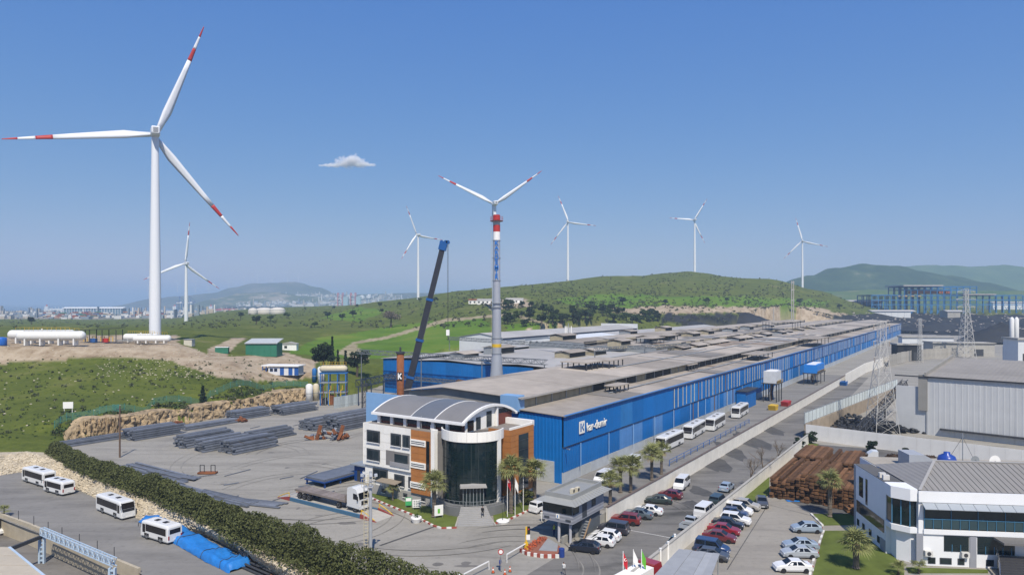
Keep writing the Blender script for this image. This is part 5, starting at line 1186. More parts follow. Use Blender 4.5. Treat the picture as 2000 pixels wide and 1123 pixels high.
# ---- coaches and midibuses
BUSG = glass('bus_glass', (.016,.013,.012), .12, .25)
def bus(label, loc, hd, L_=9.4, W_=2.4, Hh=3.0, np_=6, front_dark=True, group=None, stripe=None, name='coach', cat='bus'):
    t = thing(name, label, cat, loc, hd, group); h = L_/2
    def ring(x, w_, zb, zt, r=.22):
        return [(x,-w_+.08,zb),(x,-w_,zb+.12),(x,-w_,zt-r*1.3),(x,-w_+r*.35,zt-r*.4),(x,-w_+r*1.3,zt),(x,w_-r*1.3,zt),(x,w_-r*.35,zt-r*.4),(x,w_,zt-r*1.3),(x,w_,zb+.12),(x,w_-.08,zb)]
    w2 = W_/2
    MB().loft([ring(-h, w2*.94, .42, Hh-.3), ring(-h+.12, w2, .34, Hh-.08), ring(-h+.5, w2, .3, Hh), ring(h-1.1, w2, .3, Hh), ring(h-.45, w2, .3, Hh-.1), ring(h-.12, w2*.98, .3, Hh*.60), ring(h, w2*.92, .36, Hh*.42)]).build('body', paint('coach_white', (.70,.70,.68), .35), t)
    z0, z1 = Hh*.46, Hh*.84
    for s_ in (-1, 1):
        w_ = (L_ - 1.9)/np_
        for k in range(np_):
            MB().box(-h+.45 + k*w_ + .012, -h+.45 + (k+1)*w_ - .012, *( sorted((s_*w2, s_*(w2+.015)))), z0, z1).build('side_window', BUSG, t)
        MB().box(h-1.35, h-.62, *(sorted((s_*w2, s_*(w2+.015)))), z0*.8, z1*.97).build('front_side_window', BUSG, t)
        MB().box(-h+.3, h-.5, *(sorted((s_*w2, s_*(w2+.02)))), .42, .5).build('rubbing_strip', GREY, t)
        MB().tube([(h-.3, s_*w2*.9, Hh*.8),(h+.15, s_*(w2+.15), Hh*.82),(h+.18, s_*(w2+.17), Hh*.62)], .045).build('mirror_arm', TRIM, t)
    # windscreen follows the raked nose
    MB().face((h-.11+.02,-w2*.86,Hh*.60),(h-.11+.02,w2*.86,Hh*.60),(h-.44+.02,w2*.84,Hh*.93),(h-.44+.02,-w2*.84,Hh*.93)).build('windscreen', BUSG, t)
    MB().face((h+.012,-w2*.8,Hh*.44),(h+.012,w2*.8,Hh*.44),(h-.10,w2*.84,Hh*.585),(h-.10,-w2*.84,Hh*.585)).build('nose_panel', TRIM if front_dark else PLATE, t)
    MB().box(-h-.02, -h+.0, -w2*.72, w2*.72, Hh*.56, Hh*.80).build('rear_window', BUSG, t)
    for y in (-1, 1):
        MB().box(h-.06, h+.03, y*w2*.62-.2, y*w2*.62+.2, .62, .8).build('headlight', HEADL, t); MB().box(-h-.03, -h+.05, y*w2*.84-.1, y*w2*.84+.1, .75, 1.3).build('tail_light', TAILL, t)
        for x in (-h + L_*.26, h - L_*.24):
            w_ = MB().lathe([(.25,-.13),(.46,-.14),(.48,.14),(.25,.13)], 16).build('wheel', BLACK, t, loc=(x, y*(w2-.12), .48)); w_.rotation_euler = (R_(90),0,0)
            MB().lathe([(.04,-.12),(.26,-.135),(.26,.135),(.04,.12)], 12).build('rim', RIM, w_)
            MB().box(x-.6, x+.6, *(sorted((y*w2, y*(w2+.008)))), .3, .95).build('wheel_arch', TRIM, t)
    MB().box(h-.02, h+.06, -w2*.9, w2*.9, .36, .56).build('front_bumper', PLATE, t); MB().box(-h-.05, -h+.02, -.26, .26, .6, .72).build('number_plate', PLATE, t)
    for x in (-L_*.18, L_*.12): MB().box(x-.4, x+.4, -.35, .35, Hh, Hh+.07).build('roof_hatch', TRIM, t)
    return t
def bloc(px, py, px2, py2, z):
    a, b = at(px, py, z), at(px2, py2, z); return a, b, math.atan2((b-a).y, (b-a).x)
def side(hd, d): return Vector((math.cos(hd+math.pi/2), math.sin(hd+math.pi/2), 0))*d
G5 = 'buses parked in the lower lot'
for lab, q, L_, Hh, np_, flip in (
   ('white coach facing the camera in the middle of the lower lot', (187,997,237,1017), 9.3, 2.95, 6, 0),
   ('white coach at the far left beside the stone bank, its rear to the camera', (41,939,85,953), 9.3, 2.95, 6, 1),
   ('white midibus partly covering the far left coach', (90,961,115,968), 6.9, 2.6, 5, 1),
   ('white midibus parked in front of the blue tarpaulin', (281,1051,320,1063), 7.0, 2.75, 5, 1)):
    a, b, hd = bloc(*q, LOTZ); c = (a + b)/2 + side(hd, 1.15)
    bus(lab, c, hd + (math.pi if flip else 0), L_, 2.35, Hh, np_, group=G5, name='coach' if L_ > 8 else 'midibus')
G6 = 'coaches parked along the mill wall'
for k, (lab, q, L_) in enumerate((
   ('white coach nearest the palms in the row along the blue mill', (1299,884,1348,862), 11.8), ('second white coach from the palms in the row by the blue mill', (1349,859,1392,839), 11.8),
   ('third white coach in the row by the blue mill', (1392,843,1432,826), 11.8), ('farthest white coach in the row along the blue mill', (1442,818,1476,803), 11.8))):
    a = at(q[0], q[1]); c = a + AX*(L_/2) + NX*1.2
    bus(lab, c, ROT + math.pi + (.06 if k else .0), L_, 2.5, 3.35, 8, group=G6)
# ---- articulated lorry on the weighbridge
lr_a = at(598,985) ; hd = math.atan2(-NX.y, -NX.x)
lt = at(640,992); lt = Vector((lt.x, lt.y, .42)) + NX*0 + AX*1.2
lorry = thing('articulated_lorry', 'white lorry cab with long rusty flatbed trailer on the weighbridge', 'lorry', lt, hd)
LW = paint('lorry_white', (.62,.63,.63), .4); BED = mat('flatbed_worn', (.20,.17,.15), .85, .3, 1.2)
MB().box(-8.2,4.0,-1.22,1.22,1.15,1.4).build('trailer_bed', BED, lorry)
for k in range(8): MB().box(-8.15+k*1.52,-6.72+k*1.52,-1.2,1.2,1.402,1.46).build('deck_plank', mat('deck_boards', (.21,.18,.165), .9, .25, 1.5, rnd=.2), lorry)
for y in (-.5,.5): MB().box(-8.0,4.6,y-.08,y+.08,.8,1.15).build('chassis_rail', DARK, lorry)
MB().box(3.95,4.05,-1.2,1.2,1.4,2.3).build('headboard', BED, lorry)
for x in (-7.0,-5.8,-4.6,2.5,6.3):
    for y in (-1.05,1.05):
        w_ = MB().lathe([(.28,-.16),(.5,-.17),(.52,.17),(.28,.16)],16).build('wheel', BLACK, lorry, loc=(x,y,.52)); w_.rotation_euler = (R_(90),0,0); MB().lathe([(.04,-.14),(.29,-.165),(.29,.165),(.04,.14)],12).build('rim', RIM, w_)
cab_ = MB().extr([(4.5,.75),(7.1,.6),(7.2,1.0),(7.15,2.0),(6.85,3.0),(6.5,3.55),(5.6,3.75),(4.6,3.6),(4.5,2.8)],-1.22,1.22).build('cab', LW, lorry)
MB().face((7.17,-1.08,2.02),(7.17,1.08,2.02),(6.88,1.05,2.98),(6.88,-1.05,2.98)).build('windscreen', CARG, cab_)
for y in (-1,1): MB().extr([(5.9,2.0),(6.95,2.0),(6.72,2.85),(5.9,2.9)], *(sorted((y*1.22,y*1.235)))).build('side_window', CARG, cab_); MB().box(7.1,7.22,y*.95-.2,y*.95+.2,.85,1.1).build('headlight', HEADL, cab_); MB().box(6.95,7.1,y*1.4-.08,y*1.4+.08,1.9,2.6).build('mirror', TRIM, cab_)
MB().box(7.15,7.25,-1.15,1.15,.5,.8).build('bumper', LW, cab_); MB().box(7.18,7.22,-.7,.7,1.1,1.75).build('grille', TRIM, cab_)
MB().box(4.2,5.6,-1.1,1.1,.5,.85).build('side_tank', GREY, lorry)
wb = thing('weighbridge', 'blue edged weighbridge deck with red ramps and yellow rails', 'weighbridge', (lt.x, lt.y, 0), hd)
MB().box(-8.5,8.2,-1.7,1.7,.02,.4).build('deck', CONC, wb)
for y in (-1.85,1.85): MB().box(-8.5,8.2,y-.14,y+.14,0,.55).build('edge_beam', mat('beam_blue', (.05,.13,.22), .5, .15, 1), wb)
for sgn in (-1,1):
    x0, x1 = (8.25, 11.6) if sgn > 0 else (-11.9, -8.55); hi, lo = (.4,.02) if sgn > 0 else (.02,.4)
    MB().extr([(x0,.0),(x1,.0),(x1,lo if sgn>0 else .4),(x0,hi if sgn>0 else .03)] if sgn < 0 else [(x0,0),(x1,0),(x1,.03),(x0,.4)],-1.7,1.7).build('ramp', CONC, wb)
    for y in (-1.9,1.9):
        pr = [(x0,0),(x1,0),(x0,.7)] if sgn > 0 else [(x0,0),(x1,0),(x1,.7)]
        MB().extr(pr, y-.12, y+.12).build('ramp_cheek', mat('ramp_red', (.25,.05,.045), .7, .15, 2), wb)
        MB().tube([(x0+.2 if sgn>0 else x1-.2,y,.5),(x0+.2 if sgn>0 else x1-.2,y,1.3),((x0+x1)/2,y,.8),(x1-.3 if sgn>0 else x0+.3,y,.2)],.07).build('yellow_rail', YELLOW, wb)
# red lorry cab and white banner trailer at the lower edge
rl_ = at(1252,1146); rv = thing('red_lorry', 'red lorry with tall white box body seen at the bottom edge', 'lorry', rl_, R_(48))
MB().box(-4.5,1.0,-1.1,1.1,.7,2.3).build('box_body', WHITE, rv); MB().extr([(1.2,.5),(3.0,.5),(3.1,1.4),(2.7,2.5),(1.2,2.55)],-1.1,1.1).build('cab', paint('lorry_red', (.30,.015,.02)), rv)
MB().face((3.1,-.95,1.45),(3.1,.95,1.45),(2.74,.92,2.4),(2.74,-.92,2.4)).build('windscreen', CARG, rv)
for x in (-3.6,-2.4,2.0):
    for y in (-.95,.95): w_ = MB().lathe([(.05,-.13),(.45,-.14),(.46,.14),(.05,.13)],14).build('wheel', BLACK, rv, loc=(x,y,.46)); w_.rotation_euler = (R_(90),0,0)
# ------------------------------------------------------------------ vegetation
def leafmat(name, c, var=.35, sc=.5):
    m = mat(name, c, .75, var, sc, spec=.15, big=.12); return m
L_OLIVE = leafmat('olive_leaves', (.080,.090,.032), .25, .4); L_DARK = leafmat('dark_leaves', (.022,.038,.018), .4, .8); L_MID = leafmat('mid_leaves', (.045,.075,.022), .4, .8)
L_GREY = leafmat('grey_twigs', (.16,.135,.115), .25, 1.0); L_PALM = leafmat('palm_fronds', (.19,.20,.075), .3, 1.0); L_PALMD = leafmat('palm_dry_fronds', (.22,.17,.09), .3, 1.0)
L_SCRUB = leafmat('scrub_leaves', (.060,.070,.034), .35, .6)
BARK = mat('bark', (.10,.078,.06), .95, .25, 2.5, bump=.5)
def leaves(mb, c, rad, n, size, rr, shell=.45, zmin=None):
    for _ in range(n):
        d = Vector((rr.gauss(0,1), rr.gauss(0,1), rr.gauss(0,1))).normalized() * (shell + (1-shell) * rr.random() ** .5)
        p = Vector((c[0] + d.x*rad[0], c[1] + d.y*rad[1], c[2] + d.z*rad[2]))
        if zmin is not None and p.z < zmin: p.z = zmin + rr.random()*.2
        a = Vector((rr.gauss(0,1), rr.gauss(0,1), rr.gauss(0,1))).normalized(); b = a.orthogonal().normalized(); s_ = size * rr.uniform(.6, 1.3)
        q = Matrix.Rotation(rr.random()*6.28, 3, a) @ b; r = a.cross(q)
        mb.add([p + q*s_, p + r*s_*.6, p - q*s_, p - r*s_*.6], [(0,1,2,3)])
def trunk(mb, base, top, r0, r1, rr, limbs=5, spread=1.2):
    base, top = Vector(base), Vector(top); mid = base.lerp(top, .55) + Vector((rr.uniform(-.1,.1), rr.uniform(-.1,.1), 0))*(top-base).length
    mb.cyl(base, mid, r0, (r0+r1)/2, 7); mb.cyl(mid, top, (r0+r1)/2, r1, 6)
    for k in range(limbs):
        p = base.lerp(top, rr.uniform(.45, .9)); a = rr.random()*6.28; mb.cyl(p, p + Vector((math.cos(a)*spread, math.sin(a)*spread, spread*rr.uniform(.4,1.0))), r1*.8, r1*.25, 5)
# hedge on the crest of the bank
def hedge(label, pts, seed, h0, n_per_m=620):
    rr = random.Random(seed); root = thing('hedge', label, 'hedge', pts[0]); o = pts[0]; mb = MB(); tb = MB(); tot = 0
    for hi, (a, b) in enumerate(zip(pts, pts[1:]), h0):
        d = b - a; L_ = d.length; k = 0.0; ex = d.normalized(); ey = Vector((-ex.y, ex.x, 0))
        while k < L_:
            p = a + ex*k - o; hh = HOUT[min(9, hi)][2]*1.12 + .9*noise.noise(((p.x)*.22, p.y*.22, 3.)); w_ = (1.6 if hi < 4 else 2.2) + .5*noise.noise((p.x*.3, p.y*.3, 7.))
            c = p + ey*(rr.uniform(-.3,.3) + .0) + Vector((-.2,-.3,-.25))*(1 if hi < 4 else 2.3); leaves(mb, (c.x, c.y, hh*.56), (1.0, w_, hh*.52), int(n_per_m*.9), .17, rr, .62)
            for _ in range(int(n_per_m*.28)):
                q = c + ey*rr.uniform(-w_*1.2, w_*1.2) + ex*rr.uniform(-.6,.6); z = rr.uniform(.05,1.2); leaves(mb, (q.x, q.y, z), (.2,.2,.2), 1, .2, rr)
            tb.cyl((p.x, p.y, 0), (p.x + rr.uniform(-.3,.3), p.y + rr.uniform(-.3,.3), hh*.8), .09, .04, 5); k += .95
    f = mb.build('foliage', L_OLIVE, root); f['kind'] = 'stuff'; s_ = tb.build('stems', BARK, root); s_['kind'] = 'stuff'
hp_ = [Vector(p) for p in HC]
cut = hp_[6].lerp(hp_[7], .2); cut2 = hp_[6].lerp(hp_[7], .32)
hedge('long olive green hedge left of the floodlight mast above the stone bank', hp_[:7] + [cut], 5, 0); hedge('olive green hedge right of the floodlight mast running off the bottom edge', [cut2] + hp_[7:], 6, 6)

def tree(label, loc, hgt, wd, lm, n, size, seed, name='tree', cat='tree', group=None, shape='round', th=.35):
    rr = random.Random(seed); t = thing(name, label, cat, loc, 0, group); mb, tb = MB(), MB()
    if shape == 'cone':
        tb.cyl((0,0,0),(0,0,hgt*.9),.2,.05,7)
        for k in range(n):
            z = rr.random()**1.2; r = wd/2*(1-z)**.8*math.sqrt(rr.random())*(.75+.35*noise.noise((z*6, k % 7, seed))) ; a = rr.random()*6.28; leaves(mb, (math.cos(a)*r, math.sin(a)*r, hgt*(.06+.94*z)), (.25,.25,.4), 1, size, rr)
    else:
        trunk(tb, (0,0,-.3), (0,0,hgt*.72), wd*.045 + .06, wd*.02 + .02, rr, 7, wd*.28)
        nl = 9
        for k in range(nl):
            a = rr.random()*6.28; r = wd*.30*rr.random()**.6; z = hgt*rr.uniform(th + .12, .86); leaves(mb, (math.cos(a)*r, math.sin(a)*r, z), (wd*rr.uniform(.16,.26), wd*rr.uniform(.16,.26), hgt*rr.uniform(.10,.17)), n//nl, size, rr, .3)
    mb.build('crown', lm, t); tb.build('trunk', BARK, t)
    return t
def gp(px, py, Y): p = aty(px, py, Y); return Vector((p.x, p.y, ground_z(p.x, p.y) - .1))
def onrow(px, row, y0, y1):
    """point of the ground sheet seen at (px, row) between distances y0 and y1"""
    Y = y0
    while Y < y1:
        X = (px - 1000)/F*Y
        if HZ + (H - ground_z(X, Y))/Y*F <= row: break
        Y *= 1.004
    return Vector(((px-1000)/F*Y, Y, ground_z((px-1000)/F*Y, Y) - .1))
tree('dark cone shaped cypress at the foot of the cliff', at(396,812), 8.6, 3.6, L_DARK, 1500, .34, 21, 'cypress', shape='cone')
tree('slim cypress in the dark trees left of the blue set-back wall', onrow(649,722,240,330), 12.5, 2.6, L_DARK, 700, .4, 22, 'cypress', shape='cone')
tree('small cypress right of the slim cypress', onrow(660,728,240,330), 8.5, 2.0, L_DARK, 450, .4, 23, 'cypress', shape='cone')
tree('small cypress between the two broad dark trees', onrow(675,726,240,330), 8, 2.2, L_DARK, 450, .4, 24, 'cypress', shape='cone')
tree('broad dark tree behind the cream tank stand', onrow(632,728,240,330), 11, 10.5, L_DARK, 1500, .5, 25)
tree('broad dark tree left of the blue set-back wall', onrow(697,736,235,330), 10.5, 10, L_DARK, 1300, .5, 26)
tree('large leafless grey tree on the green field', onrow(763,640,330,700), 13.5, 16, L_GREY, 1500, .45, 27)
tree('round tree on the skyline above the left tanks', onrow(62,634,330,700), 8.0, 9.5, L_DARK, 900, .5, 28)
protos = [tree('dark oak at the left end of the hillside grove', onrow(992,634,420,700), 7.5, 7.5, L_DARK, 420, .7, 31, group='trees of the hillside grove'), tree('mid green oak near the left end of the hillside grove', onrow(1006,628,420,700), 6.5, 7, L_MID, 420, .7, 32, group='trees of the hillside grove')]
rr = random.Random(44)
GL = 'oak tree in the dense hillside grove behind the white halls'
for o in protos: o['label'] = GL
for k in range(80):
    px = rr.uniform(985, 1285); lo, hi = 588 + max(0, 20 - abs(px-1110)*.12), 642 - max(0, (px-1150)*.02)
    row = rr.uniform(lo, hi) if px < 1180 else rr.uniform(608, 636)
    if px > 1230: row = rr.uniform(614, 634)
    p = onrow(px, row, 395, 760); c = clone(rr.choice(protos), GL, p, rr.random()*6.28, 'trees of the hillside grove', rr.uniform(.6, 1.15))
FT = 'small lone tree scattered over the far green slopes'
for px, row in ((596,606),(652,604),(697,601),(742,600),(780,598),(745,612),(690,620),(560,622),(528,628),(820,590),(850,592),(640,622),(668,626),(1080,646),(985,632),(1380,594),(1420,590),(1300,596),(1562,596),(470,622),(500,634),(615,640),(1640,604),(1215,596)):
    clone(rr.choice(protos), FT, onrow(px, row, 420, 1300), rr.random()*6, 'lone trees on the far slopes', rr.uniform(.7, 1.3))
# scrub and loose rocks on the slopes: too many and small to tell apart
def scatter(name, label, m, n, box_, y0, y1, rmin, rmax, seed, quads=9, polys=None):
    rr = random.Random(seed); mb = MB(); k = 0
    while k < n:
        px = rr.uniform(box_[0], box_[2]); row = rr.uniform(box_[1], box_[3]); k += 1
        if noise.noise((px*.02, row*.05, seed)) < rr.uniform(-.5,.35): continue
        p = onrow_fast(px, row, y0, y1)
        if p is None: continue
        r = rr.uniform(rmin, rmax); leaves(mb, (p.x, p.y, p.z + r*.5), (r, r, r*.6), quads, r*.55, rr, .3)
    return struct(mb.build(name, m), 'stuff', label)
_rowcache = {}
def onrow_fast(px, row, y0, y1):
    key = int(px/6)
    if (key, y0) not in _rowcache:
        tab = []; Y = y0; pc = key*6 + 3
        while Y < y1: X = (pc-1000)/F*Y; tab.append((HZ + (H - ground_z(X, Y))/Y*F, Y)); Y *= 1.008
        _rowcache[(key, y0)] = tab
    best = 9999
    for r_, Y in _rowcache[(key, y0)]:
        best = min(best, r_)
        if r_ <= row:
            X = (px-1000)/F*Y; z = ground_z(X, Y)
            return Vector((X, Y, z)) if z > .5 else None
    return None
scatter('hillside_scrub', 'low dark scrub covering the central hillside', L_SCRUB, 3800, (880,533,1690,604), 480, 1250, .6, 1.7, 3)
scatter('hillside_scrub', 'mid green scrub on the slopes behind the mill', L_SCRUB, 2400, (0,590,1690,642), 330, 1250, .6, 1.7, 4)
scatter('slope_scrub', 'dark weeds on the grassy slope above the cliff', L_SCRUB, 420, (0,705,560,850), 150, 260, .25, .75, 5, 12)
scatter('slope_scrub', 'green weeds on the grassy slope above the cliff', L_MID, 1500, (0,700,600,860), 150, 270, .12, .4, 6, 10)
rr = random.Random(9); mb = MB()
for k in range(620):
    px, row = rr.uniform(0, 620), rr.uniform(672, 845)
    if k < 430: px, row = rr.uniform(190, 430), rr.uniform(672, 742)
    p = onrow_fast(px, row, 150, 270)
    if p is not None: rock(mb, p, rr.uniform(.10, .38), rr)
struct(mb.build('slope_rubble', mat('pale_rock', (.44,.39,.30), .95, .3, .6)), 'stuff', 'pale broken rocks scattered on the tank platform slope')

mb, mb2 = MB(), MB(); rr = random.Random(19)
for k in range(420):
    i = rr.randrange(4, 228); p = cb[i]; q = cb[i+1] - cb[i-1]; nr_ = Vector((-q.y, q.x, 0)).normalized(); nr_ = nr_ if nr_.y > 0 else -nr_
    p = p + nr_*rr.uniform(.8, 5.5); z = max(3.2, ground_z(p.x, p.y)) if i > 24 else ground_z(p.x, p.y); r = rr.uniform(.25, .9)
    leaves(mb if k % 3 else mb2, (p.x, p.y, z + r*.3), (r*1.3, r*1.3, r*.6), 16, r*.4, rr, .2)
for k in range(90):
    i = rr.randrange(10, 228); p = cb[i]; leaves(mb2, (p.x + rr.uniform(-1,1), p.y - rr.uniform(.6,1.4), .3), (.5,.5,.4), 12, .2, rr, .2)
struct(mb.build('cliff_bushes', L_MID), 'stuff', 'green bushes growing along the cliff edge'); struct(mb2.build('cliff_bushes', L_SCRUB), 'stuff', 'dry olive bushes growing along the cliff')
# ---- palms
def frond_mesh(L_, m, seed):
    rr = random.Random(seed); mb = MB(); n = 7; pts = []
    for i in range(n + 1):
        k = i/n; pts.append(Vector((L_*k*(1-.12*k*k), 0, L_*(.30*k - .62*k*k*k))))
    mb.tube([tuple(p) for p in pts[:5]], .035, 4)
    hub = pts[3]                                        # fan leaf: pleated fingers from the end of the stalk
    for j in range(15):
        a = R_(-95 + 190*j/14); L2 = L_*.58*(1 - .25*abs(j-7)/7)*rr.uniform(.85,1.1); d = Vector((math.cos(a), math.sin(a), 0))
        t = hub + d*L2*.6 + Vector((0,0,-.04*L2 + .06*(j % 2))); e = hub + d*L2 + Vector((0,0,-.34*L2*rr.uniform(.6,1.3))); s_ = Vector((-d.y, d.x, 0))*L2*.055
        mb.add([hub, t + s_, e, t - s_], [(0,1,2,3)])
    return mb.mesh('frond', m)
FR = [frond_mesh(2.5, L_PALM, k) for k in range(3)]; FRD = [frond_mesh(2.0, L_PALMD, 9)]
def palm(label, loc, hgt, sc=1.0, r=.24, n=26, seed=0):
    rr = random.Random(seed); t = thing('palm_tree', label, 'palm tree', loc, 0, 'palms around the offices')
    pr = []; z = 0
    while z < hgt: pr += [(r*(1.35 if z < .4 else 1)*rr.uniform(.92,1.12), z), (r*rr.uniform(.85,.97), z + .12)]; z += .24
    MB().lathe(pr + [(r*.8, hgt)], 10).build('trunk', mat('palm_trunk', (.15,.125,.10), .95, .3, 4, bump=.6), t)
    MB().lathe([(r*.9, hgt-.8), (r*1.5, hgt-.4), (r*1.3, hgt), (r*.4, hgt+.3)], 10).build('crown_shaft', L_PALMD, t)
    for k in range(n):
        f = k/n; el = R_(75 - 105*f + rr.uniform(-8,8)); az = k*2.39996 + rr.uniform(-.2,.2)
        o = put(rr.choice(FR) if f < .88 else FRD[0], 'frond', t, (0, 0, hgt + .05)); o.rotation_euler = (rr.uniform(-.3,.3), -el, az); s_ = sc*rr.uniform(.85,1.12); o.scale = (s_,)*3
    return t
palm('palm left of the office stairs, in front of the orange panels', at(848,1010), 5.0, 1.05, .34, 30, 1)
palm('tallest palm behind the flagpoles right of the stairs', at(998,1003), 6.8, 1.15, .34, 34, 2)
palm('palm right of the flagpoles beside the orange corner', at(1044,985), 5.3, 1.1, .32, 30, 3)
palm('small palm on the lawn near the weighbridge', at(767,978), 1.9, .55, .14, 18, 4)
palm('palm behind the gatehouse, nearest its roof corner', at(1192,985), 3.6, 1.0, .28, 26, 5)
palm('palm in the middle of the group behind the gatehouse', at(1232,962), 4.2, 1.15, .3, 28, 6)
palm('darker palm just left of the middle palm behind the gatehouse', at(1212,962), 4.4, 1.0, .3, 26, 7)
palm('palm beside the white wall, nearest the coaches', at(1273,938), 4.6, 1.1, .3, 30, 8)
palm('second crown among the palms next to the coaches', at(1292,926), 4.4, 1.0, .28, 26, 18)
palm('tall palm with scarred trunk beside the rusty steel stacks', at(1621,1010), 5.2, 1.0, .33, 28, 9)
palm('short stout palm on the lawn of the white office', at(1672,1111), 2.9, 1.05, .36, 30, 10)
for k, (px, py, lab) in enumerate(((1795,1120,'small yucca in the bed under the white office'), (1755,1124,'yucca at the edge of the lawn near the bottom right'), (8,1008,'young palm at the left edge beside the lot wall'))):
    p = at(px, py, LOTZ if k == 2 else 0); t = thing('yucca' if k < 2 else 'young_palm', lab, 'plant', p)
    MB().cyl((0,0,0),(0,0,.9),.12,n=7).build('stem', BARK, t)
    for j in range(14): o = put(rr.choice(FR), 'leaf', t, (0,0,.9)); o.rotation_euler = (0, -R_(rr.uniform(-5,75)), j*2.4); o.scale = (.5,)*3
# ---- shrubs
for lab, px, py, hh, wd, sd in (('round dark shrub in the corner of the steel yard wall',1580,866,3.4,4.0,1), ('smaller round shrub left of the corner shrub',1561,876,2.4,3.0,2), ('round shrub against the white sheet fence',1703,884,2.6,3.2,3), ('small round shrub on the fence bed right of the white lorry',1768,891,2.0,2.4,4), ('round shrub behind the flagpoles',1030,985,2.6,3.2,5)):
    tree(lab, at(px, py), hh, wd, L_DARK if sd != 5 else L_OLIVE, 900, .22, 60+sd, 'shrub', 'shrub', th=.1)
def bare_tree(label, loc, hgt, seed):
    rr = random.Random(seed); t = thing('bare_tree', label, 'tree', loc, 0, 'bare trees by the car park wall'); tb, cb2 = MB(), MB()
    def grow(p, d, l, r, dep, mb):
        q = p + d*l; mb.cyl(p, q, r, r*.7, 5 if dep < 2 else 3, False)
        if dep >= 4: return
        for k in range(3 if dep else 4):
            e = (d + Vector((rr.gauss(0,.45), rr.gauss(0,.45), rr.uniform(-.05,.35)))).normalized(); grow(q, e, l*rr.uniform(.6,.85), r*.6, dep + 1, cb2)
    grow(Vector((0,0,0)), Vector((0,0,1)), hgt*.28, .13, 0, tb)
    tb.build('trunk', BARK, t); cb2.build('crown', mat('bare_twigs', (.17,.13,.09), .9, .2, 2), t)
for lab, px, py, hh, sd in (('leafless tree nearest the parked champagne off-roader',1466,952,6.5,1), ('leafless tree in the middle of the strip beside the wall',1490,932,7.0,2), ('leafless tree nearest the corner shrubs beside the wall',1520,908,6.0,3), ('thin leafless tree against the white sheet fence',1630,862,4.5,4)):
    bare_tree(lab, at(px, py), hh, sd)
mb = MB(); rr = random.Random(77)
for k in range(260): px = rr.uniform(1735,1822); p = at(px, 893 + rr.uniform(0,5) + (px-1735)*.04); leaves(mb, (p.x,p.y,.4), (.6,.6,.5), 10, .25, rr, .3)
o = mb.build('planting_bed', leafmat('bed_shrubs', (.07,.045,.03), .5, .8)); tag(o, 'low reddish planting bed in front of the white sheet fence', 'plants'); o['kind'] = 'stuff'

# ------------------------------------------------------------------ people
HAIR = mat('dark_hair', (.02,.016,.013), .7, .1, 5); SHOE = mat('shoe_black', (.02,.02,.02), .6, .1, 5)
def person(label, loc, rz, shirt, trousers, pose='walk', hgt=1.74, vest=None):
    """one skinned figure: pelvis, spine, head, two arms, two legs, posed by its joints"""
    st_ = .28 if pose == 'walk' else .08
    J = dict(pel=(0,0,.95), chest=(0,.0,1.28), neck=(0,0,1.47), head=(0,-.02,1.60), crown=(0,-.02,1.72), shL=(-.19,0,1.42), shR=(.19,0,1.42), elL=(-.24,.10*st_/.28,1.14), elR=(.24,-.12*st_/.28,1.14), haL=(-.23,-.06,.90), haR=(.23,.02 - .2*st_/.28,.92),
             fiL=(-.23,-.09,.80), fiR=(.23,-.01 - .22*st_/.28,.82), hiL=(-.09,0,.90), hiR=(.09,0,.90), knL=(-.10,-st_*.65,.50), knR=(.10,st_*.15,.50), anL=(-.10,-st_,.08), anR=(.10,st_,.10), toL=(-.10,-st_-.16,.04), toR=(.10,st_-.15,.04))
    names = list(J); E = [('pel','chest'),('chest','neck'),('neck','head'),('head','crown'),('chest','shL'),('chest','shR'),('shL','elL'),('elL','haL'),('haL','fiL'),('shR','elR'),('elR','haR'),('haR','fiR'),('pel','hiL'),('pel','hiR'),('hiL','knL'),('knL','anL'),('anL','toL'),('hiR','knR'),('knR','anR'),('anR','toR')]
    rad = dict(pel=(.15,.11), chest=(.165,.11), neck=(.055,.055), head=(.085,.10), crown=(.05,.06), shL=(.07,.07), shR=(.07,.07), elL=(.045,.045), elR=(.045,.045), haL=(.032,.032), haR=(.032,.032), fiL=(.03,.018), fiR=(.03,.018), hiL=(.09,.09), hiR=(.09,.09), knL=(.06,.06), knR=(.06,.06), anL=(.042,.042), anR=(.042,.042), toL=(.035,.03), toR=(.035,.03))
    me = bpy.data.meshes.new('body'); me.from_pydata([J[k] for k in names], [(names.index(a), names.index(b)) for a, b in E], [])
    o = bpy.data.objects.new('body', me); COL.objects.link(o); o.modifiers.new('skin', 'SKIN'); o.modifiers.new('sub', 'SUBSURF').levels = 1
    for k, v in zip(names, me.skin_vertices[0].data): v.radius = rad[k]
    me.skin_vertices[0].data[0].use_root = True
    bpy.context.view_layer.update(); dg = bpy.context.evaluated_depsgraph_get(); new = bpy.data.meshes.new_from_object(o.evaluated_get(dg)); bpy.data.objects.remove(o)
    new.materials.clear()
    for m_ in (SKIN, shirt, trousers, SHOE, HAIR, vest or shirt): new.materials.append(m_)
    for p in new.polygons:
        c = p.center; p.use_smooth = True
        if c.z > 1.66 or (c.z > 1.56 and c.y > .03): i = 4
        elif c.z > 1.49: i = 0
        elif c.z > .97 or (abs(c.x) > .17 and c.z > .93): i = 5 if abs(c.x) < .17 else 1
        elif abs(c.x) > .17 and c.z > .75: i = 0
        elif c.z > .10: i = 2
        else: i = 3
        p.material_index = i
    t = put(new, 'person', None, loc, rz); t.scale = (hgt/1.74,)*3
    return tag(t, label, 'person')
def cloth(n, c): return mat('cloth_' + n, c, .85, .12, 6)
BK, NV, WH, GR, HI, PK_ = cloth('black', (.02,.02,.022)), cloth('navy', (.02,.03,.10)), cloth('white', (.62,.62,.60)), cloth('grey', (.14,.14,.15)), cloth('lime', (.45,.62,.10)), cloth('blue', (.03,.05,.22))
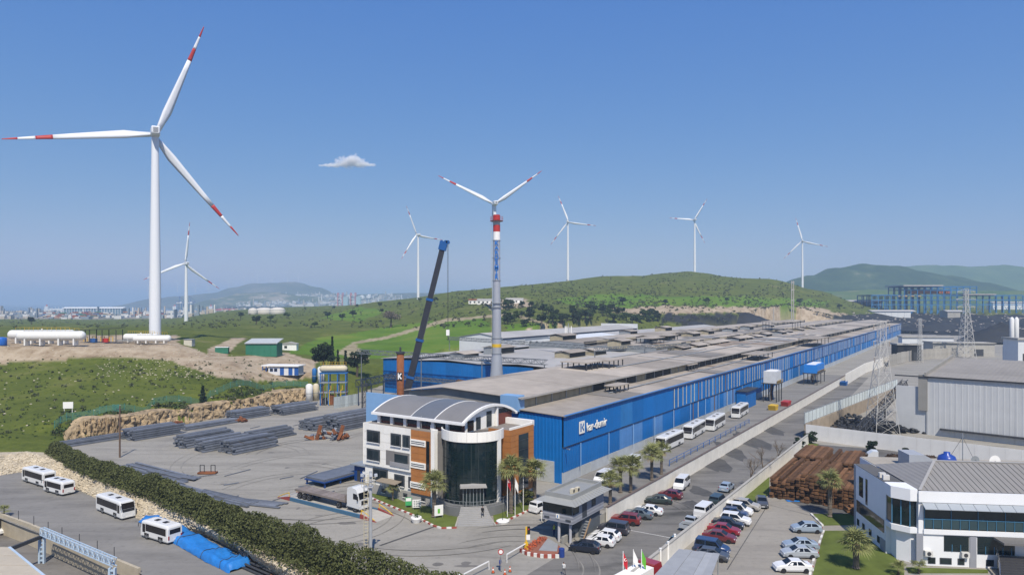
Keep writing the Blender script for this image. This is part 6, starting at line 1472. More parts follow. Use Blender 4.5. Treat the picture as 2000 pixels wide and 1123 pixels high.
p = D0 + fd*8.4; person('person in black clothes walking up the office stairs', (p.x + 1.2, p.y, .72), 2.9, BK, BK)
person('person in a white coat walking beside the gatehouse', at(1058,1018), .3, WH, WH); person('person in dark clothes walking beside the white coat', at(1063,1018), .3, BK, BK)
person('guard in a lime vest standing at the gatehouse columns', at(1082,1046), .5, GR, NV, 'stand', vest=HI)
person('person in blue work clothes at the barrier near the bottom edge', at(977,1115), 1.2, PK_, PK_, 'stand')
person('person in white shirt walking at the bottom edge', at(1101,1124), 2.6, WH, GR)
person('worker in dark clothes standing in the steel yard', at(1691,948), .2, BK, NV, 'stand')
# ------------------------------------------------------------------ wind turbines
def blade_seg(k0, k1, R__, lift=1.0):
    """blade along +z between fractions k0 and k1 of the radius; chord along x, thickness along y"""
    rings = []; n = 7
    for i in range(n + 1):
        k = k0 + (k1 - k0)*i/n
        if k < .05: ch, th = .036, .036
        elif k < .2: u = (k-.05)/.15; u = u*u*(3-2*u); ch, th = .036 + .032*u, .036 - .013*u
        else: u = (k-.2)/.8; ch, th = .062*(1-u)**.85 + .006, .023*(1-u) + .003
        tw = R_(16*(1-k)**2); c, s_ = math.cos(tw), math.sin(tw); pre = -.018*k*k*R__; ring = []
        for x, y in ((-.28,0),(-.2,.42),(.05,.5),(.4,.25),(.72,0),(.4,-.25),(.05,-.5),(-.2,-.42)):
            X, Y_ = x*ch*R__*lift, y*th*R__*lift; ring.append((X*c - Y_*s_, X*s_ + Y_*c + pre, k*R__))
        rings.append(ring)
    return MB().loft(rings)
_tm = {}
def turb_mesh():
    if _tm: return _tm
    R0 = 50.
    _tm['blade'] = blade_seg(.02, .685, R0).mesh('blade', TURB, True); _tm['red_band'] = blade_seg(.685, .795, R0).mesh('red_band', RED, True)
    _tm['white_band'] = blade_seg(.795, .905, R0).mesh('white_band', TURB, True); _tm['red_tip'] = blade_seg(.905, 1.0, R0).mesh('red_tip', RED, True)
    _tm['tower'] = MB().lathe([(2.15, 0), (2.12, .25), (1.55, .75), (1.25, 1.0)], 28).mesh('tower', TURB, True)      # scaled in z by hub height
    _tm['nacelle'] = MB().loft([[(w_*x, y, zz*h) for x, zz in ((-1,-.7),(-.8,-1),(.8,-1),(1,-.7),(1,.7),(.8,1),(-.8,1),(-1,.7))] for y, w_, h in ((-6.2,1.35,1.35),(-5.6,1.75,1.75),(0,1.9,1.95),(2.4,1.7,1.8),(2.9,1.4,1.5))]).mesh('nacelle', TURB)
    _tm['vent'] = MB().box(-1.0,1.0,-6.26,-6.2,-.1,.1).mesh('vent', DARK)
    h = MB(); h.lathe([(1.5,0),(1.7,.8),(1.5,2.0),(.8,2.9),(.05,3.1)],16); _tm['hub'] = h.mesh('hub', TURB, True)
    return _tm
def turbine(label, base, hub_z, R__, yaw, phase, group='wind turbines of the near farm', nblades=True):
    M_ = turb_mesh(); t = thing('wind_turbine', label, 'wind turbine', base, R_(yaw), group); hh = hub_z - base[2]; k = R__/50.
    o = put(M_['tower'], 'tower', t); o.scale = (k, k, hh - 1.2*k)
    n = put(M_['nacelle'], 'nacelle', t, (0, 0, hh)); n.scale = (k*.9,)*3
    for j in range(5): v_ = put(M_['vent'], 'vent', n, (0, 0, -.95 + j*.45))
    hb = put(M_['hub'], 'hub', t, (0, 3.0*k, hh)); hb.rotation_euler = (R_(-90), 0, 0); hb.scale = (k,)*3
    for j in range(3):
        a = phase + 120*j                              # angle from the rotor's horizontal axis
        b = put(M_['blade'], 'blade', t, (0, 4.2*k, hh)); b.rotation_euler = (0, R_(90 - a), 0); b.scale = (k,)*3
        for nm in ('red_band', 'white_band', 'red_tip'): put(M_[nm], nm, b)
    return t
def turb_px(label, px, py, Y, base_z, R__, yaw, phase, **kw):
    h = aty(px, py, Y); ax = Vector((-math.sin(R_(yaw)), math.cos(R_(yaw)), 0))*4.2*R__/50; b = h - ax
    return turbine(label, Vector((b.x, b.y, base_z)), h.z, R__, yaw, phase, **kw)
turb_px('nearest and largest wind turbine rising behind the white tanks on the left', 302, 264, 285, 17.2, 52, 30, 69)
def tz(px, row, Y): return ground_z((px-1000)/F*Y, Y) - .5
turb_px('wind turbine partly behind the tower of the largest turbine', 361, 515, 912, tz(361,0,912), 56, 45, 84)
turb_px('wind turbine just left of the crane boom', 814, 459, 890, tz(814,0,890), 40, 40, 114)
turb_px('wind turbine directly behind the tall chimney', 964, 399, 577, tz(964,0,577), 52, 15, 35.5)
turb_px('wind turbine on the hill right of the chimney', 1110, 434, 961, tz(1110,0,961), 40, -15, 111)
turb_px('wind turbine on the top of the central hill', 1355, 430, 1057, tz(1355,0,1057), 40, 10, 57)
turb_px('rightmost wind turbine in front of the dark distant hill', 1567, 471, 1100, tz(1567,0,1100), 39, -20, 105)
FTL = 'tiny hazy wind turbine on the distant hills across the bay'
for px, py, ph in ((290,560,10),(347,549,80),(382,551,40),(408,563,100),(447,548,60),(477,538,20),(494,540,90),(503,533,30),(532,547,70),(562,534,50),(583,536,10)):
    h = aty(px, py, 5750); turbine(FTL, Vector((h.x, h.y, h.z - 95)), h.z, 44, 20, ph, group='distant wind turbines')

# ------------------------------------------------------------------ steel stock in the yard
STEELS = mat('mill_steel', (.15,.165,.195), .55, .3, .8, metal=.2, rnd=.28); STEELR = mat('rusted_beams', (.135,.070,.034), .85, .45, .7, rnd=.4)
def bundle_mesh(L_, w_, h_, m, nb_=5):
    pr = []
    for i in range(nb_):
        x = -w_/2 + w_*i/nb_; d = w_/nb_; pr += [(x + d*.05, h_*.86), (x + d*.25, h_), (x + d*.75, h_), (x + d*.95, h_*.86)]
    pr = [(w_/2, 0.03), (-w_/2, .03)] + pr
    return MB().extx(pr[::-1], 0, L_).mesh('bundle', m)
def stack(label, corner, L_, W_, Hh, m=STEELS, bw=.85, bh=.5, seed=0, name='steel_stack', group='steel stacks in the yard', along=None, ragged=1.0):
    rr = random.Random(seed); t = thing(name, label, 'steel stack', corner, ROT if along is None else along, group); nc, nr = max(1, round(W_/bw)), max(1, round(Hh/(bh+.06))); bw, bh = W_/nc, Hh/nr
    me = bundle_mesh(L_, bw*.90, bh*.78, m); top = [nr - (1 if rr.random() < .35 else 0) for _ in range(nc)]
    for i in range(nc):
        for j in range(top[i]):
            put(me, 'bundle', t, (rr.uniform(-.45,.45)*ragged, -(i + .5)*bw, j*bh + .05)).scale = (rr.uniform(.88,1.0), 1, 1)
    for j in range(1, nr):
        for x in (L_*.2, L_*.75): MB().box(x-.06, x+.06, -W_*.98, -.02, j*bh-.02, j*bh+.05).build('timber_spacer', BARK, t)
    return t
for k, (lab, px, py, L_, W_, Hh) in enumerate((
  ('grey steel bundle stack nearest the cliff on the far left',238,857,13,4.5,2.4), ('long grey steel stack at the front left of the yard group',341,872,12.5,4.0,2.7), ('grey steel stack second from left in the yard group',378,880,12,3.4,2.4),
  ('grey steel stack right of the yard group front',427,882,11.5,5.0,2.6), ('grey steel stack behind the front group of stacks',470,860,12,4.5,2.3), ('grey steel stack near the cypress',441,819,12,4.0,2.4),
  ('grey steel stack beside the white storage tanks',529,808,13,5.0,2.4), ('wide grey steel stack behind the scrap heap',585,838,26,5.0,2.8), ('tallest grey steel stack between the scrap heap and the office',628,838,26,6.0,3.7),
  ('low grey steel stack at the foot of the cliff, far left',118,871,20,2.6,1.2), ('low grey stack in front of the cypress',352,838,16,3.0,1.0))):
    stack(lab, at(px, py), L_, W_*1.2, Hh*1.08, seed=k)
for k, (lab, px, py, L_, W_, Hh, da) in enumerate((
  ('flat steel sections laid on the ground below the brown pole',266,905,20,4.0,.45,0), ('flat steel sections next to the lifting frame',310,918,14,5.0,.5,.1), ('flat steel sections in the middle of the front yard edge',352,938,16,4.2,.4,0), ('flat steel sections behind the right part of the hedge',400,958,15,4.6,.4,.05), ('thin bars lying loose at the end of the flat sections',450,972,12,3.0,.25,.3))):
    stack(lab, at(px, py), L_, W_, Hh, STEELS, .6, .22, 30+k, along=-math.pi + math.atan2(NX.y, NX.x) + da + .0, group='low steel sections along the hedge')
c0 = at(1503,971)
for k, (lab, ds, dk, L_, W_, Hh) in enumerate((
  ('rusty beam stack nearest the leafless trees, lower than its neighbour',0,0,19,4.0,3.5), ('tallest front rusty beam stack in the steel yard',0,4.2,15,5.0,4.6), ('rusty beam stack beside the tall scarred palm',-.5,9.4,17,4.2,3.5),
  ('rusty beam stack at the back against the corner shrubs',21,-.5,13,5.2,3.4), ('rear right rusty beam stack by the white lorry',22,5.4,14,5.0,2.8), ('low rusty beam stack in the middle of the steel yard',18,11.5,12,4.0,1.4))):
    stack(lab, c0 + AX*ds - NX*dk, L_, W_, Hh, STEELR, .7, .45, 50+k, 'beam_stack', 'rusty beam stacks of the steel yard')
stack('low pile of rusty beams next to the white office wall', at(1650,996), 12, 7, 1.3, STEELR, .8, .4, 60, 'beam_stack', along=R_(2))
mb = MB(); rr = random.Random(61)
for k in range(26):
    c = at(rr.uniform(250,640), rr.choice((rr.uniform(826,848), rr.uniform(925,985)))); a = ROT + rr.gauss(0,.25); l = rr.uniform(2,6)
    if inside(c.x, c.y, YARD): mb.beam((c.x, c.y, .08), (c.x + math.cos(a)*l, c.y + math.sin(a)*l, .08), rr.uniform(.08,.3), .14)
struct(mb.build('loose_bars', STEELS), 'stuff', 'loose steel bars lying about the yard')
# scrap heap
rr = random.Random(5); sc = thing('scrap_heap', 'rusty heap of bent machine scrap in front of the grey stacks', 'scrap', at(642,858))
for k in range(26):
    x, y = rr.uniform(-4.5,4.5), rr.uniform(-1.5,1.5); z = rr.uniform(0,2.2)*(1 - abs(x)/6); o = MB().box(-rr.uniform(.3,1.4),rr.uniform(.3,1.4),-.3,.3,-.25,.25).build('scrap_piece', RUST if k % 3 else STEELS, sc, loc=(x,y,z+.3)); o.rotation_euler = (rr.uniform(-.6,.6), rr.uniform(-.8,.8), rr.random()*3)
for x in (-2.8, 2.6): MB().beam((x,-.5,0),(x+.8,.3,3.4),.9,.5).build('machine_frame', RUST, sc)
for px, py, lab in ((341,831,'small rusty scrap pile between the left grey stacks'),(470,824,'small rusty scrap pile behind the grey yard group'),(273,853,'orange machine parts beside the far left stack')):
    t = thing('scrap_pile', lab, 'scrap', at(px, py))
    for k in range(9): o = MB().box(-.8,.8,-.25,.25,-.2,.2).build('scrap_piece', RUST, t, loc=(rr.uniform(-1.5,1.5), rr.uniform(-.8,.8), .3+rr.random()*.7)); o.rotation_euler = (rr.uniform(-.5,.5),rr.uniform(-.5,.5),rr.random()*3)
lf = thing('lifting_frame', 'small dark lifting frame with two hoops on the yard', 'frame', at(403,925))
for x in (-1.2,.9): MB().tube([(x,0,.3),(x,0,1.7),(x+.8,0,1.7),(x+.8,0,.3)],.08).build('hoop', DARK, lf)
MB().box(-1.5,2,-.6,.6,.1,.4).build('base', RUST, lf)
# flat rack and blue cabin beside the office
rk = thing('sheet_rack', 'blue framed rack stacked with grey sheets beside the office', 'rack', at(596,945), ROT)
MB().box(0,11,-5.2,-.2,1.1,1.5).build('sheet_pile', STEELS, rk); MB().box(-.2,11.2,-5.4,0,.9,1.1).build('frame', mat('rack_blue', (.01,.05,.20), .5, .1, 1), rk)
for x in (.2,3.8,7.4,10.8):
    for y in (-5.1,-.3): MB().box(x-.12,x+.12,y-.12,y+.12,0,.9).build('leg', _m['rack_blue'], rk)
bc = thing('blue_cabin', 'dark blue cabin with flat roof tucked behind the left end of the office', 'cabin', at(692,938), ROT)
MB().box(0,5,-4,0,0,3.0).build('wall', _m['rack_blue'], bc); MB().box(-.6,5.6,-4.5,.5,3.0,3.2).build('roof', GREY, bc); MB().box(-.04,0,-1.6,-.8,.05,2.1).build('door', DARK, bc); e_ = MB().cyl((-.06,-2.6,1.9),(-.02,-2.6,1.9),.4,n=14).build('round_sign', WHITE, bc)
cp = thing('carport', 'brown corrugated carport roof on slanted legs at the office front', 'carport', at(738,972), ROT)
MB().extr([(-.5,2.9),(2.6,3.3),(2.6,3.38),(-.5,2.98)],-4.4,.2).build('roof', mat('carport_brown', (.24,.20,.15), .8, .12, 1), cp)
for y in (-4,-.2): MB().beam((2.2,y,0),(.4,y,3.0),.12).build('leg', WHITE, cp)

# ------------------------------------------------------------------ storage tanks on the platform
TK = mat('tank_white', (.70,.70,.68), .45, .07, .6, streak=.2)
def bullet(label, c, L_, r, rz, name='gas_tank', hz=1.7):
    t = thing(name, label, 'tank', c, rz, 'white gas tanks on the platform'); h = L_/2; pr = [(-h-r*.75,.05)] + [(-h-r*.75*math.cos(a), r*math.sin(a)) for a in (.4,.8,1.2)] + [(-h,r),(h,r)] + [(h+r*.75*math.cos(a), r*math.sin(a)) for a in (1.2,.8,.4)] + [(h+r*.75,.05)]
    MB().hlathe(pr, 0, hz + r, 22).build('vessel', TK, t, True)
    for k in (-.8,-.3,.3,.8): MB().prism([(h*k-.25,-r*.8),(h*k+.25,-r*.8),(h*k+.25,r*.8),(h*k-.25,r*.8)],0,hz+r*.45).build('saddle', TK, t)
    MB().box(-h*.9,h*.9,-.35,.35,hz+2*r,hz+2*r+.08).build('walkway', GREY, t); rl = MB()
    for k in range(13): rl.cyl((-h*.9+k*h*.15,.35,hz+2*r),(-h*.9+k*h*.15,.35,hz+2*r+1),.04,n=4)
    rl.cyl((-h*.9,.35,hz+2*r+1),(h*.9,.35,hz+2*r+1),.04,n=4).build('walkway_rail', YELLOW, t); MB().lathe([(.3,0),(.3,.5)],10,(0,.0,hz+2*r)).build('manhole', TK, t)
    return t
def pt_(px, Y, z=17.5): return Vector(((px-1000)/F*Y, Y, z))
bullet('long white gas tank, front one of the left pair', pt_(100,252), 21.5, 1.75, R_(4)); bullet('long white gas tank, rear one of the left pair', pt_(82,262), 22, 1.75, R_(4))
bullet('white gas tank lying nearest the largest turbine, front one', pt_(297,265), 12.5, 1.35, R_(2), hz=.4); bullet('white gas tank behind the front one beside the largest turbine', pt_(275,273), 11.5, 1.4, R_(2), hz=.5)
dt = thing('blue_drum', 'blue plastic drum tank at the left edge of the platform', 'tank', pt_(3,250)); MB().lathe([(1.6,0),(1.7,.2),(1.7,2.6),(1.5,2.9),(.3,3.1)],18).build('shell', mat('drum_blue', (.02,.12,.45), .4, .1, 1), dt, True)
op = thing('pump_shelter', 'open pump shelter with dark flat roof and yellow pipes on the platform', 'shelter', pt_(193,272))
MB().extr([(-8,4.6),(9,5.6),(9,5.8),(-8,4.8)],-2.5,3).build('roof', DARK, op)
for x in (-7,-2.5,2.5,8):
    for y in (-2,2.6): MB().box(x-.12,x+.12,y-.12,y+.12,0,4.9).build('post', DARK, op)
for k in range(4): MB().tube([(-6+k*3.4,0,.2),(-6+k*3.4,0,2.2),(-4.6+k*3.4,0,2.2),(-4.6+k*3.4,0,.2)],.14).build('yellow_pipe', YELLOW, op)
for k, c in enumerate((mat('pump_blue',(.03,.10,.3),.5,.1,1), RED)): MB().box(-3+k*5,-1+k*5,-.8,.8,0,1.5).build('pump', c, op)
MB().beam((7,0,.6),(26,-6,1.0),.5,.5).build('pipe_run', GREY, op)
cbn = thing('control_cabin', 'small cream cabin beside the base of the second turbine', 'cabin', Vector((pt_(370,275).x, 275, ground_z(pt_(370,275).x,275)-.1))); MB().box(-1.6,1.6,-1.4,1.4,0,2.7).build('wall', mat('cabin_cream',(.55,.52,.44),.7,.08,1), cbn); MB().box(-1.8,1.8,-1.6,1.6,2.7,2.85).build('roof', GREY, cbn)
# tank stand with cream vessel
ts = thing('tank_stand', 'blue steel stand carrying a cream tank behind the steel yard', 'plant', at(652,790), R_(6))
CRM = mat('vessel_cream', (.56,.50,.36), .5, .1, .8); FRB = mat('frame_blue', (.02,.13,.36), .5, .12, 1)
for x in (-4,-1.4,1.4,4):
    for y in (-1.6,1.6): MB().box(x-.16,x+.16,y-.16,y+.16,0,10.2).build('column', FRB, ts)
for z in (4.0,7.2,10.2): MB().box(-4.4,4.4,-1.9,1.9,z,z+.25).build('deck', FRB if z > 9 else GREY, ts)
MB().hlathe([(-4.6,.1),(-4.3,.8),(-3.6,1.15),(3.4,1.15),(4.1,.8),(4.4,.1)],0,11.7,18).build('vessel', CRM, ts, True)
rl = MB()
for k in range(10): rl.cyl((-4+k*.9,-1.0,12.8),(-4+k*.9,-1.0,13.9),.04,n=4)
rl.cyl((-4,-1,13.9),(4.1,-1,13.9),.04,n=4).cyl((-4,-1,13.3),(4.1,-1,13.3),.04,n=4).build('railing', YELLOW, ts)
for k in range(7): MB().tube([(-3.5+k*1.2,-2.0,.2),(-3.5+k*1.2,-2.0,3+k % 3),(-3.0+k*1.2,-2.2,3+k % 3),(-3.0+k*1.2,-2.2,6.5)],.12).build('process_pipe', (RUST,GREY,YELLOW)[k % 3], ts)
for k in range(4): MB().box(-3.4+k*2,-2.2+k*2,-1.3,1.3,.1,2.2+(k % 2)).build('equipment', (DARK,RUST,GREY,FRB)[k], ts)
for lab, px, py, hh, r, mm in (('white upright tank left of the cream tank stand',604,784,5.4,1.15,TK),('beige upright tank next to the white upright tank',617,782,5.2,1.0,CRM),('white upright tank behind the tank stand',627,752,6.0,1.2,TK),('blue upright tank behind the white upright tanks',614,748,4.5,.8,FRB)):
    t = thing('upright_tank', lab, 'tank', at(px, py) if py > 760 else onrow(px, py, 230, 300)); MB().lathe([(r,0),(r,hh),(r*.6,hh+.45),(.1,hh+.6)],18).build('shell', mm, t, True); MB().lathe([(r*1.04,hh*.5),(r*1.04,hh*.5+.15)],18).build('hoop', GREY, t)
wall_run('corrugated_screen', 'pale blue and yellow corrugated screen below the tank stand', [at(652,798), at(700,790)], 3.6, .1, 1.1, mat('screen_sheet', (.36,.40,.40), .7, .3, 2.0, rnd=.25), None, 'screen_sheet')
truss('dark blue lattice gantry joining the tank stand and the blue wall', at(700,792)+Vector((0,0,6)), at(778,772)+Vector((0,0,6)), 2.2, 2.0, (0,.3,.6,1), 0, mat('lattice_navy', (.02,.035,.07), .6, .2, 1), 'gantry', 'gantry')
ltw = pylon('dark lattice tower at the corner of the pale blue wall', at(712,812), 9.5, 1.3, 1.3, DARK, (), 6, .1, 'lattice_tower', 'tower')

# ------------------------------------------------------------------ small buildings on the slope
hp3 = onrow(552, 732, 225, 300); ht = thing('pump_house', 'small white hut with blue doors and flat white roof on the dirt slope', 'hut', hp3, R_(-8))
HW = mat('hut_white', (.62,.63,.64), .7, .07, 1); HB = mat('hut_blue', (.02,.09,.32), .5, .1, 1)
MB().box(-4.2,6.8,-2.4,2.4,0,3.2).build('wall', HW, ht); MB().box(-6.6,7.4,-3.0,3.0,3.2,3.5).build('roof', WHITE, ht)
for x in (.2,3.4,5.6): MB().box(x,x+1.5,-2.46,-2.4,.1,2.8).build('door', HB, ht)
for x in (-3.6,-2.0): f = MB().box(x,x+1.2,-2.46,-2.4,1.3,2.4).build('window', HB, ht); MB().box(x+.1,x+1.1,-2.48,-2.46,1.4,2.3).build('pane', GLASSD, f)
for x in (-6.3,-5.0): MB().box(x,x+.25,-2.8,-2.55,0,3.2).build('porch_post', HB, ht)
gp3 = onrow(516, 695, 240, 300); gr = thing('green_shed', 'green corrugated shed with pale roof on the slope', 'shed', gp3, R_(3)); GSM = mat('shed_green', (.03,.16,.10), .6, .1, .6, ribs=('X', 2), streak=.3)
for k in range(5): MB().box(-6+k*2.42,-3.62+k*2.42,-4,4,0,5.0).build('wall_sheet', GSM, gr)
MB().extr([(-6.3,5.0),(6.4,5.0),(6.4,5.2),(-6.3,5.2)],-4.4,-4.05).build('eave', GREY, gr); MB().extx([(-4.5,5.2),(4.5,6.6),(4.5,6.8),(-4.5,5.4)],-6.3,6.4).build('roof', mat('shed_roof_pale', (.42,.44,.44), .5, .08, 1), gr)
g2 = onrow(434, 690, 240, 300); t = thing('green_container', 'small green container with white roof beside the dirt road', 'container', g2, R_(12)); MB().box(-2.4,2.4,-1.2,1.2,.1,2.4).build('body', GSM, t); MB().box(-2.5,2.5,-1.3,1.3,2.4,2.55).build('roof', WHITE, t); MB().box(2.4,2.44,-1,1,.2,2.2).build('door', DARK, t)
g2 = onrow(568, 684, 240, 330); t = thing('site_cabin', 'white site cabins behind the green shed', 'cabin', g2); MB().box(-4,3,-1.5,1.5,0,2.9).build('wall', WHITE, t); MB().extr([(-4.3,2.9),(3.3,2.9),(3.3,3.1),(-.5,3.9),(-4.3,3.1)],-1.8,1.8).build('roof', ROOFL, t); MB().box(-2.5,-1.2,-1.53,-1.5,1.0,2.2).build('window', GLASSD, t)
sb = onrow(133, 806, 160, 230); t = thing('notice_board', 'blank white notice board on two legs on the grassy slope', 'sign', sb, R_(10)); MB().box(-1.2,1.2,-.05,.05,1.2,2.9).build('board', WHITE, t)
for x in (-.95,.95): MB().box(x-.06,x+.06,.06,.16,0,2.6).build('leg', WHITE, t)
hs = onrow(975, 598, 480, 800)
for k, (px, row, L_, lab) in enumerate(((925,594,9,'red roofed farm building left of the chimney on the hill'),(955,594,22,'long white farm building behind the chimney on the hill'),(1005,592,16,'white farm building right of the chimney on the hill'))):
    q = onrow(px, row, 480, 900); t = thing('farm_building', lab, 'building', q, R_(-4)); MB().box(-L_/2,L_/2,-3,3,-1,3.4).build('wall', WHITE, t); MB().extx([(-3.4,3.4),(3.4,3.4),(0,4.8)],-L_/2-.3,L_/2+.3).build('roof', RUST if k == 0 else ROOFL, t)
    for j in range(int(L_/4)): MB().box(-L_/2+1+j*4,-L_/2+2.6+j*4,-3.05,-3,.8,2.4).build('window', GLASSD, t)
# teal fence on the cliff edge
TEAL = bpy.data.materials.new('teal_mesh'); TEAL.use_nodes = True; N = TEAL.node_tree.nodes; b_ = N['Principled BSDF']; b_.inputs['Base Color'].default_value = (.05,.22,.19,1); b_.inputs['Roughness'].default_value = .7; b_.inputs['Alpha'].default_value = .38
tf = thing('mesh_fence', 'teal mesh fence running along the top of the cliff', 'fence', cb[0]); prev = None
for i in range(8, 226, 7):
    q = cb[min(i+1,230)] - cb[i-1]; nr_ = Vector((-q.y,q.x,0)).normalized(); nr_ = nr_ if nr_.y > 0 else -nr_; p = cb[i] + nr_*6.5; p.z = ground_z(p.x, p.y); r = p - cb[0]
    MB().cyl((r.x,r.y,p.z-.2),(r.x,r.y,p.z+2.0),.05,n=5).build('post', mat('post_green',(.06,.25,.22),.6,.1,1), tf)
    if prev is not None: MB().face((prev.x,prev.y,prev.z+.1),(r.x,r.y,p.z+.1),(r.x,r.y,p.z+1.9),(prev.x,prev.y,prev.z+1.9)).build('mesh_panel', TEAL, tf)
    prev = Vector((r.x,r.y,p.z))
# ------------------------------------------------------------------ cooling units over the mill lane
def unit(label, s_, t_, z, l, w_, h, m, nm):
    t = thing(nm, label, 'cooling unit', st(s_, t_), ROT)
    for x in (-l/2, 0, l/2):
        for y in (-w_/2, w_/2): MB().box(x-.14,x+.14,y-.14,y+.14,0,z).build('stand_leg', DARK, t)
    MB().box(-l/2-.5,l/2+.5,-w_/2-.5,w_/2+.5,z,z+.25).build('platform', DARK, t)
    for x in (-l/4, l/4): MB().box(x-l/4+.06,x+l/4-.06,-w_/2,w_/2,z+.3,z+h).build('casing', m, t)
    for x in (-l/4, l/4): MB().box(x-l*.17,x+l*.17,-w_*.32,w_*.32,z+h,z+h+.22).build('fan_deck', WHITE, t)
    MB().box(-l/2+.2,l/2-.2,-w_/2-.04,-w_/2,z+.4,z+1.0).build('louvre', DARK, t)
    rl = MB()
    for k in range(7): rl.cyl((-l/2-.4+k*(l+.8)/6,-w_/2-.45,z+.25),(-l/2-.4+k*(l+.8)/6,-w_/2-.45,z+1.3),.04,n=4)
    rl.cyl((-l/2-.4,-w_/2-.45,z+1.3),(l/2+.4,-w_/2-.45,z+1.3),.04,n=4).build('railing', YELLOW, t)
    for k in range(4): MB().tube([(-l/3+k*l/5,0,z),(-l/3+k*l/5,.4,z*.4),(-l/3+k*l/5+1,.4,.2)],.2).build('pipe', (GREY,RUST,DARK,FRB)[k], t)
unit('white cooling unit on a steel platform beside the mill', 132, -5.5, 6.0, 7.0, 4.2, 4.2, mat('unit_white', (.56,.58,.59), .6, .12, .8, streak=.4), 'cooling_unit'); unit('bright blue cooling unit on a steel platform beside the mill', 196, -7.0, 4.4, 16, 5, 3.6, mat('unit_blue',(.02,.20,.60),.45,.08,1), 'cooling_unit')
for px, py, lab, m_, l in ((1535,792,'red skip beside the lane under the white cooling unit',RED,5),(1648,752,'blue container at the end of the white wall',STEELBLUE,5),(1510,800,'yellow skip behind the farthest coach',YELLOW,4)):
    t = thing('skip', lab, 'skip', at(px, py), ROT); MB().extr([(-l/2+.6,0),(l/2-.6,0),(l/2,1.5),(-l/2,1.5)],-1.1,1.1).build('tub', m_, t); MB().box(-l/2+.2,l/2-.2,-1.2,-1.1,1.0,1.2).build('rib', m_, t)
truss('dark conveyor gallery rising behind the frosted fence', Vector((84,165,1.5)), Vector((118,205,8.5)), 1.6, 1.4, (.1,.5,.95), 0, DARK, 'conveyor', 'conveyor')
rr = random.Random(8); mb = MB()
for k in range(420): x, y = rr.uniform(85,104), rr.uniform(172,190); rock(mb, (x, y, rr.random()*2.4*(1-abs(x-94)/12)), rr.uniform(.4,.9), rr)
struct(mb.build('scrap_pile', mat('black_scrap',(.03,.032,.036),.6,.4,.8,metal=.3)),'stuff','black heaped scrap behind the frosted fence')
# ------------------------------------------------------------------ things at the gate
def flagpole(label, p, h, fm, emb=None):
    t = thing('flagpole', label, 'flagpole', p); MB().cyl((0,0,0),(0,0,h),.06,.04,n=7).build('pole', WHITE, t)
    if fm is not None:
        vs = [(.05 + .075*i, .08*math.sin(i*.9)*(.3+i*.1), h - .15 - j*1.35 - .16*i) for i in range(7) for j in (0,1)]; f = MB().add(vs, [(i*2,i*2+1,i*2+3,i*2+2) for i in range(6)]).build('flag', fm, t, True)
        if emb:
            pr = [(math.cos(a)*.18, math.sin(a)*.18) for a in [R_(40+280*k/10) for k in range(11)]] + [(math.cos(a)*.14+.06, math.sin(a)*.14) for a in [R_(320-280*k/10) for k in range(11)]]
            MB().extr([(x*.8+.24, z+h-.95) for x, z in pr], -.16, -.14).build('flag_crescent', WHITE, f); MB().extr([(.38+.06*math.cos(a)*(1 if k % 2 else .4), h-1.05+.08*math.sin(a)*(1 if k % 2 else .4)) for k, a in enumerate([2*math.pi*k/10 for k in range(10)])], -.16, -.14).build('flag_star', WHITE, f)
    return t
FLR = mat('flag_red',(.50,.02,.03),.7,.05,2); FLG = mat('flag_green',(.12,.42,.04),.7,.05,2)
flagpole('flagpole with a red flag in front of the tallest palm', at(991,1010), 6.5, FLR, True); flagpole('flagpole with a white flag right of the red flag', at(1006,1008), 6.0, WHITE); flagpole('bare flagpole nearest the gatehouse', at(1022,1001), 5.6, None)
flagpole('flagpole with a red flag at the bottom edge by the red lorry', at(1217,1150), 4.4, FLR, True); flagpole('flagpole with a white flag at the bottom edge by the red lorry', at(1237,1146), 4.4, WHITE); flagpole('flagpole with a green flag at the bottom edge by the red lorry', at(1253,1150), 4.6, FLG)
for lab, px, py, m_, w_, h_, mk in (('green and white notice board on the office lawn',798,992,mat('board_green',(.06,.36,.13),.6,.08,1),1.0,1.3,0),('white notice board beside the green board',814,996,WHITE,1.35,1.25,1),('white board with a small green emblem near the stairs',857,1012,WHITE,1.4,1.6,2)):
    t = thing('notice_board', lab, 'sign', at(px, py), R_(8 if mk < 2 else 25)); bd = MB().box(-w_/2,w_/2,-.04,.04,.45,.45+h_).build('board', m_, t)
    for x in (-w_*.42,w_*.42): MB().box(x-.04,x+.04,.045,.12,0,.45+h_).build('leg', GREY, t)
    if mk == 0: MB().box(-.42,.42,-.06,-.045,1.15,1.65).build('white_panel', WHITE, bd)
    if mk == 1:
        for j in range(4):
            for i in range(3): MB().box(-.5+i*.36,-.24+i*.36,-.06,-.045,.6+j*.27,.74+j*.27).build('notice', GREY, bd)
    if mk == 2: MB().box(-.18,.18,-.06,-.045,.8,1.5).build('emblem', FLG, bd)
pb = thing('planter', 'round white planter with plants on the kerb by the weighbridge', 'planter', at(813,1020)); MB().lathe([(.55,0),(.85,.7),(.8,.85),(.3,.85)],16).build('bowl', WHITE, pb); mb = MB(); leaves(mb,(0,0,1.0),(.5,.5,.3),60,.14,random.Random(4)); mb.build('plants', L_MID, pb)
pb = thing('planter', 'low white flower bed right of the office stairs', 'planter', at(982,1020)); MB().lathe([(.9,0),(1.0,.3),(.8,.4)],14).build('bowl', WHITE, pb); MB().cyl((0,0,.4),(0,0,2.0),.04,n=5).build('spike', L_MID, pb)
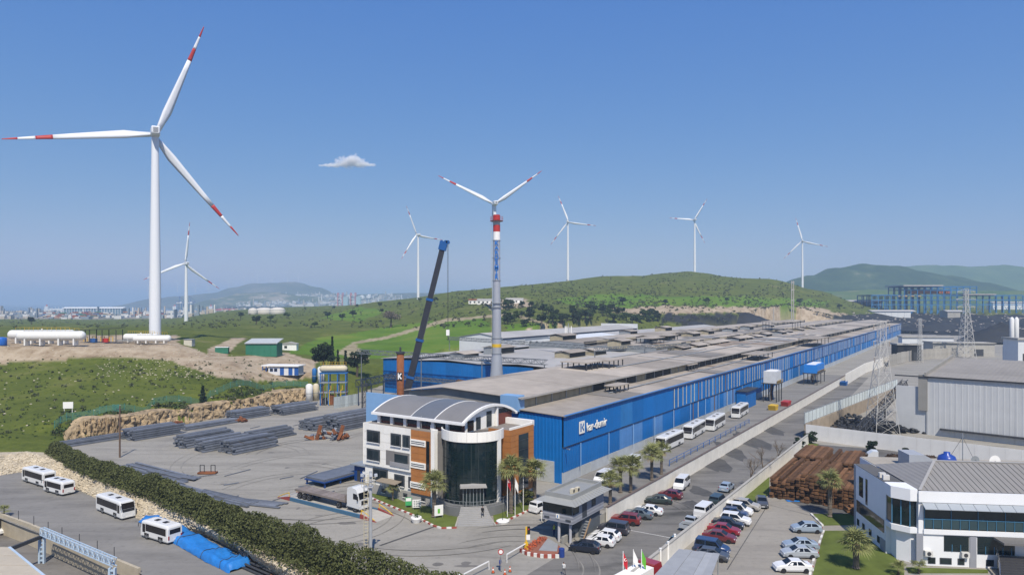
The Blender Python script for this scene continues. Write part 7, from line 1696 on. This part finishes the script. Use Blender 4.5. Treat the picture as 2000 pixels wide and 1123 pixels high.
# barrier island
isl = thing('barrier_island', 'brick barrier island with red and white kerb and flower beds', 'island', at(1058,1078)); o = at(1058,1078)
ip = [at(*p) - o for p in ((1016,1077),(1030,1084),(1062,1089),(1092,1089),(1094,1070),(1066,1050),(1058,1050))]
MB().prism([(p.x,p.y) for p in ip],0,.25).build('base', mat('island_brick',(.25,.10,.065),.85,.2,2), isl)
ip2 = [at(*p) - o for p in ((1052,1078),(1088,1080),(1090,1066),(1070,1054))]; MB().prism([(p.x,p.y) for p in ip2],.25,.29).build('paving', mat('island_paving',(.26,.27,.28),.8,.1,1), isl)
k = 0
for a, b in zip(ip[:3], ip[1:4]):
    d = b - a; n = max(1, round(d.length/.5))
    for i in range(n): c = a + d*((i+.5)/n); MB().box(-d.length/n*.48,d.length/n*.48,-.12,.12,0,.45).build('kerb_stone', (KERBR,KERBW)[k % 2], isl, loc=(c.x,c.y,0), rz=math.atan2(d.y,d.x)); k += 1
for k, (px, py) in enumerate(((1040,1070),(1048,1064),(1058,1058),(1032,1076))):
    p = at(px,py) - o; mb = MB(); leaves(mb,(p.x,p.y,.45),(.7,.6,.3),70,.13,random.Random(k)); x = mb.build('flower_bed', mat('red_flowers',(.42,.09,.035),.8,.3,4), isl)
def barrier(label, a, b, mpost, lamp=False):
    a, b = Vector(a), Vector(b); t = thing('gate_barrier', label, 'barrier', a); d = b - a; MB().box(-.25,.25,-.25,.25,0,1.1).build('housing', mpost, t); MB().beam((0,0,1.0),(d.x,d.y,1.05),.1,.12).build('arm', WHITE, t); MB().cyl((d.x,d.y,0),(d.x,d.y,1.0),.05,n=6).build('rest_post', WHITE, t)
    if lamp: MB().box(-.12,.12,-.12,.12,1.1,3.2).build('signal_post', YELLOW, t); s_ = MB().box(.12,.5,-.2,.2,2.3,3.2).build('signal_head', BLACK, t); MB().cyl((.31,-.22,2.95),(.31,-.2,2.95),.1,n=10).build('red_lens', RED, s_); MB().box(0,.5,-.15,.15,1.5,2.2).build('control_box', WHITE, t)
barrier('white barrier arm with yellow post and traffic light at the island', at(1028,1075), at(990,1098), YELLOW, True); barrier('white barrier arm at the end of the right hedge', at(900,1140), at(955,1112), WHITE)
bb = thing('waste_barrel', 'blue barrel at the corner of the barrier island', 'barrel', at(1097,1087)); MB().lathe([(.35,0),(.38,.05),(.38,1.1),(.3,1.15)],14).build('shell', mat('barrel_blue',(.02,.05,.22),.5,.1,2), bb)
cp_ = thing('traffic_cone', 'cone', 'traffic cone', at(963,1118))
MB().box(-.2,.2,-.2,.2,0,.05).build('foot', BLACK, cp_); MB().lathe([(.16,.05),(.03,.75)],10).build('cone', mat('cone_orange',(.55,.10,.03),.6,.1,2), cp_); MB().lathe([(.115,.35),(.085,.5)],10).build('white_band', WHITE, cp_)
cp_['label'] = 'orange traffic cone just left of the blue clothed person'
for px, py, lab in ((986,1122,'orange traffic cone below the blue clothed person'),(996,1116,'orange traffic cone right of the blue clothed person')): clone(cp_, lab, at(px, py))
sg = thing('road_sign', 'round red and white sign on a pole at the bottom barrier', 'sign', at(978,1117)); MB().cyl((0,.1,0),(0,.1,2.6),.05,n=6).build('pole', GREY, sg); d_ = MB().cyl((0,.02,2.5),(0,.06,2.5),.35,n=18).build('disc', RED, sg); MB().cyl((0,0,2.5),(0,.018,2.5),.24,n=18).build('disc_face', WHITE, d_)
# corrugated canopy and posts in the foreground
cn = thing('corrugated_canopy', 'grey corrugated canopy roof at the bottom edge of the car park', 'canopy', (at(1326,1072,3).x, at(1326,1072,3).y, 0)); o = at(1326,1072,3)
cq = [at(*p) - o for p in ((1326,1072,3),(1262,1140,3),(1380,1152,3),(1406,1082,3))]
for k in range(6):
    a, b = cq[0].lerp(cq[3],k/6), cq[0].lerp(cq[3],(k+.98)/6); c, d = cq[1].lerp(cq[2],(k+.98)/6), cq[1].lerp(cq[2],k/6)
    MB().prism([(p.x,p.y) for p in (d,c,b,a)],2.95 + .05*(k % 2),3.06 + .05*(k % 2)).build('roof_sheet', mat('canopy_sheet',(.30,.31,.32),.6,.12,1,rnd=.08), cn)
for p in cq: MB().cyl((p.x*.95,p.y*.95-.1,0),(p.x*.95,p.y*.95-.1,2.95),.07,n=6).build('post', GREY, cn)
for k, (px, py) in enumerate(((1290,1100),(1305,1086),(1318,1070))):
    t = thing('white_post', ('white fence post beside the canopy, nearest the bottom edge','white fence post beside the canopy, middle of three','white fence post beside the canopy, at the end of the wall')[k], 'post', at(px, py+12)); MB().box(-.1,.1,-.1,.1,0,2.6).build('shaft', WHITE, t); MB().box(-.14,.14,-.14,.14,2.6,2.68).build('cap', WHITE, t)
bt = thing('blue_tarp', 'folded blue sheet lying in front of the rusty beam stacks', 'tarpaulin', at(1555,978)); vs = []
for i in range(9):
    for j in range(5): vs.append((-1.6+i*.4, -.5+j*.25, .06+.22*abs(noise.noise((i*.7,j*.9,1)))*(1 if 0<i<8 and 0<j<4 else .1)))
TARP = mat('tarp_blue',(.02,.17,.50),.5,.2,1.5,bump=.6,bscale=3); MB().add(vs,[(i*5+j,(i+1)*5+j,(i+1)*5+j+1,i*5+j+1) for i in range(8) for j in range(4)]).build('sheet', TARP, bt, True)
ta = thing('tarp_covered_pile', 'long pile covered by a creased bright blue tarpaulin below the hedge', 'tarpaulin', at(352,1050,LOTZ)); o = at(352,1050,LOTZ); tp = [at(p,q,LOTZ) - o for p, q in ((292,1014),(322,1030),(352,1050),(385,1068),(420,1088),(450,1102),(470,1112))]; vs = []; n = 48
for i in range(n+1):
    k = i/n*6; a = tp[min(5,int(k))].lerp(tp[min(5,int(k))+1], k-min(5,int(k))); d = (tp[min(5,int(k))+1]-tp[min(5,int(k))]).normalized(); e = Vector((-d.y,d.x,0)); hh = (1.0+.45*noise.noise((i*.25,0,2)))*(.25 if i in (0,n) else 1)
    for j in range(13):
        u = j/12*math.pi; q = a + e*(-1.7*math.cos(u)*(1+.12*noise.noise((i*.4,j*.5,5)))); z = hh*min(1,math.sin(u)*1.5) + .30*noise.noise((i*.6,j*.9,8)) + .12*noise.noise((i*1.7,j*1.9,3)); vs.append((q.x,q.y,max(.02,z)))
MB().add(vs,[(i*13+j,(i+1)*13+j,(i+1)*13+j+1,i*13+j+1) for i in range(n) for j in range(12)]).build('tarpaulin', TARP, ta, True)
for k in (9,20,31,41): 
    p = [Vector(vs[k*13+j]) + Vector((0,0,.05)) for j in range(13)]; MB().tube([tuple(q) for q in p],.05,4).build('tie_strap', DARK, ta)
t = thing('pipe_bundle', 'dark pipes and a drum lying at the end of the blue tarpaulin', 'pipes', at(500,1112,LOTZ), R_(-38))
for k in range(6): MB().cyl((-4,-.9+k*.36,.2+.3*(k % 2)),(4,-.9+k*.36,.2+.3*(k % 2)),.16,n=8).build('pipe', (DARK,RUST)[k % 3 == 2], t)
MB().cyl((-5.2,1.2,.8),(-2.6,1.2,.8),.8,n=14).build('drum', DARK, t)
# ------------------------------------------------------------------ lower left corner: retaining wall, crane gantry and shed roof
TANW = mat('tan_retaining_wall',(.40,.35,.26),.9,.18,.8,streak=.3)
wall_run('retaining_wall', 'tan retaining wall between the bus lot and the service road', [at(-300,925,LOTZ), at(0,1008,LOTZ), at(60,1030,LOTZ), at(135,1062,LOTZ), at(272,1118,LOTZ)], 3.3, .4, 5, TANW, None, 'wall_panel', .03, LOWZ)
fp = thing('fence_posts', 'row of thin dark fence posts on the tan retaining wall', 'fence', at(0,1008,LOTZ)); o = at(0,1008,LOTZ)
for px, py in ((8,1010),(36,1021),(66,1032),(94,1044),(121,1055),(155,1069),(190,1083),(223,1096)): p = at(px,py,LOTZ) - o; MB().cyl((p.x,p.y,.5),(p.x,p.y,2.0),.05,n=5).build('post', DARK, fp)
PBL = mat('pale_blue_steel',(.40,.50,.60),.5,.1,1)
ga, gb = at(82,1030,0), at(224,1090,0)
truss('pale blue lattice crane girder on two columns in the lower left', ga - Vector((0,0,1.0)), gb - Vector((0,0,1.0)), 1.0, .5, (), 0, PBL, 'crane_gantry', 'gantry', .5, .72, .11)
gc = thing('gantry_column', 'pale blue column under the left end of the crane girder', 'column', Vector((ga.x,ga.y,LOWZ)))
MB().box(-.45,-.2,-.2,.2,0,4.0).build('flange', PBL, gc); MB().box(.2,.45,-.2,.2,0,4.0).build('flange', PBL, gc)
for k in range(6): MB().box(-.2,.2,-.12,.12,.3+k*.65,.5+k*.65).build('batten', PBL, gc)
clone(gc, 'pale blue column under the right end of the crane girder', Vector((gb.x-.3,gb.y,LOWZ)))
rs = thing('shed_roof', 'beige sheet roof of the shed in the lower left corner', 'shed', (at(-60,1090,-1).x, at(-60,1090,-1).y, LOWZ)); o = at(-60,1090,-1)
q = [at(*p) - o for p in ((-140,1062,-1),(18,1068,-1),(100,1135,-1),(-140,1135,-1))]
for k in range(7):
    a, b, c, d = q[0].lerp(q[3],k/7), q[1].lerp(q[2],k/7), q[1].lerp(q[2],(k+.97)/7), q[0].lerp(q[3],(k+.97)/7); MB().prism([(p.x,p.y) for p in (d,c,b,a)],4.1,4.2+.03*(k % 2)).build('roof_sheet', mat('beige_roof',(.42,.37,.29),.8,.1,1), rs)
for a, b in ((q[1],q[2]),): MB().beam((a.x,a.y,4.1),(b.x,b.y,4.1),.3,.35).build('edge_beam', PBL, rs)
for p in q: MB().box(p.x*.95-.15,p.x*.95+.15,p.y*.95-.15,p.y*.95+.15,0,4.1).build('column', PBL, rs)
MB().beam((q[1].x,q[1].y,3.9),(ga.x-o.x,ga.y-o.y,3.9),.35,.5).build('tie_beam', DARK, rs)
car('sedan', P_['white'], 'white car at the left edge below the retaining wall', at(-8,1040,LOWZ+.02), R_(-20), name='parked_car')
# white lorry behind the beam stacks
wl = thing('white_lorry', 'white lorry tractor parked behind the white office by the planting bed', 'lorry', at(1716,912), R_(160)); MB().extr([(.2,.6),(2.2,.6),(2.3,1.6),(2.0,2.7),(1.2,3.3),(.2,3.3)],-1.2,1.2).build('cab', LW, wl); MB().box(-3.5,.1,-.6,.6,.7,1.0).build('chassis', DARK, wl); MB().face((2.33,-1.0,1.65),(2.33,1.0,1.65),(2.05,1.0,2.6),(2.05,-1.0,2.6)).build('windscreen', CARG, wl)
for x in (-2.6,-1.4,1.2):
    for y in (-1,1): w_ = MB().lathe([(.05,-.14),(.5,-.15),(.5,.15),(.05,.14)],14).build('wheel', BLACK, wl, loc=(x,y,.5)); w_.rotation_euler = (R_(90),0,0)
# ------------------------------------------------------------------ far industry on the right
FB_ = mat('far_frame_blue',(.03,.15,.34),.6,.12,.2)
ff = thing('steel_frame_building', 'unfinished blue steel frame building in front of the distant hills', 'building', aty(1847, 612, 900), R_(-3)); rr = random.Random(12)
def rowz(r): return (612 - r)/F*900
for i in range(24):
    for j in range(4):
        x = -95 + i*8.4; top_ = rowz(560) if 5 <= i <= 16 else rowz(577); MB().box(x-.45,x+.45,j*14-.45,j*14+.45,-4,top_).build('column', FB_, ff)
for j in range(4):
    for z, x0, x1 in ((rowz(595),-95,98),(rowz(586),-95,98),(rowz(577),-95,98),(rowz(566),-53,40),(rowz(560),-53,40)): MB().box(x0,x1,j*14-.3,j*14+.3,z-.5,z+.5).build('beam', FB_, ff)
br = MB()
for i in range(23):
    if i % 2 == 0: x = -95+i*8.4; br.beam((x,-.3,rowz(612)),(x+8.4,-.3,rowz(595)),.35); br.beam((x+8.4,-.3,rowz(612)),(x,-.3,rowz(595)),.35); br.beam((x,-.3,rowz(595)),(x+8.4,-.3,rowz(577)),.3)
x = br.build('bracing', FB_, ff); x['kind'] = 'stuff'
MB().box(-56,-5,-4,46,rowz(560)+.6,rowz(558)+.8).build('roof_sheet', ROOFL, ff); MB().box(20,62,-4,46,rowz(577)+.6,rowz(574)).build('roof_sheet', ROOFL, ff); MB().box(-95,-60,2,46,rowz(577)+.6,rowz(577)+1).build('roof_sheet', mat('far_roof_blue',(.05,.16,.33),.6,.1,.2), ff)
for k in range(6): MB().box(-42+k*9,-36+k*9,4,12,rowz(574),rowz(568)).build('orange_equipment', mat('far_orange',(.45,.13,.04),.7,.2,.5), ff); MB().box(-80+k*9,-74+k*9,4,8,rowz(579),rowz(576)).build('yellow_crane_beam', YELLOW, ff)
for lab, px, row, Y, L_, h_, m_ in (('long white warehouse left of the blue steel frame',1672,604,960,78,11,WHITEC),('white warehouse at the right edge beyond the blue frame',1985,610,1150,90,16,WHITEC),('low white shed in front of the blue steel frame',1740,616,860,55,5,WHITEC),('low pale shed on the slag yard below the blue frame',1860,618,850,22,6,CONC)):
    t = thing('warehouse', lab, 'warehouse', aty(px,row,Y)); 
    for k in range(int(L_/8)): MB().box(-L_/2+k*8,-L_/2+k*8+7.8,-8,8,-4,h_).build('wall_panel', m_, t)
    MB().extx([(-9,h_),(9,h_),(0,h_+2)],-L_/2-.5,L_/2).build('roof', ROOFL, t)
def heap(label, px, row, Y, w_, h_, m_, seed):
    c = aty(px,row,Y); vs = []; n, mrow = 36, 12
    for j in range(mrow+1):
        for i in range(n):
            a = 2*math.pi*i/n; r = j/mrow; vs.append((math.cos(a)*w_*r*(1+.2*noise.noise((math.cos(a)*2,math.sin(a)*2,seed))), math.sin(a)*w_*.45*r, h_*(1-r**1.3)*(1+.35*noise.noise((math.cos(a)*r*4,math.sin(a)*r*4,seed))) - 2*r))
    o = MB().add(vs,[(j*n+i,j*n+(i+1)%n,(j+1)*n+(i+1)%n,(j+1)*n+i) for j in range(mrow) for i in range(n)]).build('slag_heap', m_, None, True, loc=c); tag(o, label, 'heap', 'black slag heaps')
SL = mat('slag_black',(.016,.017,.021),.8,.5,.12,bump=.5,bscale=.6)
for k, a in enumerate((('black slag heap left of the slim pylon below the blue frame',1745,640,760,40,7),('black slag heap between the pylons',1830,642,740,45,8),('black slag heap at the right edge behind the silo',1955,662,560,40,13),('black slag heap behind the far end of the mill roof',1450,632,660,40,11),('black slag heap against the quarried hillside',1330,634,575,30,5))): heap(*a, SL, k*1.7)
for lab, px, row, Y, L_, W_, h_, m_ in (('open yard shed with pale roof beside the slag heaps',1872,678,430,36,12,8,CONC),('black sided shed at the end of the mill lane',1770,690,395,13,8,9,BLACK),('long white wall shed right of the mill end',1808,664,480,34,6,9,WHITEC),('white silo building with blue steel at the right edge',2003,712,340,14,12,15,WHITEC)):
    t = thing('yard_shed', lab, 'shed', Vector((aty(px,row,Y).x, Y, 0)), R_(-6)); b_ = aty(px,row,Y).z; MB().box(-L_/2,L_/2,-W_/2,W_/2,-1,h_).build('wall', m_, t); MB().extr([(-L_/2-.6,h_),(L_/2+.6,h_),(L_/2+.6,h_+.4),(-L_/2-.6,h_+.9)],-W_/2-.8,W_/2+.8).build('roof', CONC, t)
    for k in range(3): MB().box(-L_*.35+k*L_*.26,-L_*.2+k*L_*.26,-W_/2-.06,-W_/2,.2,h_*.55).build('door', DARK, t)
sl_ = thing('silo', 'pair of slim white silos at the right edge', 'silo', Vector((aty(1981,700,380).x,380,0)))
for dx in (-1.3,1.3): MB().lathe([(1.1,0),(1.1,24),(.6,25),(.1,25.3)],16,(dx,0,0)).build('shaft', TK, sl_, True)
for k in range(7): MB().box(-5+k*1.2,-4.4+k*1.2,-2,2,0,9-k*.6).build('steelwork', FB_, sl_)
rr = random.Random(4)
mb = MB()
for k in range(260):
    q = onrow_fast(rr.uniform(1660,2000), rr.uniform(611,652), 500, 1000)
    if q is not None: rock(mb, q, rr.uniform(.6,1.8), rr)
struct(mb.build('scrap_debris', mat('pale_debris',(.30,.27,.24),.9,.4,.2)),'stuff','pale scrap debris strewn over the slag yard')
# ------------------------------------------------------------------ port and bay on the left
CC = {'rust red':(.22,.05,.03),'orange brown':(.32,.12,.05),'blue':(.03,.09,.22),'white':(.55,.55,.54),'green':(.05,.14,.09)}; CM = {k: mat('container_'+k.replace(' ','_'),c,.7,.15,.5) for k,c in CC.items()}
cme = {k: MB().box(-6.1,6.1,-1.22,1.22,0,2.6).mesh('shell', m_) for k, m_ in CM.items()}; dme = MB().box(-6.16,-6.1,-1.1,1.1,.1,2.5).mesh('doors', DARK)
rr = random.Random(21)
for k in range(110):
    px = rr.choice((rr.uniform(85,215), rr.uniform(140,205), rr.uniform(250,345))); Y = rr.uniform(1340,1620); col = rr.choice(('rust red','rust red','orange brown','orange brown','blue','white','green')); x = (px-1000)/F*Y; x = round(x/12.6)*12.6; Y = round(Y/14)*14.; lv = rr.randrange(4); z = base_z(x,Y)
    t = thing('shipping_container', '%s shipping container stacked at the distant port' % col, 'container', (x,Y,max(2.5,z)+lv*2.62), rr.choice((0,0,0,math.pi)), '%s containers at the port' % col); o = put(cme[col],'shell',t); put(dme,'doors',t); o.scale = (1,1,1)
WB = mat('far_white',(.60,.62,.63),.7,.08,.1); BB = mat('far_blue_grey',(.10,.17,.24),.7,.1,.1)
wh = thing('port_warehouse', 'long blue and white columned warehouse on the distant quay', 'warehouse', aty(186,615,1900)); MB().box(-80,80,-12,12,-3,18).build('wall', BB, wh); MB().extx([(-14,18),(14,18),(0,22)],-84,84).build('roof', WB, wh)
for k in range(22): MB().box(-80+k*7.5,-78.8+k*7.5,-13.2,-12,-3,18).build('column', WB, wh)
def ship(label, px, row, Y, L_, hull, sup):
    t = thing('cargo_ship', label, 'ship', Vector((aty(px,row,Y).x,Y,-2)), 0); h = L_/2; MB().prism([(-h,-9),(h*.8,-9),(h,0),(h*.8,9),(-h,9)],-1,9).build('hull', hull, t); MB().box(-h+3,-h+18,-8,8,9,22).build('superstructure', sup, t); MB().box(-h+6,-h+11,-2,2,22,28).build('funnel', RED, t)
    for k in range(4): MB().cyl((-h*.3+k*h*.32,0,9),(-h*.3+k*h*.32,0,20),.8,n=6).build('mast', sup, t)
    for k in range(5): MB().box(-h*.4+k*h*.25,-h*.4+k*h*.25+h*.2,-7,7,9,11.5).build('hatch', hull, t)
ship('red hulled cargo ship moored in the bay right of the second turbine', 442, 604, 2950, 150, mat('hull_red',(.40,.06,.05),.6,.1,.1), WB); ship('white superstructured ship at the quay left of the warehouse', 108, 612, 2950, 90, WB, WB); ship('dark hulled ship lying beside the harbour cranes', 365, 606, 2900, 120, BB, WB)
for k, (px, lab) in enumerate(((352,'leftmost blue harbour crane near the second turbine'),(372,'rightmost blue harbour crane beside the second turbine'))):
    t = thing('harbour_crane', lab, 'crane', Vector(((px-1000)/F*2650,2650,2))); CBM = mat('crane_far_blue',(.03,.10,.28),.6,.1,.1)
    for x in (-9,9):
        for y in (-8,8): MB().box(x-1,x+1,y-1,y+1,0,32).build('leg', CBM, t)
    MB().box(-11,11,-9,9,30,36).build('machine_house', WB, t); MB().beam((0,-30,36),(0,40,36),2.5,3).build('boom', CBM, t); MB().beam((0,0,36),(-4,0,58),1.6).build('apex', CBM, t); MB().beam((-4,0,58),(0,38,37),.8).build('stay', CBM, t)
for k, (px, row, w_) in enumerate(((494,612,15),(516,611,30),(542,611,24))):
    Y = 1150; t = thing('storage_tank', ('smallest pale storage tank on the far green slope','largest pale domed storage tank on the far green slope','flat pale storage tank right of the domed one')[k], 'tank', onrow(px,row+2,900,1500)); r = w_/2*Y/F*1.0; MB().lathe([(r,-3),(r,5.5),(r*.8,7.6),(r*.4,8.8),(.1,9.2)],24).build('shell', mat('far_tank',(.55,.52,.47),.7,.06,.1), t, True); MB().lathe([(r*1.01,5.2),(r*1.01,5.6)],24).build('rim', GREY, t)
for k, (px, row, r) in enumerate(((707,576,12),(720,575,11))): t = thing('spherical_tank', ('left white tank on the far shore above the port','right white tank on the far shore above the port')[k], 'tank', aty(px,row+8,3600)); MB().lathe([(r*1.2,-6),(r*1.2,14),(r*.5,19),(.1,20)],20).build('shell', WB, t, True); MB().lathe([(r*1.25,13),(r*1.25,14)],20).build('rim', GREY, t)
for k, px in enumerate((665,690)):
    t = thing('jackup_frame', ('left red and white lattice structure at the far shipyard','right red and white lattice structure at the far shipyard')[k], 'structure', aty(px,593,3000)); fr_ = mat('far_red',(.45,.04,.05),.6,.1,.1)
    for x in (-10,10):
        for y in (-10,10): MB().box(x-1.3,x+1.3,y-1.3,y+1.3,-10,48).build('leg', fr_, t)
    for z in (6,20,34): MB().box(-11,11,-11,11,z,z+2).build('deck', WB, t)
    MB().box(14,34,-8,8,-10,30).build('block', mat('far_cyan',(.30,.42,.48),.7,.08,.1), t)
# town and refinery across the plain, too far to tell its buildings apart
rr = random.Random(33); mbs = [MB(), MB(), MB()]
for k in range(1500):
    if k % 3: px = rr.uniform(460,900); row = rr.uniform(576,598); Y = 3450 + (598-row)/22*1750; z = Zr(Y, row); X = (px-1000)/F*Y
    else:
        px = rr.uniform(0,480); Y = rr.uniform(1250,2500); X = (px-1000)/F*Y; z = base_z(X,Y)
        if z < 1: continue
    l = rr.uniform(6,26); hgt = rr.uniform(3,11) if rr.random() < .93 else rr.uniform(18,38)
    if hgt > 15: l = rr.uniform(3,7)
    if px <= 480: l *= .5; hgt *= .6
    mbs[rr.randrange(3)].obox((X,Y),l,rr.uniform(6,14),z-3,z+hgt,rr.random()*.5)
for mb, nm, c in zip(mbs, ('far_town_white','far_town_cream','far_town_blue'), ((.58,.58,.57),(.42,.37,.31),(.20,.24,.28))):
    struct(mb.build('distant_town', mat(nm, c, .8, .1, .05)), 'stuff', {'far_town_white':'white buildings of the distant town and refinery','far_town_cream':'cream buildings of the distant town and port','far_town_blue':'blue grey buildings of the distant town and port'}[nm])
# ------------------------------------------------------------------ cloud
def cloud():
    c = Vector(((680-1000)/F*9000, 9000, H + (592-318)/F*9000)); mb = MB(); rr = random.Random(2)
    mb.box(-420,420,-200,200,-120,150)
    m = bpy.data.materials.new('cloud_vapour'); m.use_nodes = True; t = m.node_tree; N, L = t.nodes, t.links; N.remove(N['Principled BSDF'])
    pv = N.new('ShaderNodeVolumePrincipled'); pv.inputs['Color'].default_value = (1,1,1,1); pv.inputs['Anisotropy'].default_value = -.1
    tc = N.new('ShaderNodeTexCoord'); nz = N.new('ShaderNodeTexNoise'); nz.inputs['Scale'].default_value = .016; nz.inputs['Detail'].default_value = 7; nz.inputs['Roughness'].default_value = .6; L.new(tc.outputs['Object'], nz.inputs['Vector'])
    tot = None
    for x, y, z, rx, ry, rz in ((20,0,10,190,110,80),(70,0,45,110,90,75),(150,0,-20,170,90,45),(-190,0,-35,210,80,26),(-60,0,-25,220,90,36),(240,0,-30,110,70,26)):
        mp = N.new('ShaderNodeMapping'); mp.vector_type = 'POINT'; mp.inputs['Scale'].default_value = (1/rx,1/ry,1/rz); mp.inputs['Location'].default_value = (-x/rx,-y/ry,-z/rz); L.new(tc.outputs['Object'], mp.inputs['Vector'])
        ln = N.new('ShaderNodeVectorMath'); ln.operation = 'LENGTH'; L.new(mp.outputs[0], ln.inputs[0]); s_ = N.new('ShaderNodeMath'); s_.operation = 'SUBTRACT'; s_.inputs[0].default_value = 1; L.new(ln.outputs['Value'], s_.inputs[1])
        if tot is None: tot = s_.outputs[0]
        else: mx = N.new('ShaderNodeMath'); mx.operation = 'MAXIMUM'; L.new(tot, mx.inputs[0]); L.new(s_.outputs[0], mx.inputs[1]); tot = mx.outputs[0]
    ad = N.new('ShaderNodeMath'); ad.operation = 'MULTIPLY_ADD'; L.new(nz.outputs[0], ad.inputs[0]); ad.inputs[1].default_value = 2.4; ad.inputs[2].default_value = -1.25
    sm = N.new('ShaderNodeMath'); sm.operation = 'ADD'; L.new(tot, sm.inputs[0]); L.new(ad.outputs[0], sm.inputs[1])
    mr = N.new('ShaderNodeMapRange'); L.new(sm.outputs[0], mr.inputs[0]); mr.inputs[1].default_value = 0; mr.inputs[2].default_value = .7; mr.inputs[3].default_value = 0; mr.inputs[4].default_value = .035; L.new(mr.outputs[0], pv.inputs['Density'])
    L.new(pv.outputs[0], N['Material Output'].inputs['Volume'])
    o = mb.build('cloud', m, None, loc=c); tag(o, 'single small white cloud in the blue sky', 'cloud')
cloud()
# ------------------------------------------------------------------ air: even pale haze round the whole place
HAZE_D = 0.00021
hm = bpy.data.materials.new('haze_air'); hm.use_nodes = True; t = hm.node_tree; t.nodes.remove(t.nodes['Principled BSDF']); pv = t.nodes.new('ShaderNodeVolumePrincipled')
pv.inputs['Color'].default_value = (.50,.67,.86,1); pv.inputs['Density'].default_value = HAZE_D; pv.inputs['Anisotropy'].default_value = 0.0
t.links.new(pv.outputs[0], t.nodes['Material Output'].inputs['Volume'])
hz_ = MB().box(-31000,31000,-900,61500,-62,320).build('haze', hm); hz_['kind'] = 'stuff'; hz_['label'] = 'pale blue haze in the air'
